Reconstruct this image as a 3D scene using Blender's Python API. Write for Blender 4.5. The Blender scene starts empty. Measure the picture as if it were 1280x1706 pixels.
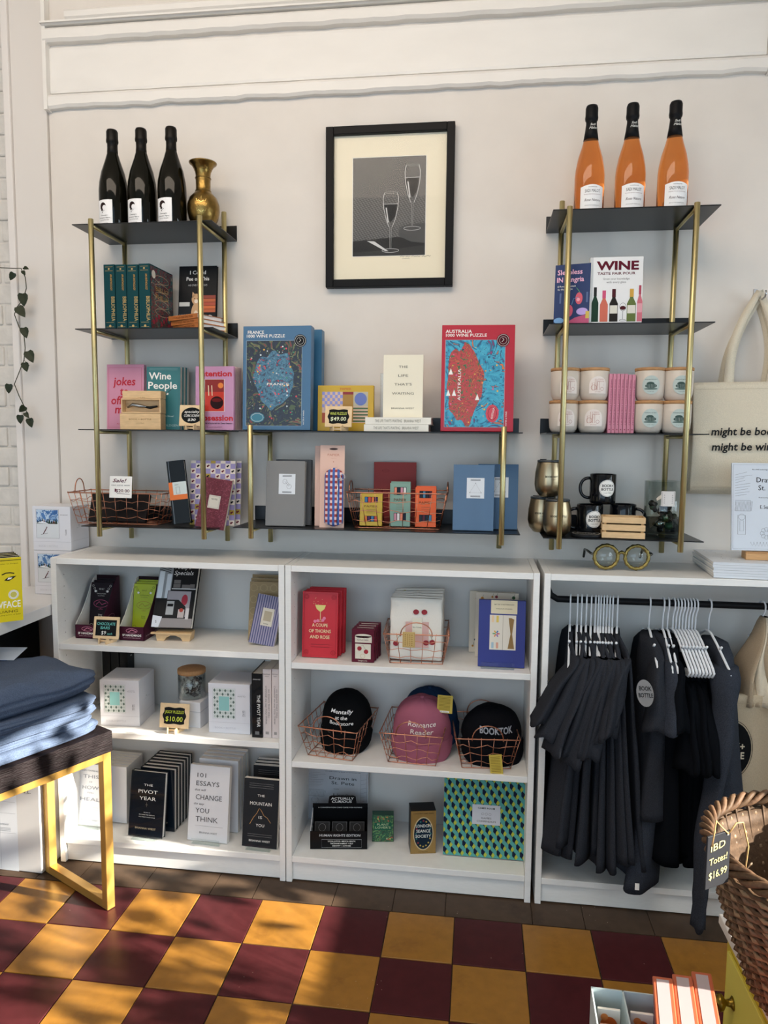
import bpy, bmesh, math, random
from mathutils import Matrix, Vector, noise
R = math.radians
C = bpy.context.scene.collection
S = bpy.context.scene
# ---------------------------------------------------------------- camera
CAM = Vector((1.4059, -2.5196, 1.4593)); FPX = 1214.74
_yaw, _pit, _rol = .1284, -.0968, -.0094
RZ = Matrix.Rotation(_yaw, 3, 'Z') @ Matrix.Rotation(_pit, 3, 'X') @ Matrix.Rotation(_rol, 3, 'Y')
cr, cf, cu = RZ @ Vector((1, 0, 0)), RZ @ Vector((0, 1, 0)), RZ @ Vector((0, 0, 1))
cd = bpy.data.cameras.new('camera'); cam = bpy.data.objects.new('camera', cd); C.objects.link(cam)
cam.matrix_world = Matrix.Translation(CAM) @ Matrix((cr, cu, -cf)).transposed().to_4x4()
cd.sensor_fit = 'HORIZONTAL'; cd.sensor_width = 36; cd.lens = 36 * FPX / 1280; cd.clip_start = .05
S.camera = cam
# ---------------------------------------------------------------- light and exposure
vs = S.view_settings
vs.view_transform = 'Standard'; vs.look = 'None'; vs.gamma = 1; vs.use_curve_mapping = False; vs.exposure = 0.0
w = bpy.data.worlds.new('world'); S.world = w; w.use_nodes = True
w.node_tree.nodes['Background'].inputs[0].default_value = (.62, .78, 1, 1)
w.node_tree.nodes['Background'].inputs[1].default_value = .45
def light(name, kind, loc, target, energy, col, **k):
    d = bpy.data.lights.new(name, kind); d.energy = energy; d.color = col
    for a, b in k.items(): setattr(d, a, b)
    o = bpy.data.objects.new(name, d); C.objects.link(o); o.location = loc
    o.rotation_euler = (Vector(target) - Vector(loc)).to_track_quat('-Z', 'Y').to_euler()
    return o
SUN = Vector((-1, .13, -.39))
light('sun', 'SUN', (3, -1, 3), Vector((3, -1, 3)) + SUN, 26.0, (1, .93, .8), angle=R(.6))
light('storefront_daylight', 'AREA', (.6, -5.2, 1.55), (.6, 0, 1.2), 70, (.6, .81, 1), shape='RECTANGLE', size=4.6, size_y=2.3)
light('side_window_daylight', 'AREA', (3.9, -1.6, 1.7), (1.2, -.6, 1.0), 66, (.76, .9, 1), shape='RECTANGLE', size=1.6, size_y=1.6)
light('ceiling_lamp_glow', 'AREA', (.6, -1.7, 3.22), (.6, -.3, 1.6), 50, (1, .84, .68), shape='RECTANGLE', size=2.6, size_y=.9)
# ---------------------------------------------------------------- pixel to place on a real plane
def ray(p): return cf + cr * ((p[0] - 640) / FPX) - cu * ((p[1] - 853) / FPX)
def ay(p, y): d = ray(p); return CAM + d * ((y - CAM.y) / d.y)
def az(p, z): d = ray(p); return CAM + d * ((z - CAM.z) / d.z)
def ax(p, x): d = ray(p); return CAM + d * ((x - CAM.x) / d.x)
def hit(p, o, n): d = ray(p); return CAM + d * ((o - CAM).dot(n) / d.dot(n))
def fit(bl, br, tl, y, z, yaw=0, lean=0):
    """left-bottom-front corner, width and height of an upright panel standing on height z"""
    L = ay(bl, y); L.z = z
    a, l = R(yaw), R(lean)
    u = Vector((math.cos(a), math.sin(a), 0)); n = Vector((-math.sin(a), math.cos(a), 0))
    wd = (hit(br, L, n) - L).dot(u)
    v = Vector((0, 0, 1)) * math.cos(l) + n * math.sin(l)
    nn = u.cross(v)
    h = (hit(tl, L, nn) - L).dot(v)
    return L, wd, h
# ---------------------------------------------------------------- materials
def lin(h):
    h = h.lstrip('#'); o = []
    for i in (0, 2, 4):
        c = int(h[i:i + 2], 16) / 255; o.append(c / 12.92 if c <= .04045 else ((c + .055) / 1.055) ** 2.4)
    return (*o, 1)
MATS = {}
def mat(col, rough=.5, metal=0, bump=0, scale=60, var=0, trans=0, spec=.5, coat=0, ior=1.45, sheen=0, stretch=None):
    key = (col, rough, metal, bump, scale, var, trans, spec, coat, ior, sheen, stretch)
    if key in MATS: return MATS[key]
    if spec == .5 and not metal and not trans and sum(lin(col)[:3]) < .25: spec = .16
    m = bpy.data.materials.new('paint_' + col.strip('#')); m.use_nodes = True
    nt = m.node_tree; b = nt.nodes['Principled BSDF']
    b.inputs['Base Color'].default_value = lin(col); b.inputs['Roughness'].default_value = rough
    b.inputs['Metallic'].default_value = metal; b.inputs['Specular IOR Level'].default_value = spec
    b.inputs['Transmission Weight'].default_value = trans; b.inputs['IOR'].default_value = ior
    b.inputs['Coat Weight'].default_value = coat; b.inputs['Sheen Weight'].default_value = sheen
    if bump or var:
        tc = nt.nodes.new('ShaderNodeTexCoord'); src = tc.outputs['Object']
        if stretch:
            mp = nt.nodes.new('ShaderNodeMapping'); mp.inputs['Scale'].default_value = stretch
            nt.links.new(src, mp.inputs[0]); src = mp.outputs[0]
        n = nt.nodes.new('ShaderNodeTexNoise'); n.inputs['Scale'].default_value = scale; n.inputs['Detail'].default_value = 5
        nt.links.new(src, n.inputs['Vector'])
        if var:
            mx = nt.nodes.new('ShaderNodeMix'); mx.data_type = 'RGBA'; mx.blend_type = 'MULTIPLY'
            rp = nt.nodes.new('ShaderNodeMapRange'); rp.inputs['From Min'].default_value = .3; rp.inputs['From Max'].default_value = .7
            rp.inputs['To Min'].default_value = 1 - var; rp.inputs['To Max'].default_value = 1 + var * .6
            nt.links.new(n.outputs['Fac'], rp.inputs[0])
            mx.inputs[0].default_value = 1; mx.inputs[6].default_value = lin(col)
            nt.links.new(rp.outputs[0], mx.inputs[7]); nt.links.new(mx.outputs[2], b.inputs['Base Color'])
        if bump:
            bp = nt.nodes.new('ShaderNodeBump'); bp.inputs['Strength'].default_value = min(1, bump); bp.inputs['Distance'].default_value = .004 * bump
            nt.links.new(n.outputs['Fac'], bp.inputs['Height']); nt.links.new(bp.outputs[0], b.inputs['Normal'])
    MATS[key] = m; return m
def artmat(cols, scale=40, dist=3, rough=.35, kind='noise'):
    """printed picture: patches of several inks"""
    m = bpy.data.materials.new('printed_art'); m.use_nodes = True; nt = m.node_tree; b = nt.nodes['Principled BSDF']
    b.inputs['Roughness'].default_value = rough
    tc = nt.nodes.new('ShaderNodeTexCoord')
    n = nt.nodes.new('ShaderNodeTexNoise'); n.inputs['Scale'].default_value = scale; n.inputs['Detail'].default_value = 3; n.inputs['Distortion'].default_value = dist
    nt.links.new(tc.outputs['Object'], n.inputs['Vector'])
    r = nt.nodes.new('ShaderNodeValToRGB'); r.color_ramp.interpolation = 'CONSTANT'
    k = len(cols); el = r.color_ramp.elements
    while len(el) < k: el.new(.5)
    for i, c in enumerate(cols): el[i].position = .28 + .46 * i / k if i else 0; 
    for i, c in enumerate(cols): el[i].color = lin(c)
    nt.links.new(n.outputs['Fac'], r.inputs[0]); nt.links.new(r.outputs[0], b.inputs['Base Color'])
    return m
# ---------------------------------------------------------------- mesh builder
_tc = {}
def textgeo(s, bold=0, shear=0, space=1):
    k = (s, bold, shear, space)
    if k not in _tc:
        cu_ = bpy.data.curves.new('t', 'FONT'); cu_.body = s; cu_.resolution_u = 2; cu_.offset = bold * .55; cu_.shear = shear; cu_.space_character = space
        cu_.align_x = 'CENTER'
        o = bpy.data.objects.new('t', cu_); C.objects.link(o)
        me = bpy.data.meshes.new_from_object(o.evaluated_get(bpy.context.evaluated_depsgraph_get()))
        v = [tuple(x.co) for x in me.vertices]; f = [tuple(p.vertices) for p in me.polygons]
        bpy.data.objects.remove(o); bpy.data.meshes.remove(me); bpy.data.curves.remove(cu_)
        xs = [a[0] for a in v] or [0, 1]; ys = [a[1] for a in v] or [0, 1]
        _tc[k] = (v, f, min(xs), max(xs), min(ys), max(ys))
    return _tc[k]
_bc = {}
def bevbox(dx, dy, dz, bev, seg=2):
    k = (round(dx, 5), round(dy, 5), round(dz, 5), bev, seg)
    if k not in _bc:
        bm = bmesh.new(); bmesh.ops.create_cube(bm, size=1); bmesh.ops.scale(bm, vec=(dx, dy, dz), verts=bm.verts)
        bmesh.ops.bevel(bm, geom=bm.edges[:], offset=min(bev, .45 * min(dx, dy, dz)), segments=seg, affect='EDGES', profile=.5)
        bm.verts.ensure_lookup_table(); _bc[k] = ([tuple(v.co) for v in bm.verts], [tuple(v.index for v in f.verts) for f in bm.faces]); bm.free()
    return _bc[k]
I4 = Matrix.Identity(4)
class MB:
    def __init__(s): s.v = []; s.f = []; s.m = []; s.mats = []; s.T = I4.copy(); s.warp = None; s.s = []
    def mi(s, m):
        if isinstance(m, str): m = mat(m)
        if m not in s.mats: s.mats.append(m)
        return s.mats.index(m)
    def add(s, vs_, fs, m, smooth=False):
        k = len(s.v); i = s.mi(m)
        for p in vs_:
            if s.warp: p = s.warp(*p)
            s.v.append(tuple(s.T @ Vector(p)))
        for f in fs: s.f.append([a + k for a in f]); s.m.append(i); s.s.append(smooth)
        return s
    def box(s, x0, x1, y0, y1, z0, z1, m, bev=0, seg=2):
        cx, cy, cz = (x0 + x1) / 2, (y0 + y1) / 2, (z0 + z1) / 2
        if bev: vv, ff = bevbox(x1 - x0, y1 - y0, z1 - z0, bev, seg)
        else:
            hx, hy, hz = (x1 - x0) / 2, (y1 - y0) / 2, (z1 - z0) / 2
            vv = [(a * hx, b * hy, c * hz) for a in (-1, 1) for b in (-1, 1) for c in (-1, 1)]
            ff = [(0, 1, 3, 2), (4, 6, 7, 5), (0, 4, 5, 1), (2, 3, 7, 6), (0, 2, 6, 4), (1, 5, 7, 3)]
        return s.add([(a + cx, b + cy, c + cz) for a, b, c in vv], ff, m)
    def rect(s, x0, x1, z0, z1, m, y=-.0005): return s.add([(x0, y, z0), (x1, y, z0), (x1, y, z1), (x0, y, z1)], [(0, 1, 2, 3)], m)
    def grid(s, x0, x1, z0, z1, m, y, n):   # strip split for warping
        vv = []; 
        for i in range(n + 1): vv += [(x0 + (x1 - x0) * i / n, y, z0), (x0 + (x1 - x0) * i / n, y, z1)]
        return s.add(vv, [(2 * i, 2 * i + 2, 2 * i + 3, 2 * i + 1) for i in range(n)], m)
    def poly(s, pts, m, y=-.0005): return s.add([(a, y, b) for a, b in pts], [tuple(range(len(pts)))], m)
    def disc(s, cx, cz, r, m, y=-.0005, rz=None, n=24, a0=0, a1=360):
        rz = rz or r
        if s.warp: return s.cols(cx - r, cx + r, lambda q: cz - rz * math.sqrt(max(0, 1 - ((q - cx) / r) ** 2)), lambda q: cz + rz * math.sqrt(max(0, 1 - ((q - cx) / r) ** 2)), m, y, 18)
        full = (a1 - a0 >= 360); k = n if full else n + 1
        return s.poly([(cx + r * math.cos(R(a0 + (a1 - a0) * i / n)), cz + rz * math.sin(R(a0 + (a1 - a0) * i / n))) for i in range(k)], m, y)
    def cols(s, x0, x1, fb, ft, m, y, n):   # upright strips between two outlines, follows a curved skin
        vv = []
        for i in range(n + 1): q = (x0 + x1) / 2 - (x1 - x0) / 2 * math.cos(math.pi * i / n); vv += [(q, y, fb(q)), (q, y, ft(q))]
        return s.add(vv, [(2 * i, 2 * i + 2, 2 * i + 3, 2 * i + 1) for i in range(n)], m)
    def line(s, pts, wd, m, y=-.0006, closed=False):
        pts = [Vector((a, b)) for a, b in pts]; n = len(pts); vv = []
        for i, p in enumerate(pts):
            a = pts[i - 1] if (i or closed) else p; b = pts[(i + 1) % n] if (i < n - 1 or closed) else p
            t = (b - a); t = t.normalized() if t.length > 1e-9 else Vector((1, 0)); q = Vector((-t.y, t.x)) * wd / 2
            vv += [(p.x + q.x, y, p.y + q.y), (p.x - q.x, y, p.y - q.y)]
        ff = [(2 * i, 2 * i + 1, (2 * i + 3) % (2 * n), (2 * i + 2) % (2 * n)) for i in range(n if closed else n - 1)]
        return s.add(vv, ff, m)
    def circ(s, cx, cz, r, wd, m, y=-.0006, rz=None, n=20): 
        rz = rz or r; return s.line([(cx + r * math.cos(2 * math.pi * i / n), cz + rz * math.sin(2 * math.pi * i / n)) for i in range(n)], wd, m, y, True)
    def frame(s, x0, x1, z0, z1, wd, m, y=-.0006): return s.line([(x0, z0), (x1, z0), (x1, z1), (x0, z1)], wd, m, y, True)
    def text(s, t, x, z, h, m, w=None, y=-.0008, rot=0, bold=0.0, shear=0, align='C', space=1, cap=True):
        """text with its baseline-to-top height h, centred at x, bottom at z; w forces the width"""
        vv, ff, a, b, c, d = textgeo(t, bold, shear, space)
        if not ff: return s
        k = h / .73 if cap else h / (d - c)
        kx = w / (b - a) if w else k
        off = (a + b) / 2 if align == 'C' else (a if align == 'L' else b)
        cs, sn = math.cos(R(rot)), math.sin(R(rot)); out = []
        for p in vv:
            px, pz = (p[0] - off) * kx, p[1] * k
            out.append((x + px * cs - pz * sn, y, z + px * sn + pz * cs))
        return s.add(out, ff, m)
    def tube(s, pts, r, m, n=6, closed=False, cap=True):
        pts = [Vector(p) for p in pts]; k = len(pts); vv = []; up = None
        rr = r if isinstance(r, (list, tuple)) else [r] * k
        for i, p in enumerate(pts):
            a = pts[i - 1] if (i or closed) else p; b = pts[(i + 1) % k] if (i < k - 1 or closed) else p
            t = (b - a).normalized()
            if up is None: up = t.orthogonal().normalized()
            up = (up - t * up.dot(t)); up = up.normalized() if up.length > 1e-6 else t.orthogonal().normalized()
            q = t.cross(up)
            for j in range(n):
                g = 2 * math.pi * j / n; vv.append(tuple(p + (up * math.cos(g) + q * math.sin(g)) * rr[i]))
        ff = []
        for i in range(k if closed else k - 1):
            for j in range(n):
                a, b = i * n + j, i * n + (j + 1) % n; c, d = ((i + 1) % k) * n + (j + 1) % n, ((i + 1) % k) * n + j
                ff.append((a, b, c, d))
        if cap and not closed: ff += [tuple(range(n))[::-1], tuple((k - 1) * n + j for j in range(n))]
        return s.add(vv, ff, m, True)
    def lathe(s, prof, m, n=28, cx=0, cy=0, z0=0):
        vv = []; ff = []; k = len(prof)
        for r, z in prof:
            for j in range(n): g = 2 * math.pi * j / n; vv.append((cx + r * math.cos(g), cy + r * math.sin(g), z + z0))
        for i in range(k - 1):
            for j in range(n): ff.append((i * n + j, i * n + (j + 1) % n, (i + 1) * n + (j + 1) % n, (i + 1) * n + j))
        if prof[0][0] > 1e-5: ff.append(tuple(range(n))[::-1])
        if prof[-1][0] > 1e-5: ff.append(tuple((k - 1) * n + j for j in range(n)))
        return s.add(vv, ff, m, True)
    def prism(s, pts, y0, y1, m):   # outline in x,z pushed through y
        n = len(pts); vv = [(a, y0, b) for a, b in pts] + [(a, y1, b) for a, b in pts]
        return s.add(vv, [tuple(range(n)), tuple(range(2 * n - 1, n - 1, -1))] + [(i + n, (i + 1) % n + n, (i + 1) % n, i) for i in range(n)], m)
    def loft(s, rings, m, smooth=True, caps=True):
        n = len(rings[0]); vv = [p for r_ in rings for p in r_]; ff = []
        for i in range(len(rings) - 1):
            for j in range(n): ff.append((i * n + j, i * n + (j + 1) % n, (i + 1) * n + (j + 1) % n, (i + 1) * n + j))
        if caps: ff += [tuple(range(n))[::-1], tuple((len(rings) - 1) * n + j for j in range(n))]
        return s.add(vv, ff, m, smooth)
    def build(s, name, parent=None, label=None):
        me = bpy.data.meshes.new(name); me.from_pydata(s.v, [], s.f)
        for m in s.mats: me.materials.append(m)
        me.polygons.foreach_set('material_index', s.m); me.polygons.foreach_set('use_smooth', s.s)
        me.update()
        o = bpy.data.objects.new(name, me); C.objects.link(o)
        if parent: o.parent = parent
        if label: o['label'] = label
        return o
def tag(o, label, cat, group=None, kind=None):
    if label: o['label'] = label
    if cat: o['category'] = cat
    if group: o['group'] = group
    if kind: o['kind'] = kind
    return o
def thing(name, label, cat, loc=(0, 0, 0), rot=(0, 0, 0), group=None):
    o = bpy.data.objects.new(name, None); C.objects.link(o); o.empty_display_size = .05
    o.location = loc; o.rotation_euler = rot
    return tag(o, label, cat, group)
def dup(root, loc, rot=None, label=None, group=None):
    r = root.copy(); C.objects.link(r); r.location = loc
    if rot is not None: r.rotation_euler = rot
    if label: r['label'] = label
    if group: r['group'] = group
    for ch in list(root.children):
        c = ch.copy(); C.objects.link(c); c.parent = r
        for g in list(ch.children):
            d = g.copy(); C.objects.link(d); d.parent = c
    return r
def struct(mb, name): return tag(mb.build(name), None, None, kind='structure')
def recalc(o):
    bm = bmesh.new(); bm.from_mesh(o.data); bmesh.ops.recalc_face_normals(bm, faces=bm.faces[:]); bm.to_mesh(o.data); bm.free(); return o
# ---------------------------------------------------------------- shared paints
WHITE = mat('#ecebe8', .38, bump=.08, scale=40, var=.03, stretch=(1, 1, 8))
WALL = mat('#dcd5cd', .7, bump=.35, scale=9, var=.03)
WOODW = mat('#e6e2dc', .45, bump=.25, scale=14, var=.03, stretch=(.4, 1, 1))
BRASS = mat('#c2b687', .4, 1, bump=.05, scale=200)
STEEL = mat('#1b1d20', .32, .3, bump=.05, scale=80)
COPPER = mat('#c98a6e', .28, 1)
PAGES = mat('#e9e4d8', .8, bump=.3, scale=300, var=.08, stretch=(1, 12, .2))
LWOOD = mat('#dcb98a', .55, bump=.2, scale=30, var=.12, stretch=(1, 6, 6))
BLACK = mat('#08090b', .5, spec=.3)
CHALK = mat('#17191a', .75, var=.1, scale=20)
PAPER = mat('#f1efea', .6)
def clear(name, tint, ior=1.45, k=1.0):
    m = bpy.data.materials.new(name); m.use_nodes = True; nt = m.node_tree; nt.nodes.remove(nt.nodes['Principled BSDF'])
    t = nt.nodes.new('ShaderNodeBsdfTransparent'); t.inputs[0].default_value = lin(tint); g = nt.nodes.new('ShaderNodeBsdfGlossy'); g.inputs['Roughness'].default_value = .03
    f = nt.nodes.new('ShaderNodeLayerWeight'); f.inputs[0].default_value = .5; pw = nt.nodes.new('ShaderNodeMath'); pw.operation = 'POWER'; pw.inputs[1].default_value = 4; mu = nt.nodes.new('ShaderNodeMath'); mu.operation = 'MULTIPLY_ADD'; mu.inputs[1].default_value = .6 * k; mu.inputs[2].default_value = .035 * k; nt.links.new(f.outputs[1], pw.inputs[0]); f = pw; x = nt.nodes.new('ShaderNodeMixShader')
    nt.links.new(f.outputs[0], mu.inputs[0]); nt.links.new(mu.outputs[0], x.inputs[0]); nt.links.new(t.outputs[0], x.inputs[1]); nt.links.new(g.outputs[0], x.inputs[2]); nt.links.new(x.outputs[0], nt.nodes['Material Output'].inputs[0]); return m
ACRYL = clear('clear_acrylic', '#f8fbfb', 1.5)
GLASS = clear('clear_glass', '#f6faf9', 1.5, 1.9)
INK = mat('#1c1c1e', .6)
SILVER = mat('#d9dbdd', .2, 1)
rnd = random.Random(7); PLANT_N = 150
# ================================================================ SETTING
m = MB(); m.box(-.125, 3.3, 0, .1, 0, 3.3, WALL); struct(m, 'wall_back')
m = MB(); m.box(3.3, 3.42, -6, 0, 0, .86, WALL); m.box(3.3, 3.42, -6, 0, 1.93, 3.3, WALL); m.box(3.3, 3.42, -.61, .1, .86, 1.93, WALL); m.box(3.3, 3.42, -6, -2.0, .86, 1.93, WALL)
struct(m, 'wall_right')
m = MB(); m.box(-1.72, -1.6, -6, .2, 0, 3.3, WALL); struct(m, 'wall_left')
m = MB(); m.box(-1.72, 3.42, -6, .2, 3.3, 3.4, mat('#e2dcd2', .8)); struct(m, 'ceiling')
# white painted brick wall with rough courses
BRK = mat('#d3cec7', .75, bump=1.0, scale=26, var=.08)
m = MB(); z = 0; k = 0
m.box(-1.6, -.283, .045, .16, 0, 3.3, BRK)
while z < 3.3:
    x = -1.6 + (0 if k % 2 else -.105)
    while x < -.29:
        x1 = min(x + .2, -.286); a = max(x, -1.6) + .001
        if x1 - a > .03: m.box(a, x1 - .001, .036 + rnd.random() * .005, .1, z + .002, z + .0735, BRK, .006)
        x += .208
    z += .075; k += 1
struct(m, 'wall_brick')
# flat pilaster board with a bead on its outer edge
m = MB(); m.box(-.256, -.1262, -.012, .08, 0, 3.3, mat('#d9d3cd', .6, bump=.12, scale=12)); struct(m, 'trim_1')
m = MB(); m.box(-.283, -.2565, -.024, .16, 0, 3.3, mat('#dfd9d4', .55, bump=.1, scale=12), .004); struct(m, 'trim_2')
def board(name, x0, x1, z0, z1, d, jz, mt=WOODW, n=70, back=-.0):
    """painted moulding whose lower edge is worn and wavy"""
    m = MB(); prof = []
    for i in range(n + 1):
        x = x0 + (x1 - x0) * i / n
        e = jz * (noise.noise(Vector((x * 14, z0 * 3, 0))) + .6 * noise.noise(Vector((x * 47, z0, 5))))
        t = jz * .25 * noise.noise(Vector((x * 9, z1 * 3, 2)))
        prof.append([(x, back, z0 + e), (x, -d * .7, z0 + e), (x, -d, z0 + e + .008), (x, -d, z1 + t - .012), (x, -d * .75, z1 + t - .003), (x, back, z1 + t)])
    m.loft(prof, mt, smooth=False)
    return tag(recalc(m.build(name)), None, None, kind='structure')
board('trim_3', -.115, 2.262, 2.607, 2.655, .026, .006)
board('trim_4', -.112, 2.262, 2.662, 2.815, .008, .001)
board('trim_5', -.122, 2.262, 2.822, 2.872, .034, .004)
board('trim_6', -.122, 2.262, 2.874, 2.888, .046, .001)
board('trim_7', -.04, .98, 2.892, 2.93, .03, .001)
board('trim_8', 1.0, 2.262, 2.892, 2.945, .02, .004)
m = MB(); m.box(-.1255, -.112, -.03, -.0005, 2.6, 3.3, WOODW); struct(m, 'trim_9')
m = MB(); m.box(2.264, 2.3, -.02, -.0005, 2.6, 3.3, WOODW); struct(m, 'trim_10')
m = MB(); m.box(.982, 1.0, -.04, -.0005, 2.892, 3.3, WOODW); struct(m, 'trim_11')
# floor: yellow and oxblood cement tiles with a brown border row
def tilemat(col, col2, sc=7):
    mm = mat(col, .34, bump=.12, scale=30, var=.13).copy(); nt = mm.node_tree; b = nt.nodes['Principled BSDF']
    old = b.inputs['Base Color'].links[0].from_socket
    tc = nt.nodes.new('ShaderNodeTexCoord')
    n = nt.nodes.new('ShaderNodeTexNoise'); n.inputs['Scale'].default_value = sc; n.inputs['Detail'].default_value = 6; n.inputs['Roughness'].default_value = .7
    r = nt.nodes.new('ShaderNodeMapRange'); r.inputs['From Min'].default_value = .55; r.inputs['From Max'].default_value = .75
    mx = nt.nodes.new('ShaderNodeMix'); mx.data_type = 'RGBA'; mx.inputs[7].default_value = lin(col2)
    nt.links.new(tc.outputs['Object'], n.inputs['Vector']); nt.links.new(n.outputs['Fac'], r.inputs[0]); nt.links.new(r.outputs[0], mx.inputs[0])
    nt.links.new(old, mx.inputs[6])
    v = nt.nodes.new('ShaderNodeTexVoronoi'); v.inputs['Scale'].default_value = 55; v.inputs['Randomness'].default_value = 1
    nt.links.new(tc.outputs['Object'], v.inputs['Vector'])
    l = nt.nodes.new('ShaderNodeMath'); l.operation = 'LESS_THAN'; l.inputs[1].default_value = .05; nt.links.new(v.outputs['Distance'], l.inputs[0])
    v2 = nt.nodes.new('ShaderNodeTexNoise'); v2.inputs['Scale'].default_value = 5; nt.links.new(tc.outputs['Object'], v2.inputs['Vector'])
    g = nt.nodes.new('ShaderNodeMath'); g.operation = 'GREATER_THAN'; g.inputs[1].default_value = .6; nt.links.new(v2.outputs['Fac'], g.inputs[0])
    mu = nt.nodes.new('ShaderNodeMath'); mu.operation = 'MULTIPLY'; nt.links.new(l.outputs[0], mu.inputs[0]); nt.links.new(g.outputs[0], mu.inputs[1])
    m2 = nt.nodes.new('ShaderNodeMix'); m2.data_type = 'RGBA'; m2.inputs[7].default_value = lin('#cdbfae')
    nt.links.new(mu.outputs[0], m2.inputs[0]); nt.links.new(mx.outputs[2], m2.inputs[6]); nt.links.new(m2.outputs[2], b.inputs['Base Color'])
    return mm
TY, TR, TB = tilemat('#96682a', '#7c5322'), tilemat('#482023', '#3c1c1f'), tilemat('#4c3d31', '#382c25')
GROUT = mat('#3b322b', .9, bump=.5, scale=90, var=.3)
m = MB(); m.box(-1.6, 3.3, -6, .05, -.06, -.004, GROUT)
tx, ty, tt = .3435, -.389, .2038
for j in range(-1, 18):
    for i in range(-10, 15):
        x0, y1 = tx + i * tt, ty - j * tt
        mt_ = TB if j < 0 else ((TY if (i + j) % 2 == 0 else TR))
        if j < 0:
            bx = lambda q: tx + q * tt + .035 * math.sin(q * 2.3)
            y1 = 0
            m.box(bx(i) + .0012, bx(i + 1) - .0012, ty + .0015, y1, -.02, -.0008, mt_); continue
        e = [rnd.uniform(.0008, .0022) for _ in range(4)]
        m.box(x0 + e[0], x0 + tt - e[1], y1 - tt + e[2], y1 - e[3], -.02, rnd.uniform(-.0011, -.0002), mt_, .0012, 1)
struct(m, 'floor')
# window in the right wall: frame with glazing bars (sun enters here)
m = MB(); 
for a, b, c, d in ((-2.0, -1.96, .86, 1.93), (-.645, -.61, .86, 1.93), (-1.96, -.645, .86, .9), (-1.96, -.645, 1.89, 1.93)): m.box(3.31, 3.37, a, b, c, d, WOODW)
m.box(3.32, 3.35, -1.285, -1.265, .9, 1.89, WOODW)
struct(m, 'window_1')
# tall leafy plant standing on the floor before the side window; it breaks up the sunlight
pl = thing('potted_plant', 'tall leafy green plant in a clay pot before the side window', 'plant', (3.05, -1.1, 0))
m = MB(); m.lathe([(0, 0), (.12, 0), (.16, .3), (.145, .3), (.135, .27), (0, .27)], mat('#a0573a', .8)); m.build('pot', pl)
m = MB(); LEAF = mat('#35532c', .5); m.tube([(0, 0, .26), (.01, .03, .6), (0, 0, 1.5)], .012, mat('#5b4a35', .8), 6)
for k in range(PLANT_N):
    a, b, c = rnd.uniform(-.08, .08), rnd.uniform(-.5, .5), rnd.uniform(.85, 1.85)
    L = rnd.uniform(.06, .13); g = rnd.uniform(0, 6.28); t = rnd.uniform(-.8, .8)
    u = Vector((math.sin(t) * .4, math.cos(g), math.sin(g))).normalized(); v = u.cross(Vector((1, rnd.uniform(-.3, .3), 0))).normalized()
    o = Vector((a, b, c)); pts = [o - u * L / 2, o - u * L * .2 + v * L * .22, o + u * L * .15 + v * L * .2, o + u * L / 2, o + u * L * .15 - v * L * .2, o - u * L * .2 - v * L * .22]
    m.add(pts, [(0, 1, 2, 3, 4, 5)], LEAF)
    m.tube([(0, 0, max(.6, c - .5)), (o.x * .6, o.y * .6, c - .1), o], .002, LEAF, 4)
m.build('foliage', pl)

# ================================================================ BOOKCASES
def bookcase(name, x0, x1, shelves, label, extra=None):
    t = thing(name, label, 'bookcase', (x0, -.286, 0), group='white bookcases along the wall')
    W = x1 - x0; H = 1.064; D = .284; th = .019
    for a in (0, W - th):
        m = MB(); m.box(a, a + th, 0, D, .0, H, WHITE, .001, 1)
        if a == 0:
            for i in range(22): m.add([(a + th + .0004, .045 + .0022 * math.cos(q), .16 + i * .04 + .0022 * math.sin(q)) for q in [k * math.pi / 3 for k in range(6)]], [tuple(range(6))], mat('#8d8a86'))
        else:
            for i in range(22): m.add([(a - .0004, .045 + .0022 * math.cos(q), .16 + i * .04 + .0022 * math.sin(q)) for q in [-k * math.pi / 3 for k in range(6)]], [tuple(range(6))], mat('#8d8a86'))
        m.build('side_panel', t)
    m = MB(); m.box(th + .0005, W - th - .0005, .001, D, H - .021, H - .001, WHITE, .001, 1); m.build('top_panel', t)
    m = MB(); m.box(th + .0005, W - th - .0005, D - .008, D - .001, .08, H - .022, mat('#d8d6d2', .5)); m.build('back_panel', t)
    for z in shelves:
        m = MB(); m.box(th + .0005, W - th - .0005, .001 if z > .2 else .001, D - .009, z - .02, z, WHITE, .001, 1); m.build('shelf', t)
    m = MB(); m.box(th + .0005, W - th - .0005, .012, .03, .003, shelves[-1] - .0205, WHITE, .001, 1); m.build('plinth', t)
    return t
BX = [(0.0, .7985), (.8015, 1.5985), (1.612, 2.408)]
S1, S2, S3 = .773, .475, .088
bookcase('bookcase', *BX[0], [S1, S2, S3], 'white bookcase at left holding white puzzle boxes and chocolate bars')
T1, T2, T3 = .747, .416, .089
bookcase('bookcase', *BX[1], [T1, T2, T3], 'middle white bookcase holding red books and caps in wire baskets')
b3 = bookcase('bookcase', *BX[2], [.086], 'white bookcase at right fitted with a black clothes rail')
RODY, RODZ = -.15, .0
rp = ay((1100, 1004), RODY).z; RODZ = rp
m = MB(); BR = mat('#17181a', .35)
m.tube([(.019, RODY + .286, 1.035), (.021, RODY + .286, RODZ + .04), (.032, RODY + .286, RODZ + .014), (.055, RODY + .286, RODZ), (.4, RODY + .286, RODZ), (.74, RODY + .286, RODZ), (.765, RODY + .286, RODZ + .014), (.776, RODY + .286, 1.035)], .011, BR, 12)
m.build('clothes_rail', b3, 'black metal rail')

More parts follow.
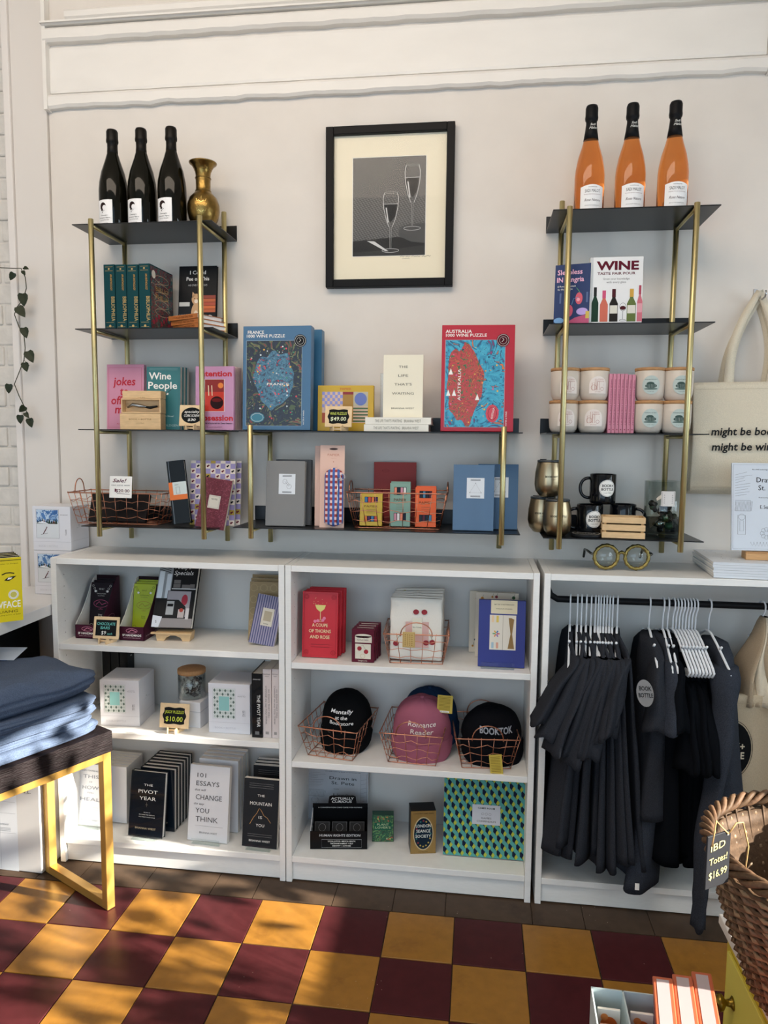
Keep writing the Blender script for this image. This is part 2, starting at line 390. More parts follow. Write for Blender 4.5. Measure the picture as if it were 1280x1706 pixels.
# ================================================================ WALL SHELF UNITS (brass posts, black steel shelves)
def unit(label, xp, xs, shelves, ftop, fbot, btop, bbot):
    t = thing('wall_shelf', label, 'shelf', (xs[0], 0, fbot), group='brass and black steel wall shelves')
    def W(m, n, l=None): m.T = Matrix.Translation((-xs[0], 0, -fbot)); return m
    for x in xp:
        for y, a, b in ((-.254, fbot, ftop), (-.03, bbot, btop)):
            m = W(MB(), 0); m.tube([(x, y, a), (x, y, a + .001), (x, y, b - .001), (x, y, b)], [.007, .0085, .0085, .007], BRASS, 14); m.build('post', t)
        for z in shelves:
            m = W(MB(), 0); m.tube([(x, -.246, z - .0095), (x, -.038, z - .0095)], .0055, BRASS, 10); m.build('crossbar', t)
    for z in shelves:
        m = W(MB(), 0); m.box(xs[0], xs[1], -.243, -.001, z - .003, z, STEEL, .0008, 1)
        m.box(xs[0], xs[1], -.004, -.001, z, z + .05, STEEL, .0008, 1); m.build('shelf_plate', t)
    return t
UZ = [2.146, 1.816, 1.490, 1.168]
unit('wall shelf at left with dark bottles and brass vase on top', (.160, .522), (.088, .558), UZ, 2.157, 1.135, 2.235, 1.100)
MZ = [1.490, 1.176]
unit('low wide wall shelf in the middle holding puzzle boxes', (.680, 1.480), (.615, 1.538), MZ, 1.507, 1.142, 1.535, 1.100)
unit('wall shelf at right with three rose bottles on top', (1.655, 2.012), (1.608, 2.082), UZ, 2.150, 1.135, 2.235, 1.100)

# ================================================================ FRAMED PHOTOGRAPH
A = ay((543, 214), -.022); B = ay((756, 477), -.022)
fx0, fx1, fz0, fz1 = .877, 1.306, B.z + .002, A.z + .002
t = thing('picture_frame', 'black framed black and white photograph of two champagne flutes on wall', 'picture', (fx0, -.001, fz0))
Wf, Hf = fx1 - fx0, fz1 - fz0; fw = .026
FB = mat('#0b0b0d', .45)
m = MB()
m.box(0, fw, -.03, 0, 0, Hf, FB, .002); m.box(Wf - fw, Wf, -.03, 0, 0, Hf, FB, .002); m.box(fw, Wf - fw, -.03, 0, 0, fw, FB, .002); m.box(fw, Wf - fw, -.03, 0, Hf - fw, Hf, FB, .002)
m.build('frame', t)
m = MB(); m.box(fw, Wf - fw, -.012, -.002, fw, Hf - fw, mat('#e9dfc6', .7)); 
for i, (x, z) in enumerate([(.252, .0995), (.27, .0985), (.29, .0995), (.305, .099), (.325, .0985), (.34, .1)]): m.line([(x, z), (x + .006, z + .003), (x + .01, z - .001), (x + .014, z + .002)], .0009, INK, -.0124)
m.line([(.258, .093), (.275, .0945), (.285, .0925)], .0008, INK, -.0124)
m.build('mat_board', t)
px0, px1, pz0, pz1 = .090, .335, .104, .423
g = bpy.data.materials.new('halftone'); g.use_nodes = True; nt = g.node_tree; bb = nt.nodes['Principled BSDF']; bb.inputs['Roughness'].default_value = .35
tc = nt.nodes.new('ShaderNodeTexCoord'); mp = nt.nodes.new('ShaderNodeMapping'); mp.inputs['Rotation'].default_value = (0, R(25), 0); mp.inputs['Scale'].default_value = (1, 0, 1.5)
vo = nt.nodes.new('ShaderNodeTexVoronoi'); vo.inputs['Scale'].default_value = 110; vo.inputs['Randomness'].default_value = .08
rr = nt.nodes.new('ShaderNodeValToRGB'); rr.color_ramp.elements[0].color = lin('#565656'); rr.color_ramp.elements[1].color = lin('#2a2a2a'); rr.color_ramp.elements[0].position = .3; rr.color_ramp.elements[1].position = .5
nt.links.new(tc.outputs['Object'], mp.inputs[0]); nt.links.new(mp.outputs[0], vo.inputs['Vector']); nt.links.new(vo.outputs['Distance'], rr.inputs[0]); nt.links.new(rr.outputs[0], bb.inputs['Base Color'])
GR = [mat(c, .35) for c in ('#2b2b2b', '#4d4d4d', '#8c8c8c', '#c4c4c4', '#383838', '#6b6b6b')]
m = MB(); pw, ph = px1 - px0, pz1 - pz0; m.T = Matrix.Translation((px0, -.0126, pz0))
m.rect(0, pw, 0, ph, g, 0)
m.poly([(0, 0), (pw, 0), (pw, ph * .14), (pw * .62, ph * .19), (0, ph * .155)], GR[0], -.0003)
m.poly([(0, 0), (pw, 0), (pw, ph * .1), (pw * .5, ph * .06), (0, ph * .04)], GR[4], -.0004)
m.poly([(pw * .63, ph * .27), (pw * .64, ph * .2), (pw * .8, ph * .14), (pw, ph * .12), (pw, ph * .33), (pw * .75, ph * .31)], GR[1], -.0005)
m.poly([(pw * .2, ph * .155), (pw * .3, ph * .15), (pw * .5, ph * .045), (pw * .45, ph * .05)], GR[3], -.0006)
def flute(x, z0, H_, w_):
    lt = GR[3]
    prof = [(.42, 1), (.5, .9), (.47, .75), (.3, .55), (.1, .42)]
    for s_ in (-1, 1):
        m.line([(x + s_ * w_ * a, z0 + H_ * b) for a, b in prof], .0016, lt, -.0008)
        m.line([(x + s_ * .05 * w_, z0 + H_ * .42), (x + s_ * .04 * w_, z0 + H_ * .06)], .0012, GR[2], -.0008)
    m.line([(x - .3 * w_, z0 + H_ * .75), (x - .16 * w_, z0 + H_ * .5)], .004, GR[3], -.0008)
    m.poly([(x - .42 * w_, z0 + H_ * .8), (x + .42 * w_, z0 + H_ * .8), (x + .3 * w_, z0 + H_ * .6), (x, z0 + H_ * .5), (x - .3 * w_, z0 + H_ * .6)], GR[0], -.0007)
    m.line([(x - .47 * w_, z0 + H_ * .81), (x + .47 * w_, z0 + H_ * .81)], .0012, lt, -.0008)
    m.circ(x, z0 + H_ * .02, w_ * .55, .0012, GR[3], -.0008, rz=w_ * .12); m.circ(x, z0 + H_ * 1.0, w_ * .42, .001, GR[2], -.0008, rz=w_ * .05)
flute(pw * .525, ph * .04, ph * .6, pw * .21); flute(pw * .82, ph * .26, ph * .65, pw * .21)
m.T = Matrix.Translation((0, 0, 0))
m.frame(px0 - .001, px1 + .001, pz0 - .001, pz1 + .001, .002, PAPER, -.0128)
m.build('photograph', t)
m = MB(); m.box(fw, Wf - fw, -.0185, -.0175, fw, Hf - fw, clear('picture_glass', '#ffffff', 1.5, .1))
m.build('glass_pane', t)
# ================================================================ BUILDERS FOR GOODS
def rotof(yaw, lean=0, roll=0): return (-R(lean), R(roll), R(yaw))
def book(name, label, cat, place, t, cover, pages=PAGES, art=None, group=None, hard=True, z=None, artz=None, spine_art=None, dy=0):
    (bl, br, tl, y, zz, yaw, lean) = place
    L, wd, h = fit(bl, br, tl, y, zz, yaw, lean)
    L.z = zz + t * math.sin(R(lean)) + .0006
    o = thing(name, label, cat, L, rotof(yaw, lean), group)
    k = .0022 if hard else .0006; ins = .0035 if hard else .0
    m = MB(); m.box(0, wd, 0, k, 0, h, cover, min(k * .4, .0008), 1); m.box(0, wd, t - k, t, 0, h, cover, min(k * .4, .0008), 1)
    m.box(0, k, k, t - k, 0, h, cover)
    if hard: m.box(.007, .0085, -.0003, .001, 0, h, mat('#2b2b2b', .6) if cover == BLACK else cover)
    if art: art(m, wd, h)
    m.build('cover', o)
    m = MB(); m.box(k + .0002, wd - ins, k, t - k, ins, h - ins, pages); m.build('page_block', o)
    return o
def slab(name, label, cat, place, t, col, art=None, group=None, part='body', bev=.0012, side=None):
    """closed carton or pad: body with printed front"""
    (bl, br, tl, y, zz, yaw, lean) = place
    L, wd, h = fit(bl, br, tl, y, zz, yaw, lean); L.z = zz + t * math.sin(R(lean)) + .0006
    m = MB(); m.box(0, wd, 0, t, 0, h, col, bev)
    if art: art(m, wd, h)
    if side: side(m, wd, h, t)
    o = m.build(name); o.location = L; o.rotation_euler = rotof(yaw, lean)
    return tag(o, label, cat, group)
def on_side(m, wd, fn, dep, h, right=True):
    """draw on the +x side: local x runs along depth"""
    T = m.T.copy(); m.T = T @ Matrix.Translation((wd, 0, 0)) @ Matrix.Rotation(R(90), 4, 'Z'); fn(m, dep, h); m.T = T
def lines(m, x0, x1, zs, col, th=.0008, y=-.0008):
    for z in zs: m.line([(x0, z), (x1, z)], th, col, y)
def easel(p, s=1.0, label=None, rot=0):
    """little pale wooden foot pair that holds a chalkboard"""
    m = MB(); W_ = mat('#e3c59a', .55, bump=.1, scale=60, var=.08)
    for x in (-.018 * s, .018 * s):
        m.prism([(x - .012 * s, 0), (x + .012 * s, 0), (x + .014 * s, .008 * s), (x + .01 * s, .02 * s), (x - .002 * s, .014 * s), (x - .014 * s, .018 * s)], -.012 * s, .012 * s, W_) if False else None
        m.T = Matrix.Translation((x, 0, 0)) @ Matrix.Rotation(R(90 + (20 if x < 0 else -20)), 4, 'Z')
        m.prism([(-.02 * s, 0), (.022 * s, 0), (.024 * s, .012 * s), (.012 * s, .018 * s), (.004 * s, .009 * s), (-.006 * s, .009 * s), (-.012 * s, .018 * s), (-.022 * s, .013 * s)], -.002, .002, W_)
    m.T = I4.copy(); m.box(-.02 * s, .02 * s, -.001, .002, .003, .008 * s, W_)
    return recalc(m.build('easel_foot', p))
def chalk(name, label, place, draw, shape='rect', col='#e3c59a', group='small chalkboard price signs'):
    (bl, br, tl, y, zz, yaw, lean) = place
    L, wd, h = fit(bl, br, tl, y, zz + .012, yaw, lean); L.z = zz + .0135
    u = Vector((math.cos(R(yaw)), math.sin(R(yaw)), 0))
    o = thing(name, label, 'sign', Vector((L.x, L.y, zz + .0005)) + u * wd / 2, rotof(yaw), group)
    fr = mat(col, .55, bump=.1, scale=60, var=.08)
    m = MB(); m.T = Matrix.Translation((-wd / 2, 0, .0125)) @ Matrix.Rotation(-R(lean), 4, 'X')
    m.box(0, wd, 0, .004, 0, h, fr, .0018)
    if shape == 'rect': m.rect(wd * .1, wd * .9, h * .14, h * .86, CHALK, -.0003)
    elif shape == 'oval': m.disc(wd / 2, h * .5, wd * .42, CHALK, -.0003, rz=h * .38)
    else:
        pts = []; 
        for a in range(40):
            q = 2 * math.pi * a / 40; cx, cz = math.cos(q), math.sin(q)
            k = 1 / max(abs(cx), abs(cz)) ** .75 * (1 + .06 * math.cos(6 * q)); pts.append((wd / 2 + cx * k * wd * .38, h / 2 + cz * k * h * .34))
        m.poly(pts, CHALK, -.0003)
    m.build('board', o)
    m2 = MB(); m2.T = m.T.copy(); draw(m2, wd, h); m2.build('chalk_lettering', o)
    easel(o, min(1.1, wd / .055))
    return o
def holder(p, wd, label=None):
    """clear acrylic stand gripping the foot of a leaning book"""
    m = MB(); m.box(wd * .12, wd * .88, -.018, -.0165, 0, .022, ACRYL); m.box(wd * .12, wd * .88, -.0165, .03, 0, .0015, ACRYL); return m
def stand_for(place, n='book_stand', label='clear acrylic stand'):
    pass
def wire_basket(name, label, loc, rot, W1, D1, W0, D0, H, nf, ns, hand='fb', wob=.004, group='copper wire baskets', hh=.055, col=COPPER, rows=3, r=.0011):
    o = thing(name, label, 'basket', loc, rot, group); rn = random.Random(int(W1 * 1e5) + nf)
    m = MB()
    def rect(t, w=0):
        a, b, z = (W0 + (W1 - W0) * t) / 2, (D0 + (D1 - D0) * t) / 2, .002 + H * t; P = []
        for (x0, y0), (x1, y1), k in (((-a, -b), (a, -b), nf), ((a, -b), (a, b), ns), ((a, b), (-a, b), nf), ((-a, b), (-a, -b), ns)):
            N = k * 2
            for i in range(N):
                s_ = i / N; P.append(Vector((x0 + (x1 - x0) * s_, y0 + (y1 - y0) * s_, z + (w * math.sin(i * 1.57 + t * 9) if w else 0) + (rn.uniform(-w, w) * .5 if w else 0))))
        return P
    m.tube(rect(1), r * 1.9, col, 6, closed=True); m.tube(rect(0), r * 1.3, col, 6, closed=True)
    for q in range(rows): m.tube(rect((q + .8) / (rows + .8), wob), r, col, 5, closed=True)
    T, B = rect(1), rect(0)
    for i in range(0, len(T), 2): m.tube([T[i] + Vector((0, 0, .004)), (T[i] + B[i]) / 2 + Vector((rn.uniform(-1, 1) * .001, 0, 0)), B[i]], r, col, 5)
    for i in range(0, nf * 2, 2):
        a = B[i]; m.tube([a, Vector((a.x, -a.y, a.z))], r, col, 5)
    for i in range(1, ns): y = -D0 / 2 + D0 * i / ns; m.tube([(-W0 / 2, y, .002), (W0 / 2, y, .002)], r, col, 5)
    m.build('wire_body', o)
    hs = []
    if 'f' in hand: hs.append((Vector((0, -D1 / 2, H)), Vector((1, 0, 0)), W1 * .24))
    if 'b' in hand: hs.append((Vector((0, D1 / 2, H)), Vector((1, 0, 0)), W1 * .24))
    if 'l' in hand: hs.append((Vector((-W1 / 2, 0, H)), Vector((0, 1, 0)), D1 * .2))
    if 'r' in hand: hs.append((Vector((W1 / 2, 0, H)), Vector((0, 1, 0)), D1 * .2))
    for c, d, w_ in hs:
        m = MB(); m.tube([c + d * w_ * math.cos(math.pi * i / 14) + Vector((0, 0, hh * math.sin(math.pi * i / 14) ** .8 - .004)) for i in range(15)], r * 1.7, col, 6); m.build('handle', o)
    return o
def wraptext(T, R_, base=None):
    pass
def cyl(rad):   # wrap flat label art (x = arc length, y = height above skin) on an upright cylinder facing -y
    def f(x, y, z):
        a = x / rad; rr = rad - y; return (rr * math.sin(a), -rr * math.cos(a), z)
    return f
def lettering(m, lines_, cx, wd, mt, **k):
    """lines_: (text, z, h, rel width)"""
    for tx_, z, h_, rw in lines_: m.text(tx_, cx, z, h_, mt, w=wd * rw if rw else None, **k)

# ================================================================ LEFT WALL SHELF
ZT = UZ[0]
GL_D = mat('#0e0d07', .07, spec=.5, coat=.2)
LAB = mat('#efeeee', .55)
def bottle_dark(loc, label):
    o = thing('sparkling_wine_bottle', label, 'bottle', loc, (0, 0, R(-14)), 'dark sparkling wine bottles')
    r = .0465
    m = MB(); m.lathe([(0, .003), (.03, .001), (r - .003, 0), (r, .006), (r, .125), (r - .002, .15), (r - .009, .185), (.024, .225), (.0165, .25), (.0155, .27)], GL_D, 32); m.build('glass_body', o)
    m = MB(); m.lathe([(.0185, .232), (.0165, .262), (.0165, .278), (.019, .281), (.0195, .287), (.0185, .295), (.0185, .315), (.016, .321), (0, .322)], mat('#15120f', .38, bump=.3, scale=160), 24); m.build('foil_cap', o)
    m = MB(); m.warp = cyl(r + .0006)
    m.grid(-.029, .029, .008, .088, LAB, 0, 10)
    m.disc(-.004, .068, .0115, mat('#2a1a18', .6), -.0004); m.disc(.002, .063, .0075, LAB, -.0007); m.disc(-.008, .056, .0035, mat('#2a1a18'), -.0004); m.disc(-.013, .062, .0025, mat('#2a1a18'), -.0004); m.disc(-.007, .048, .0018, INK, -.0004)
    m.line([(-.013, .06), (-.01, .055), (-.004, .052), (.002, .054)], .0012, INK, -.0004)
    m.text('Champagne', 0, .037, .0042, INK, y=-.0006, shear=.3); m.text('Christophe Mignon', 0, .029, .0042, INK, w=.042, y=-.0006, shear=.3)
    m.text('ADN DE MEUNIER', 0, .022, .003, mat('#6b6b6b'), w=.036, y=-.0006); m.text('BRUT NATURE', 0, .012, .0028, INK, w=.028, y=-.0006)
    m.build('paper_label', o)
for x, l in ((.186, 'dark green sparkling wine bottle, leftmost of three on left shelf'), (.286, 'dark green sparkling wine bottle, middle of three on left shelf'), (.389, 'dark green sparkling wine bottle standing next to the brass vase')):
    bottle_dark((x, -.15, ZT + .0005), l)
VB = mat('#8f7440', .3, 1, bump=.5, scale=70, var=.25)
v = thing('brass_vase', 'engraved antique brass vase with flared rim beside dark bottles', 'vase', (.488, -.13, ZT + .0005))
m = MB(); m.lathe([(0, .004), (.026, .0), (.03, .004), (.034, .012), (.047, .035), (.0525, .06), (.052, .08), (.044, .102), (.03, .116), (.0245, .124), (.0235, .135), (.024, .175), (.027, .19), (.036, .205), (.044, .211), (.045, .214), (.042, .213), (.03, .2), (.021, .185), (.02, .13), (0, .12)], VB, 36)
for z in (.124, .165, .19): m.tube([((.0255 if z < .18 else .0275) * math.cos(i * math.pi / 12), (.0255 if z < .18 else .0275) * math.sin(i * math.pi / 12), z) for i in range(24)], .001, VB, 5, closed=True)
m.build('vase_body', v)
m = MB(); m.warp = lambda x, y, z: ((.053 - y) * math.sin(x / .053) * math.cos((z - .068) * 14), -(.053 - y) * math.cos(x / .053) * math.cos((z - .068) * 14), z)
EN = mat('#c9aa63', .2, 1)
for s_ in (-1, 1):
    for (a, b) in ((.0, .045), (.0, .06), (.0, .075)): m.line([(.012 + s_ * .001, b), (.012 + s_ * .008, b + .006), (.012 + s_ * .013, b + .003), (.012 + s_ * .016, b + .012)], .0016, EN, -.0012)
m.line([(.012, .035), (.012, .095)], .0014, EN, -.0012)
m.build('engraving', v, 'bright engraved floral pattern')

Z = UZ[1]
TEAL = mat('#0f3d42', .4); GOLD = mat('#c8a86a', .35, .6)
def biblio(bl, br, tl, last, label):
    L, wd, h = fit(bl, br, tl, -.222, Z, -2, 0); L.z = Z + .0006
    o = thing('hardback_book', label, 'book', L, rotof(-2), 'green hardbacks standing in a row'); D_ = .165
    m = MB(); m.box(0, wd, 0, .003, 0, h, TEAL, .001, 1); m.box(0, .0025, .003, D_, 0, h, TEAL); m.box(wd - .0025, wd, .003, D_, 0, h, TEAL)
    cx = wd / 2
    m.text('BIBLIOPHILIA', cx + .006, h * .31, .013, GOLD, w=h * .38, rot=-90, bold=.01); m.text('AN ANTHOLOGY', cx + .004, h * .72, .007, mat('#b98a3a', .4), w=h * .25, rot=-90, bold=.02)
    for q in (.03, .1, .9, .96): m.line([(wd * .15, h * q), (wd * .85, h * q)], .0008, GOLD)
    m.disc(cx, h * .025 + .004, .004, GOLD); m.disc(cx, h * .93, .003, GOLD)
    if last:
        def cov(m, w_, h_):
            m.rect(.004, w_ - .004, .004, h_ - .004, artmat(['#12343a', '#0f2e33', '#8c2f3c', '#12343a', '#2d6b6b', '#12343a', '#c9b9a0'], 60, 2), -.0004)
            for a in range(5): m.circ(w_ * .5, h_ * (.3 + .13 * a), w_ * .3, .0015, mat('#b9a98c'), -.0009, rz=.012)
            m.disc(w_ * .15, h_ * .86, .013, mat('#d7d2c6'), -.001); m.text('BIBLIO', w_ * .5, h_ * .62, .016, GOLD, w=w_ * .55, y=-.0012); m.text('PHILIA', w_ * .5, h_ * .5, .016, GOLD, w=w_ * .55, y=-.0012)
            for q in range(8): m.disc(w_ * (.12 + .11 * q), h_ * (.12 + .05 * (q % 3)), .008, mat('#9c2c44'), -.001)
        on_side(m, wd, cov, D_, h)
    m.build('cover', o); m = MB(); m.box(.0028, wd - .0028, .0032, D_ - .004, .004, h - .004, PAGES); m.build('page_block', o)
nm = ['leftmost of four green hardbacks with gold lettered spines', 'second green gold-lettered hardback from the left end of the row', 'third green gold-lettered hardback from the left end of the row', 'green hardback at right end of row with its floral cover showing']
for i, (a, b) in enumerate(((175, 193), (194.3, 212), (213, 231.5), (233, 251.5))): biblio((a, 548), (b, 548), (a, 441 - (1.5 if i == 3 else 0)), i == 3, nm[i])
def catart(m, w_, h_):
    m.rect(0, w_, 0, h_, mat('#15171a', .4), -.0003)
    m.text('I Could', w_ * .5, h_ * .88, h_ * .055, PAPER, w=w_ * .42, bold=.02); m.text('Pee on This', w_ * .5, h_ * .79, h_ * .055, PAPER, w=w_ * .6, bold=.02); m.text('AND OTHER POEMS BY CATS', w_ * .5, h_ * .71, h_ * .028, mat('#b9b9b9'), w=w_ * .5)
    m.rect(w_ * .0, w_ * .36, h_ * .16, h_ * .42, mat('#26292d', .4), -.0006); m.rect(w_ * .02, w_ * .3, h_ * .42, h_ * .48, mat('#d5d5d0'), -.0006)
    for a in range(3):
        for b in range(7): m.disc(w_ * (.04 + .045 * b), h_ * (.2 + .05 * a), .0022, mat('#5c5f63'), -.0008)
    for q, c in enumerate(('#b5582f', '#c9652f', '#a8452a', '#b5582f', '#8b3524')): m.rect(w_ * (.62 + .02 * (q % 2)), w_ * .98, h_ * (.33 + .05 * q), h_ * (.375 + .05 * q), mat(c), -.0006)
    for q, c in enumerate(('#9c4a2c', '#b5582f')): m.rect(0, w_, h_ * (.0 + .07 * q), h_ * (.06 + .07 * q), mat(c), -.0006)
    cat_ = mat('#c9a178', .7); m.disc(w_ * .47, h_ * .3, w_ * .13, cat_, -.0009, rz=h_ * .17); m.disc(w_ * .47, h_ * .52, w_ * .12, cat_, -.001, rz=h_ * .08)
    for s_ in (-1, 1): m.poly([(w_ * (.47 + s_ * .11), h_ * .53), (w_ * (.47 + s_ * .1), h_ * .63), (w_ * (.47 + s_ * .02), h_ * .58)][::s_], cat_, -.001); m.disc(w_ * (.47 + s_ * .045), h_ * .53, .0018, INK, -.0013)
    m.disc(w_ * .47, h_ * .49, w_ * .05, mat('#ead9c4'), -.0012); m.disc(w_ * .47, h_ * .26, w_ * .07, mat('#e2cdb2'), -.0012, rz=h_ * .1)
    m.disc(w_ * .84, h_ * .24, w_ * .09, mat('#e9e7e2'), -.0012)
book('hardback_book', 'black book with a tabby cat and typewriter on its cover', 'book', ((296, 546), (359, 546), (295, 445), -.055, Z, 0, 6), .012, mat('#15171a', .4), art=catart)
def flatbook(name, label, c, w_, d_, h_, yaw, cov, spine_text=None, group=None, art=None, pages=PAGES, tcol=INK, roundspine=False, backart=None):
    """book lying flat; c = front left bottom corner; spine along the front edge"""
    o = thing(name, label, 'book', c, rotof(yaw), group); k = .0018
    m = MB(); m.box(0, w_, 0, d_, 0, k, cov); m.box(0, w_, 0, d_, h_ - k, h_, cov); m.box(0, w_, 0, k, k, h_ - k, cov)
    if spine_text: m.text(spine_text, w_ * .5, h_ * .3, h_ * .42, tcol, w=w_ * .7)
    if art: art(m, w_, d_, h_)
    m.build('cover', o); m = MB(); m.box(.003, w_ - .003, k + .0002, d_ - .003, k, h_ - k, pages); m.build('page_block', o)
    return o
OR = mat('#b36a35', .45, var=.2, scale=50)
for i in range(3):
    yaw = -28 + (i - 1) * 2.5; c_ = ay((331 - (2 if i == 2 else 0), 545), -.24); u_ = Vector((math.cos(R(yaw)), math.sin(R(yaw)), 0)); q = c_ - u_ * .135; q.z = Z + .0006 + .0148 * i
    flatbook('hardback_book', ['orange spined hardback at the bottom of the lying pile', 'orange spined hardback in the middle of the lying pile', 'orange spined hardback on top of the lying pile'][i], q, .135, .112, .0145, yaw, OR, 'I COULD PEE ON THIS', 'orange spined books lying in a pile', pages=PAPER, tcol=mat('#5a2c14'))

Z = UZ[2]
PINK = mat('#d592ac', .55); RED = mat('#c01f35', .5)
def jokes(m, w_, h_):
    m.frame(w_ * .05, w_ * .93, h_ * .03, h_ * .95, .0008, RED)
    for t_, z_, s_ in (('jokes', .68, .6), ('to', .53, .22), ('offend', .39, .7), ('men', .25, .5)): m.text(t_, w_ * .47, h_ * z_, h_ * .13, RED, w=w_ * s_, bold=.035, shear=.12)
    m.text('ALLISON KELLEY', w_ * .47, h_ * .08, h_ * .02, RED, w=w_ * .4)
book('hardback_book', 'pink hardback with large red lettering behind wooden corkscrew boxes', 'book', ((178, 712), (240, 712), (175, 608), -.1, Z, 0, 3), .018, PINK, art=jokes)
def winep(m, w_, h_):
    c = PAPER; m.text('Wine', w_ * .4, h_ * .8, h_ * .115, c, w=w_ * .66, bold=.03); m.text('People', w_ * .48, h_ * .65, h_ * .115, c, w=w_ * .86, bold=.03)
    m.text('A Novel', w_ * .68, h_ * .2, h_ * .03, mat('#cfe3df'), shear=.2); m.text('STEVEN  ROLDGEN', w_ * .5, h_ * .05, h_ * .035, mat('#a9c6c4'), w=w_ * .9)
    lines(m, w_ * .08, w_ * .92, (h_ * .95, h_ * .97), mat('#a9c6c4'), .0006)
    m.line([(w_ * .52, h_ * .5), (w_ * .6, h_ * .58), (w_ * .78, h_ * .66)], .0014, mat('#2a2a2a')); m.disc(w_ * .62, h_ * .57, .004, PAPER)
WTE = mat('#2f7276', .4)
for i, l in enumerate(('teal paperback with large white lettering at the front of its group', 'teal paperback directly behind the front white lettered copy', 'teal paperback farthest back in the row of three')):
    book('paperback_book', l, 'book', ((243 + 1 + i * 5.5, 712), (300 + i * 5.5, 712), (243 + i * 5.5, 612 + i * .7), -.135 + i * .023, Z, 4, 4), .02, WTE, art=winep, hard=False, pages=PAPER, group='teal paperbacks')
def wit(m, w_, h_):
    r_ = mat('#c4202c', .5)
    m.text('intention', w_ * .52, h_ * .845, h_ * .09, r_, w=w_ * .86, bold=.06); m.text('obsession', w_ * .53, h_ * .15, h_ * .09, r_, w=w_ * .9, bold=.06)
    m.rect(w_ * .24, w_ * .76, h_ * .29, h_ * .8, PAPER, -.0004); m.rect(w_ * .25, w_ * .75, h_ * .295, h_ * .795, mat('#c8321f'), -.0006); m.rect(w_ * .25, w_ * .75, h_ * .6, h_ * .795, mat('#8f1f1c'), -.0007)
    m.disc(w_ * .56, h_ * .43, w_ * .17, mat('#2a1214'), -.0009, rz=h_ * .1); m.disc(w_ * .56, h_ * .47, w_ * .13, mat('#6c1b1e'), -.001, rz=h_ * .03)
    m.disc(w_ * .66, h_ * .7, w_ * .07, mat('#e8843a'), -.0009); 
    for q in (.35, .44): m.line([(w_ * q, h_ * .54), (w_ * (q - .01), h_ * .7)], .003, mat('#f0d9b8'), -.0009)
    m.text('Recipes and Witchcraft for Every Season', w_ * .5, h_ * .095, h_ * .024, INK, w=w_ * .9, bold=.02); m.text('A COCKTAIL BOOK', w_ * .5, h_ * .04, h_ * .015, mat('#8a4a60'), w=w_ * .4)
for i, l in enumerate(('lilac pink cookbook with red bowl cover leaning on left shelf', 'lilac pink cookbook just behind the front red bowl copy', 'lilac pink cookbook, third copy back of the red bowl group', 'lilac pink cookbook farthest back against the brass post')):
    book('hardback_book', l, 'book', ((326 + i * 3.6, 716 - i * .5), (389.5 + i * 3.4, 716 - i * .5), (325 + i * 3.4, 611 + i * .6), -.17 + i * .03, Z, 0, 2), .016, mat('#c490b4', .5) if i == 0 else mat('#cdb3b5', .5), art=wit, group='lilac cookbooks', pages=mat('#c9b7a8', .8, bump=.3, scale=300))
# wooden corkscrew boxes, three high
def wbox(label, bl, br, tl, y, z0, depth, kind):
    L, wd, h = fit(bl, br, tl, y, z0, 5, 0); L.z = z0 + .0004
    o = thing('wooden_box', label, 'box', L, rotof(5), 'pale wooden corkscrew boxes')
    m = MB(); th = .004
    if kind == 'open':
        m.box(0, wd, 0, depth, 0, th, LWOOD, .0005, 1); m.box(0, wd, 0, depth, h - th, h, LWOOD, .0005, 1); m.box(0, th, 0, depth, th, h - th, LWOOD); m.box(wd - th, wd, 0, depth, th, h - th, LWOOD); m.box(th, wd - th, depth * .6, depth, th, h - th, LWOOD)
        m.build('box_body', o)
        m = MB(); m.tube([(wd * .12, depth * .3, h * .4), (wd * .25, depth * .3, h * .6), (wd * .45, depth * .3, h * .5), (wd * .6, depth * .3, h * .45)], [.003, .006, .006, .003], mat('#8d8f90', .25, .9), 8)
        m.tube([(wd * .5, depth * .3, h * .45), (wd * .7, depth * .3, h * .4), (wd * .88, depth * .3, h * .5)], [.002, .005, .003], mat('#1a1a1a', .4), 8); m.build('corkscrew', o)
    else:
        m.box(0, wd, 0, depth, 0, h, LWOOD, .0012)
        if kind == 'lab': m.text('BOOK + BOTTLE', wd * .5, h * .6, .0052, mat('#9c7a4c'), w=wd * .55, bold=.02); m.text('cork flask', wd * .5, h * .38, .003, mat('#8a6a40'), w=wd * .2)
        else: m.text('cork flask', wd * .5, h * .08, .003, mat('#7a5c38'), w=wd * .2)
        m.build('box_body', o)
    return h
WB = mat
y_ = -.2
h0 = wbox('closed wooden corkscrew box at the bottom of the stack', (200, 713), (268, 714), (200, 689), y_, Z, .05, 'lab')
h1 = wbox('open wooden box showing a silver corkscrew, middle of stack', (202, 688), (268, 690), (202, 664), y_, Z + h0 + .001, .05, 'open')
h2 = wbox('closed wooden corkscrew box lying on top of the stack', (204, 663), (268, 665), (204, 651), y_ + .004, Z + h0 + h1 + .002, .05, 'top')
def sgn1(m, w_, h_):
    for t_, z_, s_ in (('specialty', .62, .6), ('CORK SCREW', .43, .62), ('$30', .24, .32)): m.text(t_, w_ * .5, h_ * z_, h_ * .12, PAPER, w=w_ * s_, shear=.15, y=-.0012, bold=.012)
chalk('price_sign', 'oval chalk sign priced $30 before the cookbooks', ((298, 708), (340, 709), (303, 675), -.215, Z, 8, 14), sgn1, 'oval')

Z = UZ[3]
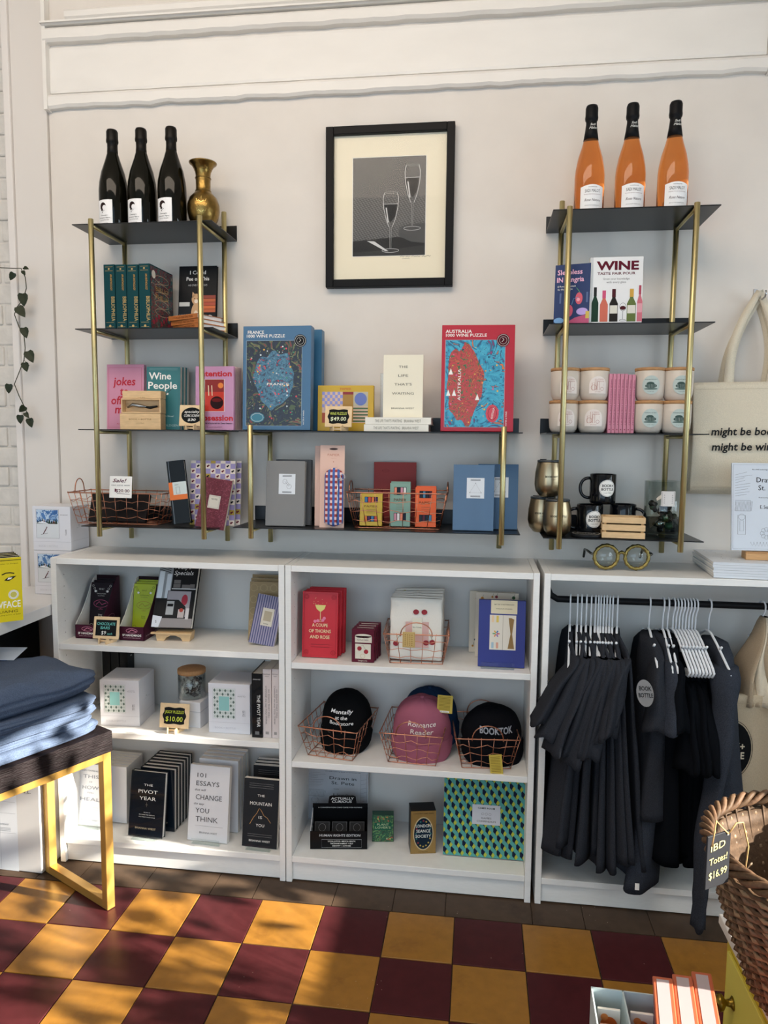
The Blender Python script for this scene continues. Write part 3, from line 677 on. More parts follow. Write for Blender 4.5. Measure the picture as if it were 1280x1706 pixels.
# sale basket with black notebooks
bc = ay((212, 872), -.125)
sb = wire_basket('wire_basket', 'long copper wire basket carrying a handwritten sale card', (bc.x, -.135, Z + .0012), (0, 0, 0), .335, .15, .285, .12, .105, 8, 4, 'l', group='copper wire baskets', hh=.05)
for i, (x, yw) in enumerate(((-.07, 4), (.035, -3))):
    o = thing('black_notebook', ['black notebook lying in sale basket at its left end', 'black notebook lying in sale basket at its right end'][i], 'notebook', (bc.x + x - .05, -.17, Z + .009), (R(-22), 0, R(yw)), 'black notebooks in the sale basket')
    m = MB(); m.box(0, .105, 0, .014, 0, .1, mat('#1a1515', .55), .002); m.rect(.02, .05, .045, .05, mat('#6e4a34')); m.build('cover', o)
    m = MB(); m.box(.004, .103, .002, .012, .0998, .1004, PAGES); m.build('page_block', o)
m = MB(); L, wd, h = fit((182, 829), (219, 828), (179, 793), -.218, ay((182, 829), -.218).z, -4, 6); m.box(0, wd, 0, .001, 0, h, PAPER)
DR = mat('#5a1230', .6)
m.text('Sale!', wd * .45, h * .72, h * .17, DR, w=wd * .62, shear=.3, bold=.02); m.text('ORIG. $27.95  NOW', wd * .5, h * .55, h * .06, mat('#6d6f74'), w=wd * .84); m.text('$20.00', wd * .6, h * .26, h * .15, DR, w=wd * .62, bold=.01); m.line([(wd * .35, h * .2), (wd * .92, h * .18)], .0012, DR); m.rect(wd * .24, wd * .3, h * .28, h * .42, DR)
L2 = ay((182, 829), -.2185); o = m.build('sale_card'); o.location = L2; o.rotation_euler = rotof(-4, 6); tag(o, 'white sale card handwritten $20.00 clipped on the wire basket', 'card')
def mol(m, w_, h_):
    m.rect(0, w_, h_ * .38, h_ * .66, mat('#e2732a'), -.0006); m.rect(w_ * .22, w_, h_ * .46, h_ * .66, mat('#cfd9d6'), -.0008); m.frame(w_ * .4, w_ * .6, h_ * .48, h_ * .58, .001, INK, -.001); m.text('classic', w_ * .45, h_ * .61, .004, INK, y=-.001)
    m.rect(w_ * .1, w_ * .13, 0, h_, mat('#5a6670', .2), -.0004)
o = book('black_notebook', 'tall black notebook with an orange and white paper band', 'notebook', ((288.5, 878), (318, 878), (273, 771), -.19, Z, 3, 4), .016, mat('#10161b', .3), art=mol, hard=True); o.rotation_euler = (-R(4), R(-7), R(3)); o.location.z += .004
def chk(m, w_, h_):
    n = 9; c = w_ / n; LV, CR_, YE, BU = mat('#9d90bd'), mat('#e7d9cb'), mat('#b0963a'), mat('#6d2332'); k = int(h_ / c) + 1
    for i in range(n):
        for j in range(k):
            z1 = min(h_, (j + 1) * c)
            if z1 <= j * c: continue
            m.rect(i * c, (i + 1) * c, j * c, z1, LV if (i + j) % 2 else (YE if (i * 7 + j * 5) % 11 == 0 else CR_), -.0004)
            if (i + j) % 2 == 0 and z1 - j * c > c * .8: m.disc((i + .4) * c, (j + .45) * c, c * .2, BU if (i + j) % 3 else INK, -.0007, n=8); m.disc((i + .62) * c, (j + .6) * c, c * .16, BU if (i + j) % 3 else INK, -.0007, n=8)
for i, l in enumerate(('lavender checkered notebook behind the burgundy one', 'lavender checkered notebook peeking out behind its twin')):
    book('checkered_notebook', l, 'notebook', ((316 + 10 * i, 874 - i * 5), (390 + 10 * i, 874 - i * 5), (320 + 9 * i, 768), -.15 + i * .03, Z, 0, 6), .012, mat('#b8a9cf', .5), art=chk, group='lavender checkered notebooks', hard=False)
def burg(m, w_, h_):
    m.rect(0, w_, 0, h_, artmat(['#5e1527', '#6d1c30', '#5e1527', '#8a3a4c', '#5e1527'], 150, 1, .6), -.0004)
    m.rect(w_ * .3, w_ * .7, h_ * .4, h_ * .66, mat('#ded8cc'), -.0008); m.text('NOTES', w_ * .5, h_ * .57, .005, INK, w=w_ * .2, y=-.001); m.frame(w_ * .33, w_ * .67, h_ * .42, h_ * .64, .0005, INK, -.001)
o = book('burgundy_notebook', 'small burgundy patterned notebook leaning on checkered notebook', 'notebook', ((325, 874), (373, 875), (342, 795), -.2, Z, 0, 10), .014, mat('#5e1527', .5), art=burg, hard=False, pages=mat('#e6dcc9')); o.rotation_euler = (-R(10), R(8), 0); o.location.z += .001

# ================================================================ MIDDLE WALL SHELF
Z = MZ[0]
def puz(title, cover, cols, mapcol, seal, sc=34):
    A1 = artmat(cols, sc * .55, 3); A2 = artmat(mapcol, sc * .95, 3)
    def f(m, w_, h_):
        P_ = PAPER
        m.text(title, w_ * (.19 if title[0] == 'F' else .23), h_ * .925, h_ * .032, P_, w=w_ * (.24 if title[0] == 'F' else .36), bold=.02); m.text('1000 WINE PUZZLE', w_ * .335, h_ * .89, h_ * .03, P_, w=w_ * .56, bold=.02)
        m.frame(w_ * .05, w_ * .87, h_ * .04, h_ * .86, .0012, mat('#a9b9c4')); m.rect(w_ * .055, w_ * .865, h_ * .042, h_ * .857, A1, -.0005)
        N = 60; c0, c1, rx, rz = (.48, .5, .3, .26) if title[0] == 'F' else (.32, .45, .24, .36)
        pts = [(w_ * (c0 + rx * math.cos(q * 2 * math.pi / N) * (1 + .3 * noise.noise(Vector((math.cos(q * 6.283 / N) * 2.2, math.sin(q * 6.283 / N) * 2.2, c0 * 9))))), h_ * (c1 + rz * math.sin(q * 2 * math.pi / N) * (1 + .35 * noise.noise(Vector((math.cos(q * 6.283 / N) * 2.2, math.sin(q * 6.283 / N) * 2.2, 4 + c0 * 9)))))) for q in range(N)]
        pts = [(min(max(a, w_ * .06), w_ * .86), min(max(b, h_ * .045), h_ * .85)) for a, b in pts]
        m.poly(pts, A2, -.0008)
        for q in range(60):
            a, b = rnd.uniform(.1, .82), rnd.uniform(.08, .82); m.disc(w_ * a, h_ * b, w_ * rnd.uniform(.005, .014), mat(rnd.choice(seal[1:])), -.0011, n=7)
        m.disc(w_ * .84, h_ * .855, w_ * .09, mat(seal[0]), -.0013); m.circ(w_ * .84, h_ * .855, w_ * .078, .0008, P_, -.0015); m.circ(w_ * .84, h_ * .855, w_ * .05, .0006, P_, -.0015); m.line([(w_ * .82, h_ * .84), (w_ * .85, h_ * .86), (w_ * .83, h_ * .875)], .0012, P_, -.0015)
        if title[0] == 'F':
            m.text('FRANCE', w_ * .52, h_ * .43, h_ * .025, P_, w=w_ * .32, y=-.0012); m.disc(w_ * .22, h_ * .12, w_ * .11, mat('#3c7d92'), -.0012, rz=h_ * .05, n=10); m.circ(w_ * .22, h_ * .12, w_ * .09, .0008, P_, -.0014, rz=h_ * .04, n=10)
        else:
            m.text('AUSTRALIA', w_ * .27, h_ * .44, h_ * .03, P_, w=h_ * .3, rot=90, y=-.0012); m.disc(w_ * .71, h_ * .17, w_ * .09, mat('#d04a58'), -.0012, rz=h_ * .085, n=12); m.circ(w_ * .71, h_ * .17, w_ * .06, .0012, mat('#7b1626'), -.0014, rz=h_ * .06, n=12); m.text('AUSTRALIA', w_ * .73, h_ * .17, h_ * .02, PAPER, w=h_ * .11, rot=80, y=-.0015)
            for a, b in ((.13, .56), (.1, .36), (.18, .36), (.5, .32)): m.poly([(w_ * (a - .03), h_ * (b - .025)), (w_ * (a + .03), h_ * (b - .025)), (w_ * a, h_ * (b + .035))], PAPER, -.0013)
        m.text('WATER & WINES', w_ * .91, h_ * .12, h_ * .014, P_, w=h_ * .14, rot=90, y=-.0008)
    return f
FR = puz('FRANCE', '#4a7193', ['#7c2f3c', '#4a5a3c', '#1c2533', '#1f2a3c', '#1a2230', '#6c7650', '#7c2f3c'], ['#c8505a', '#2b3c50', '#39607c', '#4f7f96', '#3c6a84', '#5c91a5', '#c8505a'], ['#16181c', '#d04a58', '#e0b04a', '#cfd8dc', '#3f8a6a'])
AU = puz('AUSTRALIA', '#b81f33', ['#7a3a6a', '#1f5f80', '#2f8fb0', '#3aa0bf', '#45a9c4', '#1f5f80', '#d0743a'], ['#3f5f3a', '#5f6a3f', '#b8433c', '#c23a40', '#8c3f34', '#c9653c', '#3f5f3a'], ['#4a0f1c', '#e0b04a', '#d85a8a', '#1f4f6a', '#e8a04a'])
slab('puzzle_box', 'blue puzzle box with dark map picture standing in front', 'puzzle', ((404, 712), (517, 716), (411, 545), -.175, Z, -1, 3), .04, mat('#446d90', .35), FR, 'wine map puzzle boxes')
slab('puzzle_box', 'blue puzzle box tucked behind the dark map puzzle', 'puzzle', ((440, 712), (535, 712), (440, 551), -.09, Z, -1, 2), .04, mat('#35698c', .35), None, 'wine map puzzle boxes')
slab('puzzle_box', 'red puzzle box with turquoise map picture at right end of shelf', 'puzzle', ((734, 715), (855, 719), (738, 543), -.175, Z, 2, 3), .04, mat('#b3182e', .35), AU, 'wine map puzzle boxes')
def kit(m, w_, h_):
    m.text('PAPIER', w_ * .5, h_ * .9, h_ * .05, mat('#c8642a'), w=w_ * .2); m.rect(w_ * .08, w_ * .9, h_ * .18, h_ * .86, mat('#d8b8a0'), -.0004)
    n = 8; x0, x1, z0, z1 = w_ * .08, w_ * .45, h_ * .45, h_ * .86
    for i in range(n):
        for j in range(6):
            if (i + j) % 2: m.rect(x0 + (x1 - x0) * i / n, x0 + (x1 - x0) * (i + 1) / n, z0 + (z1 - z0) * j / 6, z0 + (z1 - z0) * (j + 1) / 6, mat('#8f93cf'), -.0007)
    m.rect(w_ * .45, w_ * .64, h_ * .2, h_ * .86, mat('#a57c33'), -.0007); m.rect(w_ * .45, w_ * .64, h_ * .8, h_ * .86, mat('#8a2530'), -.0009)
    m.rect(w_ * .64, w_ * .9, h_ * .54, h_ * .86, mat('#b9b39c'), -.0007); m.disc(w_ * .77, h_ * .7, w_ * .11, mat('#6677b8'), -.0009, rz=h_ * .14)
    for q in range(5): m.rect(w_ * .64, w_ * .9, h_ * (.2 + q * .07), h_ * (.235 + q * .07), mat('#4b6a49'), -.0008)
    m.rect(w_ * .08, w_ * .45, h_ * .18, h_ * .4, mat('#a8472e'), -.0007)
slab('stationery_set', 'yellow boxed stationery set behind a small chalk sign', 'stationery', ((529, 716), (622, 716), (532, 643), -.12, Z, 0, 3), .02, mat('#c9a42a', .4), kit)
def sgn2(m, w_, h_):
    m.text('WINE PUZZLES', w_ * .5, h_ * .58, h_ * .13, mat('#c9d65a'), w=w_ * .62, shear=.2, y=-.0012, bold=.01); m.text('$49.00', w_ * .5, h_ * .3, h_ * .19, mat('#e9efc8'), w=w_ * .58, shear=.1, y=-.0012, bold=.01)
chalk('price_sign', 'chalk sign reading wine puzzles $49.00 before yellow stationery set', ((541, 711), (586, 712), (545, 677), -.21, Z, 3, 12), sgn2, 'fancy')
CRM = mat('#e9e2cd', .55)
LT = 'THE LIFE THAT\'S WAITING   BRIANNA WIEST'
for i, l in enumerate(('cream paperback lying at the bottom under the standing copy', 'cream paperback lying on top of the bottom cream copy')):
    L = ay((606.5 + i * 2, 718), -.215); Rr = ay((714 + i * 4, 718), -.215)
    flatbook('paperback_book', l, (L.x, -.215, Z + .0006 + i * .0222), Rr.x - L.x, .15, .0215, 0, mat('#eae6da', .55), LT, 'cream paperbacks with thin grey lettering', tcol=mat('#8c8878'))
def lifeart(m, w_, h_):
    for t_, z_, s_ in (('THE', .79, .23), ('LIFE', .65, .25), ("THAT'S", .51, .44), ('WAITING', .365, .55)): m.text(t_, w_ * .5, h_ * z_, h_ * .04, mat('#6b675c'), w=w_ * s_)
    m.text('BRIANNA WIEST', w_ * .5, h_ * .135, h_ * .026, mat('#6b675c'), w=w_ * .58)
book('paperback_book', 'cream paperback standing upright on two lying copies', 'book', ((638, 695), (704, 697), (640, 592), -.16, Z + .0446, 1, 3), .018, CRM, art=lifeart, hard=False, group='cream paperbacks with thin grey lettering')
m = MB(); L, wd, h = fit((633, 714), (642, 714), (633, 622), -.1, Z, 0, 0); m.box(0, .05, 0, .03, 0, h, ACRYL, .001); o = m.build('acrylic_block'); L.z = Z + .0005; o.location = L; tag(o, 'clear acrylic block half hidden behind the upright cream book', 'display block')

Z = MZ[1]
def linen(fig):
    def f(m, w_, h_):
        x0, x1, z0, z1 = w_ * .33, w_ * .76, h_ * .49, h_ * .8
        m.rect(x0, x1, z0, z1, mat('#dfe4ea', .6), -.0004); cx = (x0 + x1) / 2
        lines(m, x0 + (x1 - x0) * .22, x1 - (x1 - x0) * .22, (z1 - .005, z1 - .008, z0 + .005, z0 + .008), INK, .0012)
        if fig == 'circles':
            a, b, r_ = cx - .007, cx + .007, .0075; zc = (z0 + z1) / 2
            m.circ(a, zc + .008, r_, .0005, INK); m.circ(b, zc - .008, r_, .0005, INK); m.line([(a, zc + .008), (b, zc - .008)], .0005, INK); m.line([(a + .004, zc + .011), (b + .003, zc - .005)], .0005, INK)
        else:
            q = (x1 - x0) * .32; zc = (z0 + z1) / 2 - .002; T_ = [(cx - q, zc - q * .7), (cx + q, zc - q * .7), (cx, zc + q)]
            m.line(T_, .0005, INK, closed=True)
            for a, b in T_: m.disc(a, b, .0012, INK, -.0007)
    return f
LIN = mat('#858585', .8, bump=.35, scale=500); 
book('linen_book', 'grey linen book with white label of two circles', 'book', ((442, 875), (506, 878), (450, 769), -.2, Z, 0, 6), .022, LIN, art=linen('circles'), group='grey linen books')
book('linen_book', 'dark grey linen book hidden behind the two circles copy', 'book', ((458, 873), (517, 875), (453, 766), -.155, Z, 0, 5), .02, mat('#5d5f62', .8, bump=.3, scale=500), group='grey linen books')
LB = mat('#5a7796', .75, bump=.3, scale=500)
book('linen_book', 'blue linen book with triangle label standing in front', 'book', ((754, 883), (822, 886), (760, 775), -.195, Z, 0, 5), .018, LB, art=linen('tri'), group='blue linen books')
book('linen_book', 'blue linen book with triangle label behind the brass post', 'book', ((795, 878), (862, 881), (798, 774), -.14, Z, 0, 5), .018, mat('#4d6d8e', .75, bump=.3, scale=500), art=linen('tri'), group='blue linen books')
PC = mat('#e6bfae', .6)
def papier(m, w_, h_):
    m.disc(w_ * .55, h_ * .955, w_ * .17, mat('#4a3a38'), -.0005, rz=h_ * .013); m.text('PAPIER', w_ * .55, h_ * .87, h_ * .03, mat('#c98a74'), w=w_ * .48); m.text('sunglasses case', w_ * .55, h_ * .84, h_ * .008, mat('#c98a74')); m.disc(w_ * .55, h_ * .8, .002, mat('#c98a74'))
slab('backing_card', 'pale pink card behind the striped pouch card', 'card', ((524, 873), (568, 873), (524, 743), -.155, Z, 0, 2), .003, PC, None, 'pink pouch cards')
pc = slab('backing_card', 'pale pink card carrying a blue and red striped pouch', 'card', ((532, 876), (573, 878), (538, 742), -.2, Z, 0, 3), .002, PC, papier, 'pink pouch cards')
L, wd, h = fit((532, 876), (573, 878), (538, 742), -.2, Z, 0, 3)
po = thing('striped_pouch', 'blue and red striped fabric pouch mounted on pink card', 'pouch', L + Vector((wd * .08 + .012, -.002, .006)), rotof(1, 3))
pw_, ph_ = .062, .19
m = MB(); rings = []
for i in range(19):
    q = i / 18; rr = math.sqrt(max(0, 1 - (max(0, (q - .86) / .14)) ** 2)) * math.sqrt(max(0, 1 - (max(0, (.08 - q) / .08)) ** 2)); rr = max(rr, .15)
    hw = pw_ / 2 * rr; rings.append([(pw_ / 2 + hw * math.cos(a) , -.009 + .0085 * rr * math.sin(a), ph_ * q) for a in [2 * math.pi * k / 20 for k in range(20)]])
def stripe():
    mm = bpy.data.materials.new('striped_cloth'); mm.use_nodes = True; nt = mm.node_tree; b = nt.nodes['Principled BSDF']; b.inputs['Roughness'].default_value = .75
    tc = nt.nodes.new('ShaderNodeTexCoord'); sx = nt.nodes.new('ShaderNodeSeparateXYZ'); nt.links.new(tc.outputs['Object'], sx.inputs[0])
    def band(out, per, duty):
        a = nt.nodes.new('ShaderNodeMath'); a.operation = 'PINGPONG'; a.inputs[1].default_value = per / 2; nt.links.new(out, a.inputs[0])
        l = nt.nodes.new('ShaderNodeMath'); l.operation = 'LESS_THAN'; l.inputs[1].default_value = per / 2 * duty; nt.links.new(a.outputs[0], l.inputs[0]); return l.outputs[0]
    h1 = band(sx.outputs['Z'], .018, .5); v1 = band(sx.outputs['X'], .0155, .5)
    m1 = nt.nodes.new('ShaderNodeMix'); m1.data_type = 'RGBA'; m1.inputs[6].default_value = lin('#e6c6c6'); m1.inputs[7].default_value = lin('#9c3a3a'); nt.links.new(h1, m1.inputs[0])
    m2 = nt.nodes.new('ShaderNodeMix'); m2.data_type = 'RGBA'; m2.inputs[7].default_value = lin('#3f62a8'); nt.links.new(v1, m2.inputs[0]); nt.links.new(m1.outputs[2], m2.inputs[6]); nt.links.new(m2.outputs[2], b.inputs['Base Color'])
    return mm
m.loft(rings, stripe()); m.build('pouch_body', po)
m = MB(); m.tube([(pw_ * .7, -.0195, ph_ * .06), (pw_ * .72, -.0195, ph_ * .85)], .0012, SILVER, 5); m.tube([(pw_ * .75, -.021, ph_ * .8), (pw_ * .9, -.021, ph_ * .84)], .002, SILVER, 5); zp = m.build('zip', po)
m = MB(); m.tube([(pw_ * .98 + .008 * math.cos(a), -.02, ph_ * .85 + .009 * math.sin(a)) for a in [2 * math.pi * k / 16 for k in range(16)]], .0009, SILVER, 5, closed=True); m.build('key_ring', zp)
# basket with pencil sets
a_, b_ = ay((590, 886), -.2), ay((731, 888), -.2)
wx = (a_.x + b_.x) / 2
wire_basket('wire_basket', 'copper wire basket holding coloured pencil packs on middle shelf', (wx, -.125, Z + .0012), (0, 0, 0), .322, .17, .275, .13, .115, 7, 4, 'lr', group='copper wire baskets', hh=.04)
book('hardback_book', 'red hardback standing behind the pencil basket', 'book', ((622, 878), (692, 878), (622, 770), -.042, Z, 0, 2), .012, mat('#9c3430', .6), art=lambda m, w_, h_: (m.circ(w_ * .28, h_ * .86, .012, .0005, mat('#6d2220'), rz=.005), m.line([(w_ * .18, h_ * .86), (w_ * .38, h_ * .86)], .0005, mat('#6d2220'))))
def pack(label, bl, br, tl, y, col, sw, lean=8):
    (L, wd, h) = fit(bl, br, tl, y, Z + .004, 0, lean)
    L.z = Z + .0065
    o = thing('pencil_pack', label, 'pencils', L, rotof(0, lean), 'coloured pencil packs in the basket'); cc = mat(col, .5)
    m = MB(); m.box(0, wd, 0, .014, 0, h, cc, .001)
    for zc, s_ in ((.82, 0), (.22, 1)):
        x0, x1 = wd * .2, wd * .8
        m.rect(x0, x1, h * (zc - .09), h * (zc + .09), mat('#15151a'), -.0005)
        for k in range(4): m.rect(x0 + (x1 - x0) * (k + .12) / 4, x0 + (x1 - x0) * (k + .88) / 4, h * (zc - .08), h * (zc + .08), mat(sw[(k + s_ * 2) % len(sw)]), -.0008)
    m.text('PAPIER', wd * .5, h * .58, h * .07, mat('#6b4a2a'), w=wd * .6); lines(m, wd * .3, wd * .7, (h * .5, h * .45, h * .4), mat('#6b5a3a'), .0008)
    m.build('sleeve', o)
    m = MB(); m.box(.0015, wd - .0015, .0145, .028, 0, h * 1.04, mat(col, .5), .001); m.build('backing_sleeve', o)
pack('yellow pencil pack at left in the wire basket', (599, 880), (636, 882), (611, 824), -.165, '#c7a83a', ['#2f6ea0', '#c8442a', '#d8722a', '#4a2f5c'])
pack('sage green pencil pack in the middle of the wire basket', (649, 882), (683, 883), (649, 806), -.165, '#7fa091', ['#e88a6a', '#1f2a3a', '#c98a9a', '#e0dcd8'], 4)
pack('bright orange pencil pack at right in the wire basket', (691, 884), (726, 884), (691, 813), -.165, '#e2602a', ['#24303c', '#3f7a9a', '#2a2f38', '#5a2f3c'], 5)

# ================================================================ RIGHT WALL SHELF
GL_O = mat('#f29a52', .03, trans=.93, ior=1.36)
def bottle_rose(loc, label):
    o = thing('rose_wine_bottle', label, 'bottle', loc, (0, 0, R(6)), 'rose sparkling wine bottles'); r = .0445
    m = MB(); m.lathe([(0, .004), (.03, .001), (r - .003, 0), (r, .006), (r, .118), (r - .002, .14), (r - .008, .172), (.0265, .205), (.0185, .236), (.0165, .25)], GL_O, 36); m.build('glass_body', o)
    m = MB(); fo = mat('#101012', .5, bump=.3, scale=120); m.lathe([(.0225, .225), (.0185, .25), (.016, .272), (.016, .28), (.0185, .283), (.0195, .29), (.0185, .298), (.0185, .318), (.016, .325), (0, .326)], fo, 24)
    m.warp = cyl(.0195); m.text('Sadi', 0, .262, .007, PAPER, shear=.4, y=-.0008); m.text('Malot', .001, .252, .007, PAPER, shear=.4, y=-.002); m.warp = None; m.build('foil_cap', o)
    m = MB(); m.warp = cyl(r + .0006)
    m.grid(-.037, .037, .004, .078, LAB, 0, 12); n = 12
    m.cols(-.037, .037, lambda q: .0775, lambda q: .0775 + .006 * math.cos(math.pi * q / .074), LAB, 0, 12)
    m.text('CHAMPAGNE', 0, .075, .0028, INK, w=.026, y=-.0005); m.text('SADI MALOT', 0, .061, .0095, INK, w=.046, y=-.0005, bold=-.005); m.text('GRAND VIN DE CHAMPAGNE', 0, .054, .0025, mat('#8a6a6a'), w=.052, y=-.0005)
    m.text('Rose Nature', 0, .035, .008, mat('#5c4a4a'), w=.048, y=-.0005, shear=.45); m.text('RECOLTANT MANIPULANT', 0, .022, .0025, mat('#6b6b6b'), w=.044, y=-.0005); m.line([(-.03, .049), (.03, .049)], .0004, mat('#9a8a8a'), -.0005)
    m.build('paper_label', o)
for x, l in ((1.722, 'amber rose bottle, leftmost of three on the right shelf'), (1.842, 'amber rose bottle in the middle of three on the right shelf'), (1.966, 'amber rose bottle, rightmost of three on the right shelf')): bottle_rose((x, -.15, ZT + .0005), l)
Z = UZ[1]
NV = mat('#2f3f68', .4)
def sang(m, w_, h_):
    P1 = mat('#f0b8d4')
    m.text('Sleepless', w_ * .42, h_ * .83, h_ * .085, P1, w=w_ * .7, bold=.03); m.text('IN Sangria', w_ * .44, h_ * .705, h_ * .085, P1, w=w_ * .76, bold=.03); m.text('60 Romantic Cocktails', w_ * .34, h_ * .62, h_ * .03, PAPER, w=w_ * .52); m.text('for Movie Night', w_ * .3, h_ * .57, h_ * .03, PAPER, w=w_ * .42)
    m.disc(w_ * .7, h_ * .42, w_ * .1, mat('#d2566a'), -.0007, rz=h_ * .1); m.disc(w_ * .44, h_ * .22, w_ * .1, mat('#c9506c'), -.0007, rz=h_ * .1); m.disc(w_ * .68, h_ * .4, w_ * .05, mat('#f2a0b0'), -.0009)
    m.poly([(w_ * .3, 0), (w_, 0), (w_, h_ * .16), (w_ * .6, h_ * .1)], mat('#b84a72'), -.0006); m.disc(w_ * .8, h_ * .2, w_ * .16, mat('#b9a0dc'), -.0008, rz=h_ * .06); m.rect(w_ * .9, w_, h_ * .08, h_ * .2, mat('#c9b048'), -.0009); m.disc(w_ * .15, h_ * .06, w_ * .14, mat('#6a9ac9'), -.0008, rz=h_ * .05)
    m.line([(w_ * .72, h_ * .52), (w_ * .62, h_ * .6)], .0015, mat('#5aa06a'), -.0008); m.line([(w_ * .5, h_ * .32), (w_ * .55, h_ * .42), (w_ * .68, h_ * .44)], .0012, mat('#6a9ac9'), -.0008)
    for a in (.15, .3, .9): m.rect(w_ * a, w_ * (a + .05), h_ * .35, h_ * .52, mat('#4a5f8c'), -.0005)
o = book('paperback_book', 'navy cocktail book with pink lettering and two drinks on cover', 'book', ((922, 541), (981, 541), (922, 444), -.2, Z, -14, 4), .026, NV, art=sang, hard=False)
m = MB(); T_ = Matrix.Translation((-.0006, .026, 0)) @ Matrix.Rotation(R(-90), 4, 'Z'); m.T = T_; m.text('Sleepless in Sangria', .013, .12, .009, mat('#d592ac'), w=.12, rot=-90, y=-.0004); o2 = m.build('spine_lettering', o)
def wine(m, w_, h_):
    B_ = mat('#5c1426', .5); W2 = mat('#e3e3e3', .35); m.rect(w_ * .06, w_, 0, h_, W2, -.0004)
    m.text('WINE', w_ * .52, h_ * .81, h_ * .13, B_, w=w_ * .8, bold=.07); m.text('TASTE PAIR POUR', w_ * .5, h_ * .735, h_ * .04, B_, w=w_ * .72, bold=.04); m.text('Grow your knowledge', w_ * .5, h_ * .66, h_ * .03, mat('#555'.replace('#555', '#555555')), w=w_ * .5); m.text('with every glass', w_ * .5, h_ * .61, h_ * .03, mat('#555555'), w=w_ * .37)
    def bot(cx, wd_, ht, c, neck, lab=None, base=.03):
        z0 = h_ * base; ht *= h_; wd_ *= w_
        m.poly([(cx * w_ - wd_ / 2, z0), (cx * w_ + wd_ / 2, z0), (cx * w_ + wd_ / 2, z0 + ht * .55), (cx * w_ + wd_ * .2, z0 + ht * .72), (cx * w_ + wd_ * .2, z0 + ht), (cx * w_ - wd_ * .2, z0 + ht), (cx * w_ - wd_ * .2, z0 + ht * .72), (cx * w_ - wd_ / 2, z0 + ht * .55)], mat(c), -.0007)
        m.rect(cx * w_ - wd_ * .22, cx * w_ + wd_ * .22, z0 + ht * .75, z0 + ht, mat(neck), -.0009)
        if lab: m.rect(cx * w_ - wd_ * .44, cx * w_ + wd_ * .44, z0 + ht * .25, z0 + ht * .5, mat(lab), -.0009)
    bot(.11, .13, .52, '#1f3a2c', '#2a2a2a'); bot(.28, .15, .47, '#c8654f', '#c84a72'); bot(.465, .16, .49, '#26221f', '#4a1a22', '#d8d4c8'); bot(.8, .17, .49, '#5a6a2c', '#c89a3a', '#d8d4c8'); bot(.955, .1, .54, '#c86a78', '#a83a50', '#d89aa4')
    m.circ(w_ * .64, h_ * .25, w_ * .06, .0008, INK, -.0008, rz=h_ * .06); m.disc(w_ * .64, h_ * .235, w_ * .055, mat('#4a1a22'), -.0009, rz=h_ * .03); m.line([(w_ * .64, h_ * .19), (w_ * .64, h_ * .06)], .001, INK, -.0008); m.circ(w_ * .64, h_ * .05, w_ * .06, .0008, INK, -.0008, rz=h_ * .012)
book('hardback_book', 'white hardback with a row of drawn bottles on its cover', 'book', ((981, 540), (1069, 540), (986, 430), -.21, Z, 0, 3), .022, mat('#c9cbcc', .35), art=wine)
Z = UZ[2]
CER = mat('#cfc4b8', .35); CORK = mat('#b98a5c', .75, bump=.3, scale=150, var=.15)
def candle(loc, label, tint, yaw):
    o = thing('candle_jar', label, 'candle', loc, (0, 0, R(yaw)), 'cream candle jars with cork lids'); r = .0445
    m = MB(); m.lathe([(0, .003), (.03, .0), (.037, .004), (.0425, .016), (r, .04), (r, .088), (r - .002, .09), (r - .003, .088), (r - .003, .03), (0, .02)], CER, 32); m.build('jar', o)
    m = MB(); m.lathe([(0, .0885), (.041, .0885), (.045, .0905), (.0455, .0975), (.044, .099), (0, .099)], CORK, 32); m.build('cork_lid', o)
    m = MB(); m.warp = cyl(r + .0005); c = mat('#e4d9d2' if tint == 'r' else '#b9c6c2', .6); k = mat('#a86a5a' if tint == 'r' else '#3f5450', .6); n = 14; w2 = .027 if tint == 'r' else .026
    if tint == 'r': m.cols(-w2, w2, lambda q: .02, lambda q: .046 + .026 * math.sqrt(max(0, 1 - (q / w2) ** 2)), c, -.0002, 16)
    else: m.disc(0, .046, w2, c, -.0002, rz=.028)
    if tint == 'r':
        for a, b, h_ in ((-.014, .008, .022), (-.007, .005, .034), (.0, .006, .026)): m.frame(a - b / 2, a + b / 2, .03, .03 + h_, .0009, k, -.0005)
        m.circ(-.013, .038, .008, .0009, k, -.0005); m.circ(.012, .034, .005, .0009, k, -.0005); m.text('PORCH', .008, .061, .0038, k, y=-.0005, w=.016); m.text('SESSION', .008, .055, .0038, k, y=-.0005, w=.02); lines(m, -.002, .018, (.05, .047, .044), k, .0005, -.0005); m.text('SOY CANDLE', 0, .024, .0022, k, y=-.0005)
    else:
        m.disc(0, .043, .017, k, -.0004, rz=.007); m.disc(-.002, .05, .011, k, -.0004, rz=.005); 
        for a in range(-3, 4): m.line([(a * .004, .037), (a * .004, .048)], .0006, c, -.0007)
        m.disc(0, .034, .02, mat('#5a706b'), -.0003, rz=.003); m.text('MORNING RETREAT', 0, .0605, .0032, k, w=.036, y=-.0005); m.text('soy wax candle', 0, .025, .0022, k, y=-.0005)
    m.build('round_label', o)
cs = [((939, 'r'), 10), ((987, 'r'), 4), ((1079, 'g'), 0), ((1126, 'g'), 6)]
pos = ['far left', 'second from left', 'third from left', 'far right']
for row in range(2):
    for i, ((px, tnt), yw) in enumerate(cs):
        p = ay((px + (1 if row else 0), 700), -.165); candle((p.x, -.165, Z + .0006 + row * .0995), ('cream candle jar with %s label, %s in the %s row' % ('pink' if tnt == 'r' else 'green', pos[i], 'upper' if row else 'lower')), tnt, yw + rnd.uniform(-8, 8))
PK = mat('#cc8498', .5)
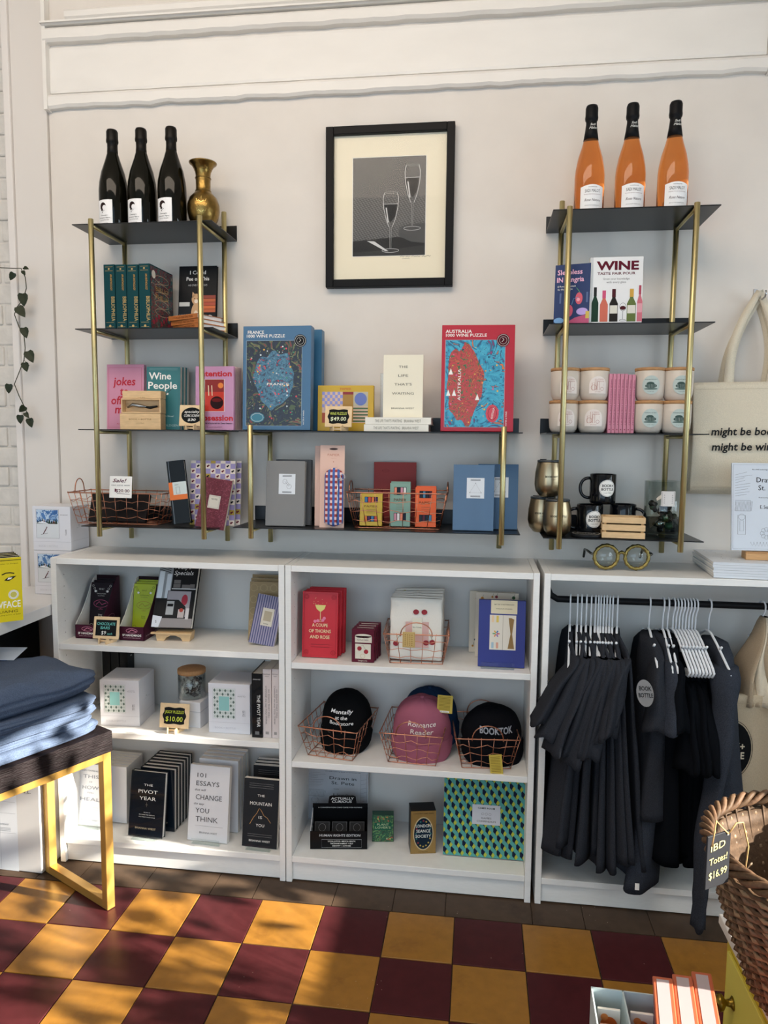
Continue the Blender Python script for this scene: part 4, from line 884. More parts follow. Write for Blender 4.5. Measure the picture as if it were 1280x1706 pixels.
for i in range(7):
    x = 1012.2 + i * 6.35
    L = ay((x, 722), -.19); R2 = ay((x + 5.6, 722), -.19); TP = ay((x, 623 if i < 5 else 624.5), -.19)
    o = thing('pink_paperback', ['slim pink paperback at left end touching the cream candles', 'slim pink paperback, second from left in the spine row', 'slim pink paperback, third from left in the spine row', 'slim pink paperback in the exact middle of the spine row', 'slim pink paperback, third from right in the spine row', 'slim pink paperback, second from right in the spine row', 'slim pink paperback at right end touching the green labelled candles'][i], 'book', (L.x, -.19, Z + .0006), (0, 0, 0), 'slim pink paperbacks between candles')
    wd, h = R2.x - L.x, TP.z - Z
    m = MB(); m.box(0, wd, 0, .0012, 0, h, PK, .0005, 1); m.box(0, .0008, .0012, .13, 0, h, PK); m.box(wd - .0008, wd, .0012, .13, 0, h, PK)
    m.text('WINE PAIRINGS FOR POETRY', wd * .5, h * .52, wd * .36, mat('#8a1f4a'), w=h * .78, rot=-90, bold=.01); m.disc(wd / 2, h * .06, wd * .2, mat('#8a1f4a')); m.build('cover', o)
    m = MB(); m.box(.0009, wd - .0009, .0014, .129, .0005, h - .0003, PAPER); m.build('page_block', o)
Z = UZ[3]
TUM = mat('#a8977a', .3, 1, bump=.02, scale=300)
def tumbler(loc, label, yaw=0):
    o = thing('wine_tumbler', label, 'tumbler', loc, (0, 0, R(yaw)), 'brushed gold steel tumblers'); 
    m = MB(); m.lathe([(0, .002), (.022, 0), (.028, .003), (.04, .018), (.0445, .04), (.043, .075), (.037, .108), (.0365, .11), (.0355, .108), (.04, .07), (0, .03)], TUM, 36)
    m.warp = cyl(.0455); m.text('BOOK+BOTTLE', 0, .062, .0065, INK, w=.052, y=-.0004, bold=.02); m.text('st. pete, fl', 0, .055, .003, INK, y=-.0004); m.warp = None; m.build('cup', o)
    m = MB(); m.lathe([(0, .1105), (.0375, .1105), (.0375, .115), (.034, .117), (0, .1165)], mat('#4b5157', .1, trans=.4), 28); ld = m.build('lid', o); m = MB(); m.box(-.03, -.01, -.004, .004, .1172, .1195, mat('#23262a', .3), .001); m.build('sip_slider', ld)
p = ay((928, 893), -.2); q = ay((916, 886), -.12)
tumbler((p.x, -.195, Z + .0005), 'brushed gold wine tumbler at front left of the bottom shelf', 0)
tumbler((p.x - .04, -.1, Z + .0005), 'brushed gold wine tumbler behind the front one, partly hidden', 0)
tumbler((p.x - .026, -.155, Z + .1205), 'brushed gold wine tumbler stacked on top of two others', 14)
def mug(loc, yaw, label, sticker=True):
    o = thing('coffee_mug', label, 'mug', loc, (0, 0, R(yaw)), 'glossy black mugs'); r = .041; H_ = .096; K = mat('#0c0e12', .12, coat=.5)
    m = MB(); m.lathe([(0, .004), (r - .005, 0), (r - .001, .004), (r, .01), (r, H_ - .002), (r - .001, H_), (r - .003, H_ - .001), (r - .004, .008), (0, .006)], K, 36)
    if sticker:
        m.warp = cyl(r + .0004); m.disc(.014, .052, .0265, PAPER, -.0003); m.circ(.014, .052, .0245, .0006, INK, -.0006, n=28)
        m.text('BOOK+', .015, .056, .0085, INK, w=.036, y=-.0006, bold=.04); m.text('BOTTLE', .0145, .0445, .0085, INK, w=.039, y=-.0006, bold=.04); m.text('st. pete, florida', .014, .036, .0032, INK, w=.024, y=-.0006, shear=.3); m.warp = None
    m.build('mug_body', o)
    m = MB(); m.tube([(-r + .003 - .032 * max(0, math.sin(math.pi * i / 18)) ** .7, 0, .05 + .032 * math.cos(math.pi * i / 18)) for i in range(19)], .0052, K, 10); m.build('handle', o)
a = ay((984, 889), -.16); b = ay((1044, 889), -.1); c = ay((1006, 833), -.13)
mug((a.x, -.13, Z + .0005), -6, 'black mug with round white shop logo standing beside gold tumblers')
mug((b.x - .012, -.09, Z + .0005), 160, 'black mug without visible handle behind the wooden crate', False)
mug((c.x, -.105, Z + .0975), -8, 'black mug with round white shop logo stacked on the others')
m = MB(); b_ = ay((1042, 850), -.13)
cs_ = ay((979, 891), -.215)
m = MB(); m.lathe([(0, 0), (.046, 0), (.047, .001), (.047, .009), (.046, .01), (0, .01)], mat('#1a1b1e', .4), 32); m.T = Matrix.Translation((0, 0, .0104)) @ Matrix.Rotation(R(-90), 4, 'X'); m.circ(0, 0, .041, .0015, PAPER, 0, n=30); m.text('BOTTLE', 0, -.004, .012, PAPER, y=0, bold=.03); o = m.build('coaster_stack'); o.location = (cs_.x, -.19, Z + .0005); tag(o, 'low stack of round black coasters in front of the mugs', 'coasters')
# wooden crate with buttons
L, wd, h = fit((1003, 892), (1075, 898), (1004, 860), -.225, Z, -6, 0)
o = thing('wooden_crate', 'small slatted wooden crate filled with gold trinkets', 'crate', (L.x, L.y, Z + .0006), rotof(-6)); D_ = .075
for zi in range(3):
    z0 = h * (.02 + zi * .34); m = MB()
    m.box(0, wd, 0, .004, z0, z0 + h * .27, LWOOD, .0006, 1); m.box(0, wd, D_ - .004, D_, z0, z0 + h * .27, LWOOD, .0006, 1); m.box(0, .004, .0041, D_ - .0041, z0, z0 + h * .27, LWOOD, .0006, 1); m.box(wd - .004, wd, .0041, D_ - .0041, z0, z0 + h * .27, LWOOD, .0006, 1); m.build('slat_row', o)
m = MB()
for x in (.0045, wd - .0125):
    for y in (.0045, D_ - .0125): m.box(x, x + .008, y, y + .008, .001, h * .97, mat('#c9a06a', .6))
m.build('corner_posts', o)
m = MB(); m.box(.005, wd - .005, .005, D_ - .005, .001, h * .72, mat('#4a3a24', .8))
for k in range(14): m.T = Matrix.Translation((rnd.uniform(.02, wd - .02), rnd.uniform(.015, D_ - .015), h * .78 + rnd.uniform(0, .006))) @ Matrix.Rotation(rnd.uniform(0, 3), 4, 'Z') @ Matrix.Rotation(rnd.uniform(-.5, .5), 4, 'X'); m.box(-.014, .014, -.004, .004, -.001, .001, mat('#b9a060', .3, .8))
m.build('trinkets', o)
# glass vase with sticker and baubles
gv = ay((1098, 889), -.15); o = thing('glass_jar', 'clear glass cylinder jar with dark foil baubles and white sticker', 'jar', (gv.x + .012, -.14, Z + .0005)); r = .058
m = MB(); m.lathe([(0, 0), (r, 0), (r, .175), (r - .0025, .175), (r - .0025, .006), (0, .006)], GLASS, 36); m.build('glass_wall', o)
m = MB(); m.warp = cyl(r + .0008); lb = mat('#d9d5d2', .5); m.grid(-.021, .021, .1, .146, lb, 0, 6); m.frame(-.018, .018, .103, .143, .0008, INK, -.0004); lines(m, -.013, .013, (.134, .128, .122, .116, .11), mat('#5a5a5a'), .0014, -.0004); m.build('sticker', o)
m = MB(); fl = [mat('#1c2a22', .12, .8), mat('#202326', .1, .9), mat('#2c4a34', .2, .5), mat('#9aa0a0', .1, 1), mat('#14161a', .3)]
for k in range(26):
    a = rnd.uniform(0, 6.28); q = rnd.uniform(0, .038); s_ = rnd.uniform(.008, .014)
    m.T = Matrix.Translation((q * math.cos(a), q * math.sin(a), .02 + rnd.uniform(0, .085))) @ Matrix.Rotation(rnd.uniform(0, 3), 4, 'X') @ Matrix.Rotation(rnd.uniform(0, 3), 4, 'Y'); m.lathe([(0, -s_), (s_ * .8, -s_ * .5), (s_, 0), (s_ * .7, s_ * .6), (0, s_)], fl[k % 5], 8)
m.build('foil_baubles', o)
# ================================================================ LEFT BOOKCASE
Z = S1
MAR = mat('#43182a', .45)
def chocobox(label, barl, barcol, artcol, px, y, yaw=0):
    p = ay(px, y); o = thing('chocolate_display_box', label, 'display box', (p.x, y, Z + .0006), rotof(yaw), 'cardboard chocolate displays'); W_, D_, H_ = .088, .15, .195
    m = MB()
    m.box(0, W_, 0, .0015, 0, .048, MAR); m.box(0, W_, D_ - .0015, D_, 0, H_, mat('#241018', .5)); m.box(0, W_, 0, D_, 0, .0015, MAR)
    prof = [(0, 0), (D_, 0), (D_, H_), (D_ * .86, H_ * .97), (D_ * .72, H_ * .86), (D_ * .5, H_ * .62), (D_ * .25, H_ * .4), (0, .048)]
    for x, x2 in ((0, .0015), (W_ - .0015, W_)):
        vv = [(x, a, b) for a, b in prof] + [(x2, a, b) for a, b in prof]; n = len(prof)
        m.add(vv, [tuple(range(n))[::-1], tuple(range(n, 2 * n))] + [(i, (i + 1) % n, (i + 1) % n + n, i + n) for i in range(n)], mat('#e6e2da', .6) if x == 0 else MAR)
    m.add([(-.0003, a, b) for a, b in prof], [tuple(range(len(prof)))], MAR)
    m.circ(W_ * .5, .034, .02, .0012, mat('#d98aa4'), -.0006, rz=.0075); m.line([(W_ * .36, .03), (W_ * .5, .037), (W_ * .68, .032)], .0018, mat('#d98aa4'), -.0006)
    m.text('SF HANDMADE', W_ * .5, .015, .0075, PAPER, w=.068, y=-.0006, bold=.03); m.text('DELICIOUS, CRAFTED, TOFFEE & CHOCOLATES', W_ * .5, .008, .0028, mat('#c9a9b4'), w=.062, y=-.0006)
    def sd(m, w_, h_): m.text('San Francisco Handmade Chocolate', w_ * .42, .012, .006, mat('#c9a9b4'), w=.1, y=-.0006); m.circ(w_ * .55, .06, .022, .0012, mat('#b97a90'), -.0006, rz=.009)
    on_side(m, W_, sd, D_, H_); m.build('display_carton', o)
    for k in range(3):
        m = MB(); m.T = Matrix.Translation((.0035, .078 + k * .018, .003)) @ Matrix.Rotation(R(-10), 4, 'X'); bw, bh = W_ - .007, .175 + .004 * k
        c = mat(barcol, .4); m.box(0, bw, 0, .012, 0, bh, c, .001)
        if k == 0:
            ik = mat(artcol, .5); wh = mat('#d8d4cc') if barcol[1] == '2' else mat('#6a7a18')
            m.text(barl, bw * .5, bh * .85, .006, wh, w=bw * .24); m.text('CHOCOLATE BAR', bw * .5, bh * .76, .004, wh, w=bw * .42); m.text('ALL NATURAL', bw * .5, bh * .72, .003, wh)
            m.circ(bw * .5, bh * .57, bw * .33, .0014, ik, -.0007, rz=bh * .075); m.line([(bw * .28, bh * .55), (bw * .42, bh * .61), (bw * .55, bh * .55), (bw * .75, bh * .59)], .002, ik, -.0007); m.text('toffee', bw * .5, bh * .45, .005, ik, shear=.3); m.text('72%', bw * .5, bh * .3, .011, wh, w=bw * .2)
            for sx in (0, 1):
                for q in range(3): m.circ(bw * (.1 + .8 * sx) + (1 - 2 * sx) * q * .006, bh * (.93 - q * .055), .0035, .0009, wh if barcol[1] == '2' else INK, -.0007, n=10)
                m.circ(bw * (.12 + .76 * sx), bh * .13, .006, .0009, wh if barcol[1] == '2' else INK, -.0007, n=10); m.disc(bw * (.22 + .56 * sx), bh * .82, .004, PAPER, -.0007)
        m.build('chocolate_bar', o, None if k else ('front chocolate bar with ornate printed wrapper'))
    return o
chocobox('maroon display box filled with black wrapped chocolate bars', 'RED SALT', '#241c22', '#b84a78', (126, 1062), -.215)
chocobox('maroon display box filled with lime green wrapped chocolate bars', 'MINT', '#a9b81c', '#9a7a1c', (199.5, 1063), -.215)
def sgn3(m, w_, h_):
    g_ = mat('#6fc4bc')
    for t_, x_, z_, s_ in (('CHOCOLATE', .5, .62, .7), ('BARS', .47, .44, .36)): m.text(t_, w_ * x_, h_ * z_, h_ * .13, g_, w=w_ * s_, shear=.1, y=-.0012, bold=.012)
    m.text('$9', w_ * .42, h_ * .2, h_ * .17, PAPER, shear=.1, y=-.0012); m.text('each', w_ * .66, h_ * .2, h_ * .1, g_, y=-.0012, shear=.15)
chalk('price_sign', 'rectangular chalk sign pricing chocolate bars at $9 each', ((154, 1062), (197, 1063), (155, 1027), -.252, Z, 0, 12), sgn3, 'rect')
def spec(m, w_, h_):
    m.rect(0, w_, 0, h_, mat('#201f20', .35), -.0003); m.rect(0, w_ * .36, h_ * .42, h_, mat('#8f9396'), -.0005); m.rect(w_ * .02, w_ * .15, h_ * .42, h_ * .82, mat('#d9e0e6'), -.0007); m.rect(w_ * .22, w_ * .34, h_ * .42, h_ * .78, mat('#cfd6dc'), -.0007)
    for q in range(5): m.line([(0, h_ * (.85 + q * .03)), (w_ * .3, h_ * (.8 + q * .03))], .002, INK, -.0008)
    m.text("Today's", w_ * .6, h_ * .86, h_ * .065, PAPER, w=w_ * .42, shear=.25, y=-.001); m.text('Specials', w_ * .64, h_ * .77, h_ * .065, PAPER, w=w_ * .5, shear=.25, y=-.001)
    for a, b, c in ((.5, .58, .09), (.5, .64, .085), (.74, .57, .11), (.9, .58, .06)): m.rect(w_ * (a - c), w_ * (a + c), h_ * b, h_ * (b + .055), mat('#6b6562'), -.0008)
    m.rect(w_ * .38, w_, h_ * .555, h_ * .57, mat('#c9c9c9'), -.0009); m.rect(w_ * .3, w_ * .9, h_ * .15, h_ * .53, mat('#a39da2'), -.0009); m.frame(w_ * .3, w_ * .9, h_ * .15, h_ * .53, .002, INK, -.0011)
    m.disc(w_ * .75, h_ * .4, w_ * .08, mat('#a8283c'), -.0012, rz=h_ * .08); m.poly([(w_ * .3, h_ * .15), (w_ * .8, h_ * .15), (w_ * .8, h_ * .3), (w_ * .6, h_ * .4), (w_ * .3, h_ * .4)], mat('#252526'), -.0013)
    m.rect(w_ * .31, w_ * .5, h_ * .18, h_ * .38, mat('#a9acae', .3), -.0015); m.rect(w_ * .33, w_ * .48, h_ * .3, h_ * .34, INK, -.0017); m.rect(w_ * .62, w_ * .78, h_ * .14, h_ * .26, mat('#b9aeac'), -.0015); m.disc(w_ * .7, h_ * .25, w_ * .05, mat('#a83a2c'), -.0017); m.rect(w_ * .82, w_ * .9, h_ * .12, h_ * .28, mat('#d0cccc'), -.0015)
    m.rect(0, w_, 0, h_ * .13, mat('#8f8a8a', .3), -.0014); m.poly([(0, h_ * .0), (w_ * .18, h_ * .0), (w_ * .24, h_ * .15), (0, h_ * .17)], mat('#d9dce4'), -.0016)
    m.text('S', w_ * .1, h_ * .06, h_ * .04, INK, y=-.0018)
o = book('photo_book', 'photo book showing a diner counter and Today\'s Specials leaning on wooden easel', 'book', ((252, 1043), (318, 1049), (273, 938), -.205, Z + .036, 3, 26), .028, mat('#1c1b1c', .35), art=spec, pages=PAPER)
L = o.location.copy()
e = thing('wooden_easel', 'blond wooden easel block under the photo book', 'easel', (L.x + .012, L.y + .004, Z + .0006), rotof(3))
m = MB(); ww = .115; m.prism([(.005, 0), (.03, 0), (.038, .012), (.055, .019), (.07, .019), (.088, .012), (.095, 0), (.12, 0), (.124, .03), (.0, .03)], 0, .045, LWOOD); m.box(-.012, .13, -.012, .0, .0255, .031, LWOOD, .001); recalc(m.build('block', e))
m = MB(); m.T = Matrix.Translation((.05, .052, .01)) @ Matrix.Rotation(R(-26), 4, 'X'); m.box(0, .022, .003, .009, 0, .13, LWOOD, .001); m.build('back_strut', e)
TAN = mat('#a38d68', .75, bump=.2, scale=200)
def tanart(m, w_, h_):
    k = mat('#bda77e', .6)
    for a in range(3):
        for b in range(5): m.circ(w_ * (.15 + .35 * a), h_ * (.1 + .2 * b), w_ * .12, .0014, k, -.0005, n=14); m.frame(w_ * (.27 + .35 * a), w_ * (.37 + .35 * a), h_ * (.06 + .2 * b), h_ * (.12 + .2 * b), .0012, k, -.0005)
for i, l in enumerate(('tan patterned notebook directly behind the striped notebook', 'tan patterned notebook, middle of three at bookcase right end', 'tan patterned notebook farthest back at bookcase right end')):
    book('tan_notebook', l, 'notebook', ((413 + i * 3, 1066 - i * 4), (460 + i * 2, 1066 - i * 4), (421.5 + i * 4, 970 - i * 6), -.155 + i * .045, Z, 0, 9 - i * 2), .012, TAN, art=tanart, hard=False, group='tan patterned notebooks')
def stripes(m, w_, h_):
    for i in range(11):
        m.rect(w_ * (i / 11), w_ * ((i + .3) / 11), 0, h_, mat('#3c4470'), -.0004); m.rect(w_ * ((i + .5) / 11), w_ * ((i + .75) / 11), 0, h_, mat('#a8a2b8'), -.0004)
    m.rect(w_ * .3, w_ * .75, h_ * .38, h_ * .74, mat('#d9d2c2', .6), -.0007); m.rect(w_ * .38, w_ * .68, h_ * .48, h_ * .68, mat('#b3a68c'), -.0009); m.text('PAPIER', w_ * .52, h_ * .41, .004, INK, y=-.0009)
o = book('striped_notebook', 'lilac and navy striped notebook with cream label', 'notebook', ((414, 1062), (457, 1066), (426, 993), -.205, Z, 0, 12), .012, mat('#8d86a6', .6), art=stripes, hard=False); o.rotation_euler = (-R(12), R(9), 0); o.location.z += .009

Z = S2
CUBE = mat('#dcdce2', .5)
def tileart(m, w_, h_):
    x0, x1, z0, z1 = w_ * .12, w_ * .64, h_ * .3, h_ * .9; n = 8
    m.rect(x0, x1, z0, z1, mat('#cfd6d4', .6), -.0004)
    for i in range(n):
        for j in range(n):
            if 1 < i < 6 and 1 < j < 6: continue
            cx, cz = x0 + (x1 - x0) * (i + .5) / n, z0 + (z1 - z0) * (j + .5) / n; a, b = (x1 - x0) / n * .46, (z1 - z0) / n * .46
            if (i + j) % 2: m.poly([(cx - a, cz), (cx, cz - b), (cx + a, cz), (cx, cz + b)], mat('#5c6f68'), -.0007)
            else: m.circ(cx, cz, a * .5, .0008, mat('#7c8f88'), -.0007, n=6)
    m.rect(x0 + (x1 - x0) * .26, x0 + (x1 - x0) * .74, z0 + (z1 - z0) * .26, z0 + (z1 - z0) * .74, mat('#8fc4c2', .4), -.0009)
    m.frame(x0 - .002, x1 + .002, z0 - .002, z1 + .002, .0008, mat('#b9c2c0'), -.0008)
    m.text('PALACE TILE', w_ * .8, h_ * .75, .0035, mat('#6d6f74')); lines(m, w_ * .72, w_ * .88, (h_ * .79,), mat('#9a9ca2'), .0005)
    m.text('500 PCS', w_ * .82, h_ * .42, .005, INK, w=.02, rot=-90); m.text('jigsaw puzzle', w_ * .87, h_ * .42, .003, mat('#7d7f84'), rot=-90)
    m.line([(0, h_ * .22), (w_, h_ * .22)], .0006, mat('#b3b3ba'), -.0005); m.text('BOOK + BOTTLE', w_ * .4, h_ * .09, .007, mat('#c9c9cf'), w=w_ * .5, y=-.0005)
def tileside(m, wd, h, t): on_side(m, wd, lambda m, w_, h_: (m.text('jiggy', w_ * .45, h_ * .55, .004, mat('#6d6f74')), m.line([(w_ * .3, h_ * .5), (w_ * .65, h_ * .52)], .0006, mat('#9a9ca2')), m.line([(0, h_ * .22), (w_, h_ * .22)], .0006, mat('#b3b3ba'), -.0005)), t, h)
slab('puzzle_box', 'white cube puzzle box with tile picture right of the folded clothes', 'puzzle', ((168, 1212), (233, 1212), (168, 1133), -.235, Z, 4, 0), .14, CUBE, tileart, 'white cube puzzle boxes', side=tileside)
slab('puzzle_box', 'white cube puzzle box with tile picture beside the black spine', 'puzzle', ((348, 1217), (417, 1222), (348, 1138), -.235, Z, 0, 0), .13, CUBE, tileart, 'white cube puzzle boxes', side=tileside)
o = slab('white_gift_box', 'small white lidded carton carrying the jar of puzzle pieces', 'box', ((300, 1199), (334, 1204), (300, 1168), -.2, Z, -6, 0), .1, mat('#d9dade', .5), None); bx_ = o
m = MB(); hh_ = max(v.co.z for v in o.data.vertices); ww_ = max(v.co.x for v in o.data.vertices); m.box(-.001, ww_ + .001, -.001, .101, hh_ * .62, hh_ * .64, mat('#b9bac0')); m.build('lid_seam', o)
c_ = ay((316, 1168), -.16); jr = thing('puzzle_jar', 'clear jar of loose puzzle pieces closed with a cork lid', 'jar', (c_.x + .004, -.148, Z + hh_ + .0012)); r = .047
m = MB(); m.lathe([(0, 0), (r, 0), (r, .085), (r - .002, .085), (r - .002, .004), (0, .004)], GLASS, 32); m.build('glass_wall', jr)
m = MB(); m.lathe([(0, .0855), (r + .001, .0855), (r + .001, .099), (r - .002, .1005), (0, .1005)], CORK, 32); m.build('cork_lid', jr)
m = MB(); PC_ = ['#d9d6d2', '#3a2a2c', '#c9c0bc', '#6b5350', '#efece8', '#2a2024']
for k in range(170):
    a = rnd.uniform(0, 6.28); q = math.sqrt(rnd.random()) * .036
    m.T = Matrix.Translation((q * math.cos(a), q * math.sin(a), .012 + rnd.uniform(0, .048))) @ Matrix.Rotation(rnd.uniform(0, 6), 4, 'X') @ Matrix.Rotation(rnd.uniform(0, 6), 4, 'Z'); s_ = .0048
    pc = mat(rnd.choice(PC_)); m.box(-s_, s_, -.001, .001, -s_, s_, pc); m.box(s_, s_ * 1.6, -.001, .001, -s_ * .35, s_ * .35, pc); m.box(-s_ * .35, s_ * .35, -.001, .001, s_, s_ * 1.6, pc)
p_ = m.build('puzzle_pieces', jr); p_['kind'] = 'stuff'
m = MB(); L, wd, h = fit((284, 1172), (306, 1176), (280, 1157), -.19, ay((284, 1172), -.19).z, -10, 14); m.box(0, .05, 0, .0006, 0, .045, mat('#c9c85a', .6)); m.text('JIGGY', .022, .022, .009, mat('#7a7a30'), w=.032, y=-.0008, shear=.2); o = m.build('yellow_price_card'); p_ = ay((281, 1186), -.215); o.location = (p_.x, -.212, Z + .0006 + .03 * 0); 
o.location.z = Z + .03; o.rotation_euler = rotof(-8, 0)
tag(o, 'pale yellow card standing between chalk sign and puzzle jar', 'card')
bm_ = o.data
for v_ in bm_.vertices:
    if v_.co.z < .002: v_.co.z -= .0292
def sgn4(m, w_, h_):
    m.text('JIGGY PUZZLES', w_ * .5, h_ * .6, h_ * .12, mat('#c9d63a'), w=w_ * .64, shear=.1, y=-.0012, bold=.01); m.text('$10.00', w_ * .5, h_ * .28, h_ * .2, mat('#d6e04a'), w=w_ * .58, shear=.05, y=-.0012, bold=.01)
chalk('price_sign', 'chalk sign priced $10.00 on the second bookcase shelf', ((265, 1209), (314, 1210), (266, 1171), -.25, Z, 0, 10), sgn4, 'fancy')
# books at the right end
def spinebook(name, label, bl, br, tl, y, z, D_, col, draw, group=None, yaw=0, hard=False):
    L, wd, h = fit(bl, br, tl, y, z, yaw, 0); L.z = z + .0006
    o = thing(name, label, 'book', L, rotof(yaw), group); m = MB(); m.box(0, wd, 0, .0015, 0, h, col, .0008, 1); m.box(0, .0012, .0015, D_, 0, h, col); m.box(wd - .0012, wd, .0015, D_, 0, h, col); draw(m, wd, h); m.build('cover', o)
    i = .004 if hard else .0003; m = MB(); m.box(.0014, wd - .0014, .0018, D_ - .002, i, h - i, PAGES); m.build('page_block', o); return o
def sp_piv(m, w_, h_): m.text('THE PIVOT YEAR', w_ * .5, h_ * .42, w_ * .32, PAPER, w=h_ * .5, rot=-90); m.text('BRIANNA WIEST', w_ * .5, h_ * .9, .004, mat('#c9c9c9'), w=w_ * .7); m.rect(w_ * .3, w_ * .7, h_ * .05, h_ * .1, mat('#6a6a6a'))
def sp_101(m, w_, h_):
    c = mat('#6b6664'); m.text('101 ESSAYS THAT WILL', w_ * .62, h_ * .5, w_ * .2, c, w=h_ * .42, rot=-90); m.text('CHANGE the way YOU THINK', w_ * .3, h_ * .48, w_ * .2, c, w=h_ * .56, rot=-90, shear=.1); m.text('BRIANNA', w_ * .5, h_ * .92, .004, c, w=w_ * .8); m.text('WIEST', w_ * .5, h_ * .89, .004, c, w=w_ * .5); m.rect(w_ * .3, w_ * .7, h_ * .05, h_ * .09, mat('#9a9492'))
spinebook('paperback_book', 'glossy black spine with white lettering on second shelf', (420, 1224), (437.5, 1225), (420, 1122), -.255, Z, .15, mat('#0b0c0e', .2, coat=.5), sp_piv, hard=True)
spinebook('paperback_book', 'thick white spine right next to the glossy black spine', (438.5, 1225), (452.5, 1226), (438.5, 1115), -.25, Z, .15, mat('#d8cdcb', .5), sp_101, 'white spined thick books')
spinebook('paperback_book', 'thick white spine against the bookcase side at right', (453.5, 1226), (465, 1226), (453.5, 1115), -.25, Z, .15, mat('#d8cdcb', .5), sp_101, 'white spined thick books')
# black and white books half hidden behind the folded clothes
for i in range(3):
    L = ay((170 + i * 11, 1180), -.15); L.z = Z + .0006
    o = thing('hardback_book', ['black book at left of the trio behind folded clothes', 'black book in the middle of the trio behind folded clothes', 'black book at right of the trio, touching the cube puzzle box'][i], 'book', (.055 + i * .034, -.07, Z + .0006), rotof(0), 'black books behind the folded clothes'); m = MB(); m.box(0, .03, 0, .0015, 0, .215, BLACK); m.box(.0288, .03, .0015, .05, 0, .215, BLACK); m.box(0, .0012, .0015, .05, 0, .215, BLACK)
    on_side(m, .03, lambda m, w_, h_: m.text('THE', .025, .19, .005, PAPER), .05, .215); m.build('cover', o); m = MB(); m.box(.0014, .0286, .0018, .048, .003, .212, PAPER); m.build('page_block', o)

Z = S3
WH = mat('#d9dade', .5)
def t_heal(m, w_, h_):
    c = mat('#7f8490')
    for t_, z_, s_, sh in (('WHEN YOU\'RE READY', .88, .7, 0), ('THIS', .77, .48, 0), ('IS', .7, .1, .2), ('HOW', .59, .5, 0), ('YOU', .52, .2, .2), ('HEAL', .4, .6, 0)): m.text(t_, w_ * .5, h_ * z_, h_ * (.06 if s_ > .4 and z_ < .85 else .025), c, w=w_ * s_, shear=sh)
    lines(m, w_ * .25, w_ * .75, (h_ * .3, h_ * .27), c, .0005); m.text('BRIANNA WIEST', w_ * .5, h_ * .08, h_ * .02, c, w=w_ * .5)
def t_piv(m, w_, h_):
    for t_, z_, s_, hh in (('THE', .78, .26, .035), ('PIVOT', .67, .56, .055), ('YEAR', .565, .48, .055)): m.text(t_, w_ * .52, h_ * z_, h_ * hh, PAPER, w=w_ * s_)
    m.line([(w_ * .5, h_ * .46), (w_ * .5, h_ * .53)], .0006, mat('#9a8f7a')); m.line([(w_ * .46, h_ * .495), (w_ * .54, h_ * .495)], .0006, mat('#9a8f7a')); m.text('365 DAYS TO', w_ * .52, h_ * .37, .003, PAPER); m.text('BECOME THE PERSON', w_ * .52, h_ * .335, .003, PAPER, w=w_ * .45); m.text('YOU TRULY WANT TO BE', w_ * .52, h_ * .3, .003, PAPER, w=w_ * .48); m.text('BRIANNA WIEST', w_ * .5, h_ * .12, h_ * .03, mat('#c9b99a'), w=w_ * .6)
def t_101(m, w_, h_):
    c = mat('#4a4a4c')
    for t_, x_, z_, s_, hh, sh in (('101', .3, .84, .22, .06, 0), ('ESSAYS', .46, .73, .58, .065, 0), ('that will', .28, .66, .28, .03, .3), ('CHANGE', .5, .545, .66, .07, 0), ('the way', .26, .475, .26, .03, .3), ('YOU', .35, .37, .34, .065, 0), ('THINK', .47, .255, .56, .07, 0)): m.text(t_, w_ * x_, h_ * z_, h_ * hh, c, w=w_ * s_, shear=sh)
    lines(m, w_ * .18, w_ * .88, (h_ * .2,), mat('#8a8a8c'), .0006); m.text('BRIANNA WIEST', w_ * .52, h_ * .1, h_ * .025, mat('#6a6a6c'), w=w_ * .45)
def t_mtn(m, w_, h_):
    for t_, z_, s_, hh in (('THE', .74, .2, .035), ('MOUNTAIN', .615, .62, .05), ('IS', .42, .1, .04), ('YOU', .3, .24, .045)): m.text(t_, w_ * .5, h_ * z_, h_ * hh, PAPER, w=w_ * s_)
    m.line([(w_ * .2, h_ * .33), (w_ * .3, h_ * .43), (w_ * .4, h_ * .5), (w_ * .46, h_ * .57), (w_ * .52, h_ * .54), (w_ * .6, h_ * .47), (w_ * .7, h_ * .44), (w_ * .8, h_ * .37)], .0014, mat('#c9985c'))
    lines(m, w_ * .15, w_ * .85, (h_ * .93, h_ * .9, h_ * .87, h_ * .19, h_ * .16), mat('#9a9a9a'), .0006); m.text('BRIANNA WIEST', w_ * .5, h_ * .08, h_ * .03, PAPER, w=w_ * .6)
def stack(label, first, n, step, place, t, cov, art, group, pages=PAGES, hard=True, bk=None, stp=None):
    (bl, br, tl, y, z, yaw, lean) = place
    f = book('paperback_book' if not hard else 'hardback_book', first, 'book', place, t, cov, art=art, group=group, pages=pages, hard=hard)
    L, wd, h = fit(*place)
    p = ay((bl[0] + 2, bl[1]), y); 
    s_ = thing('book_stand', label, 'book stand', (L.x + wd * .15, L.y - .019, z + .0004), rotof(yaw), 'clear acrylic book stands'); m = MB(); m.box(0, wd * .7, 0, .0015, .0015, .02, ACRYL); m.box(0, wd * .7, 0, .017, 0, .0014, ACRYL); m.build('acrylic_lip', s_)
    return f, L, wd, h
HARD = {}
stack('clear stand under the white book seen through table frame', 'white paperback with pale grey lettering seen through table frame', 1, 0, ((122, 1384), (176, 1390), (129, 1272), -.2, Z, -4, 7), .022, WH, t_heal, 'white paperbacks behind the table leg', PAPER, False)
HX = .052
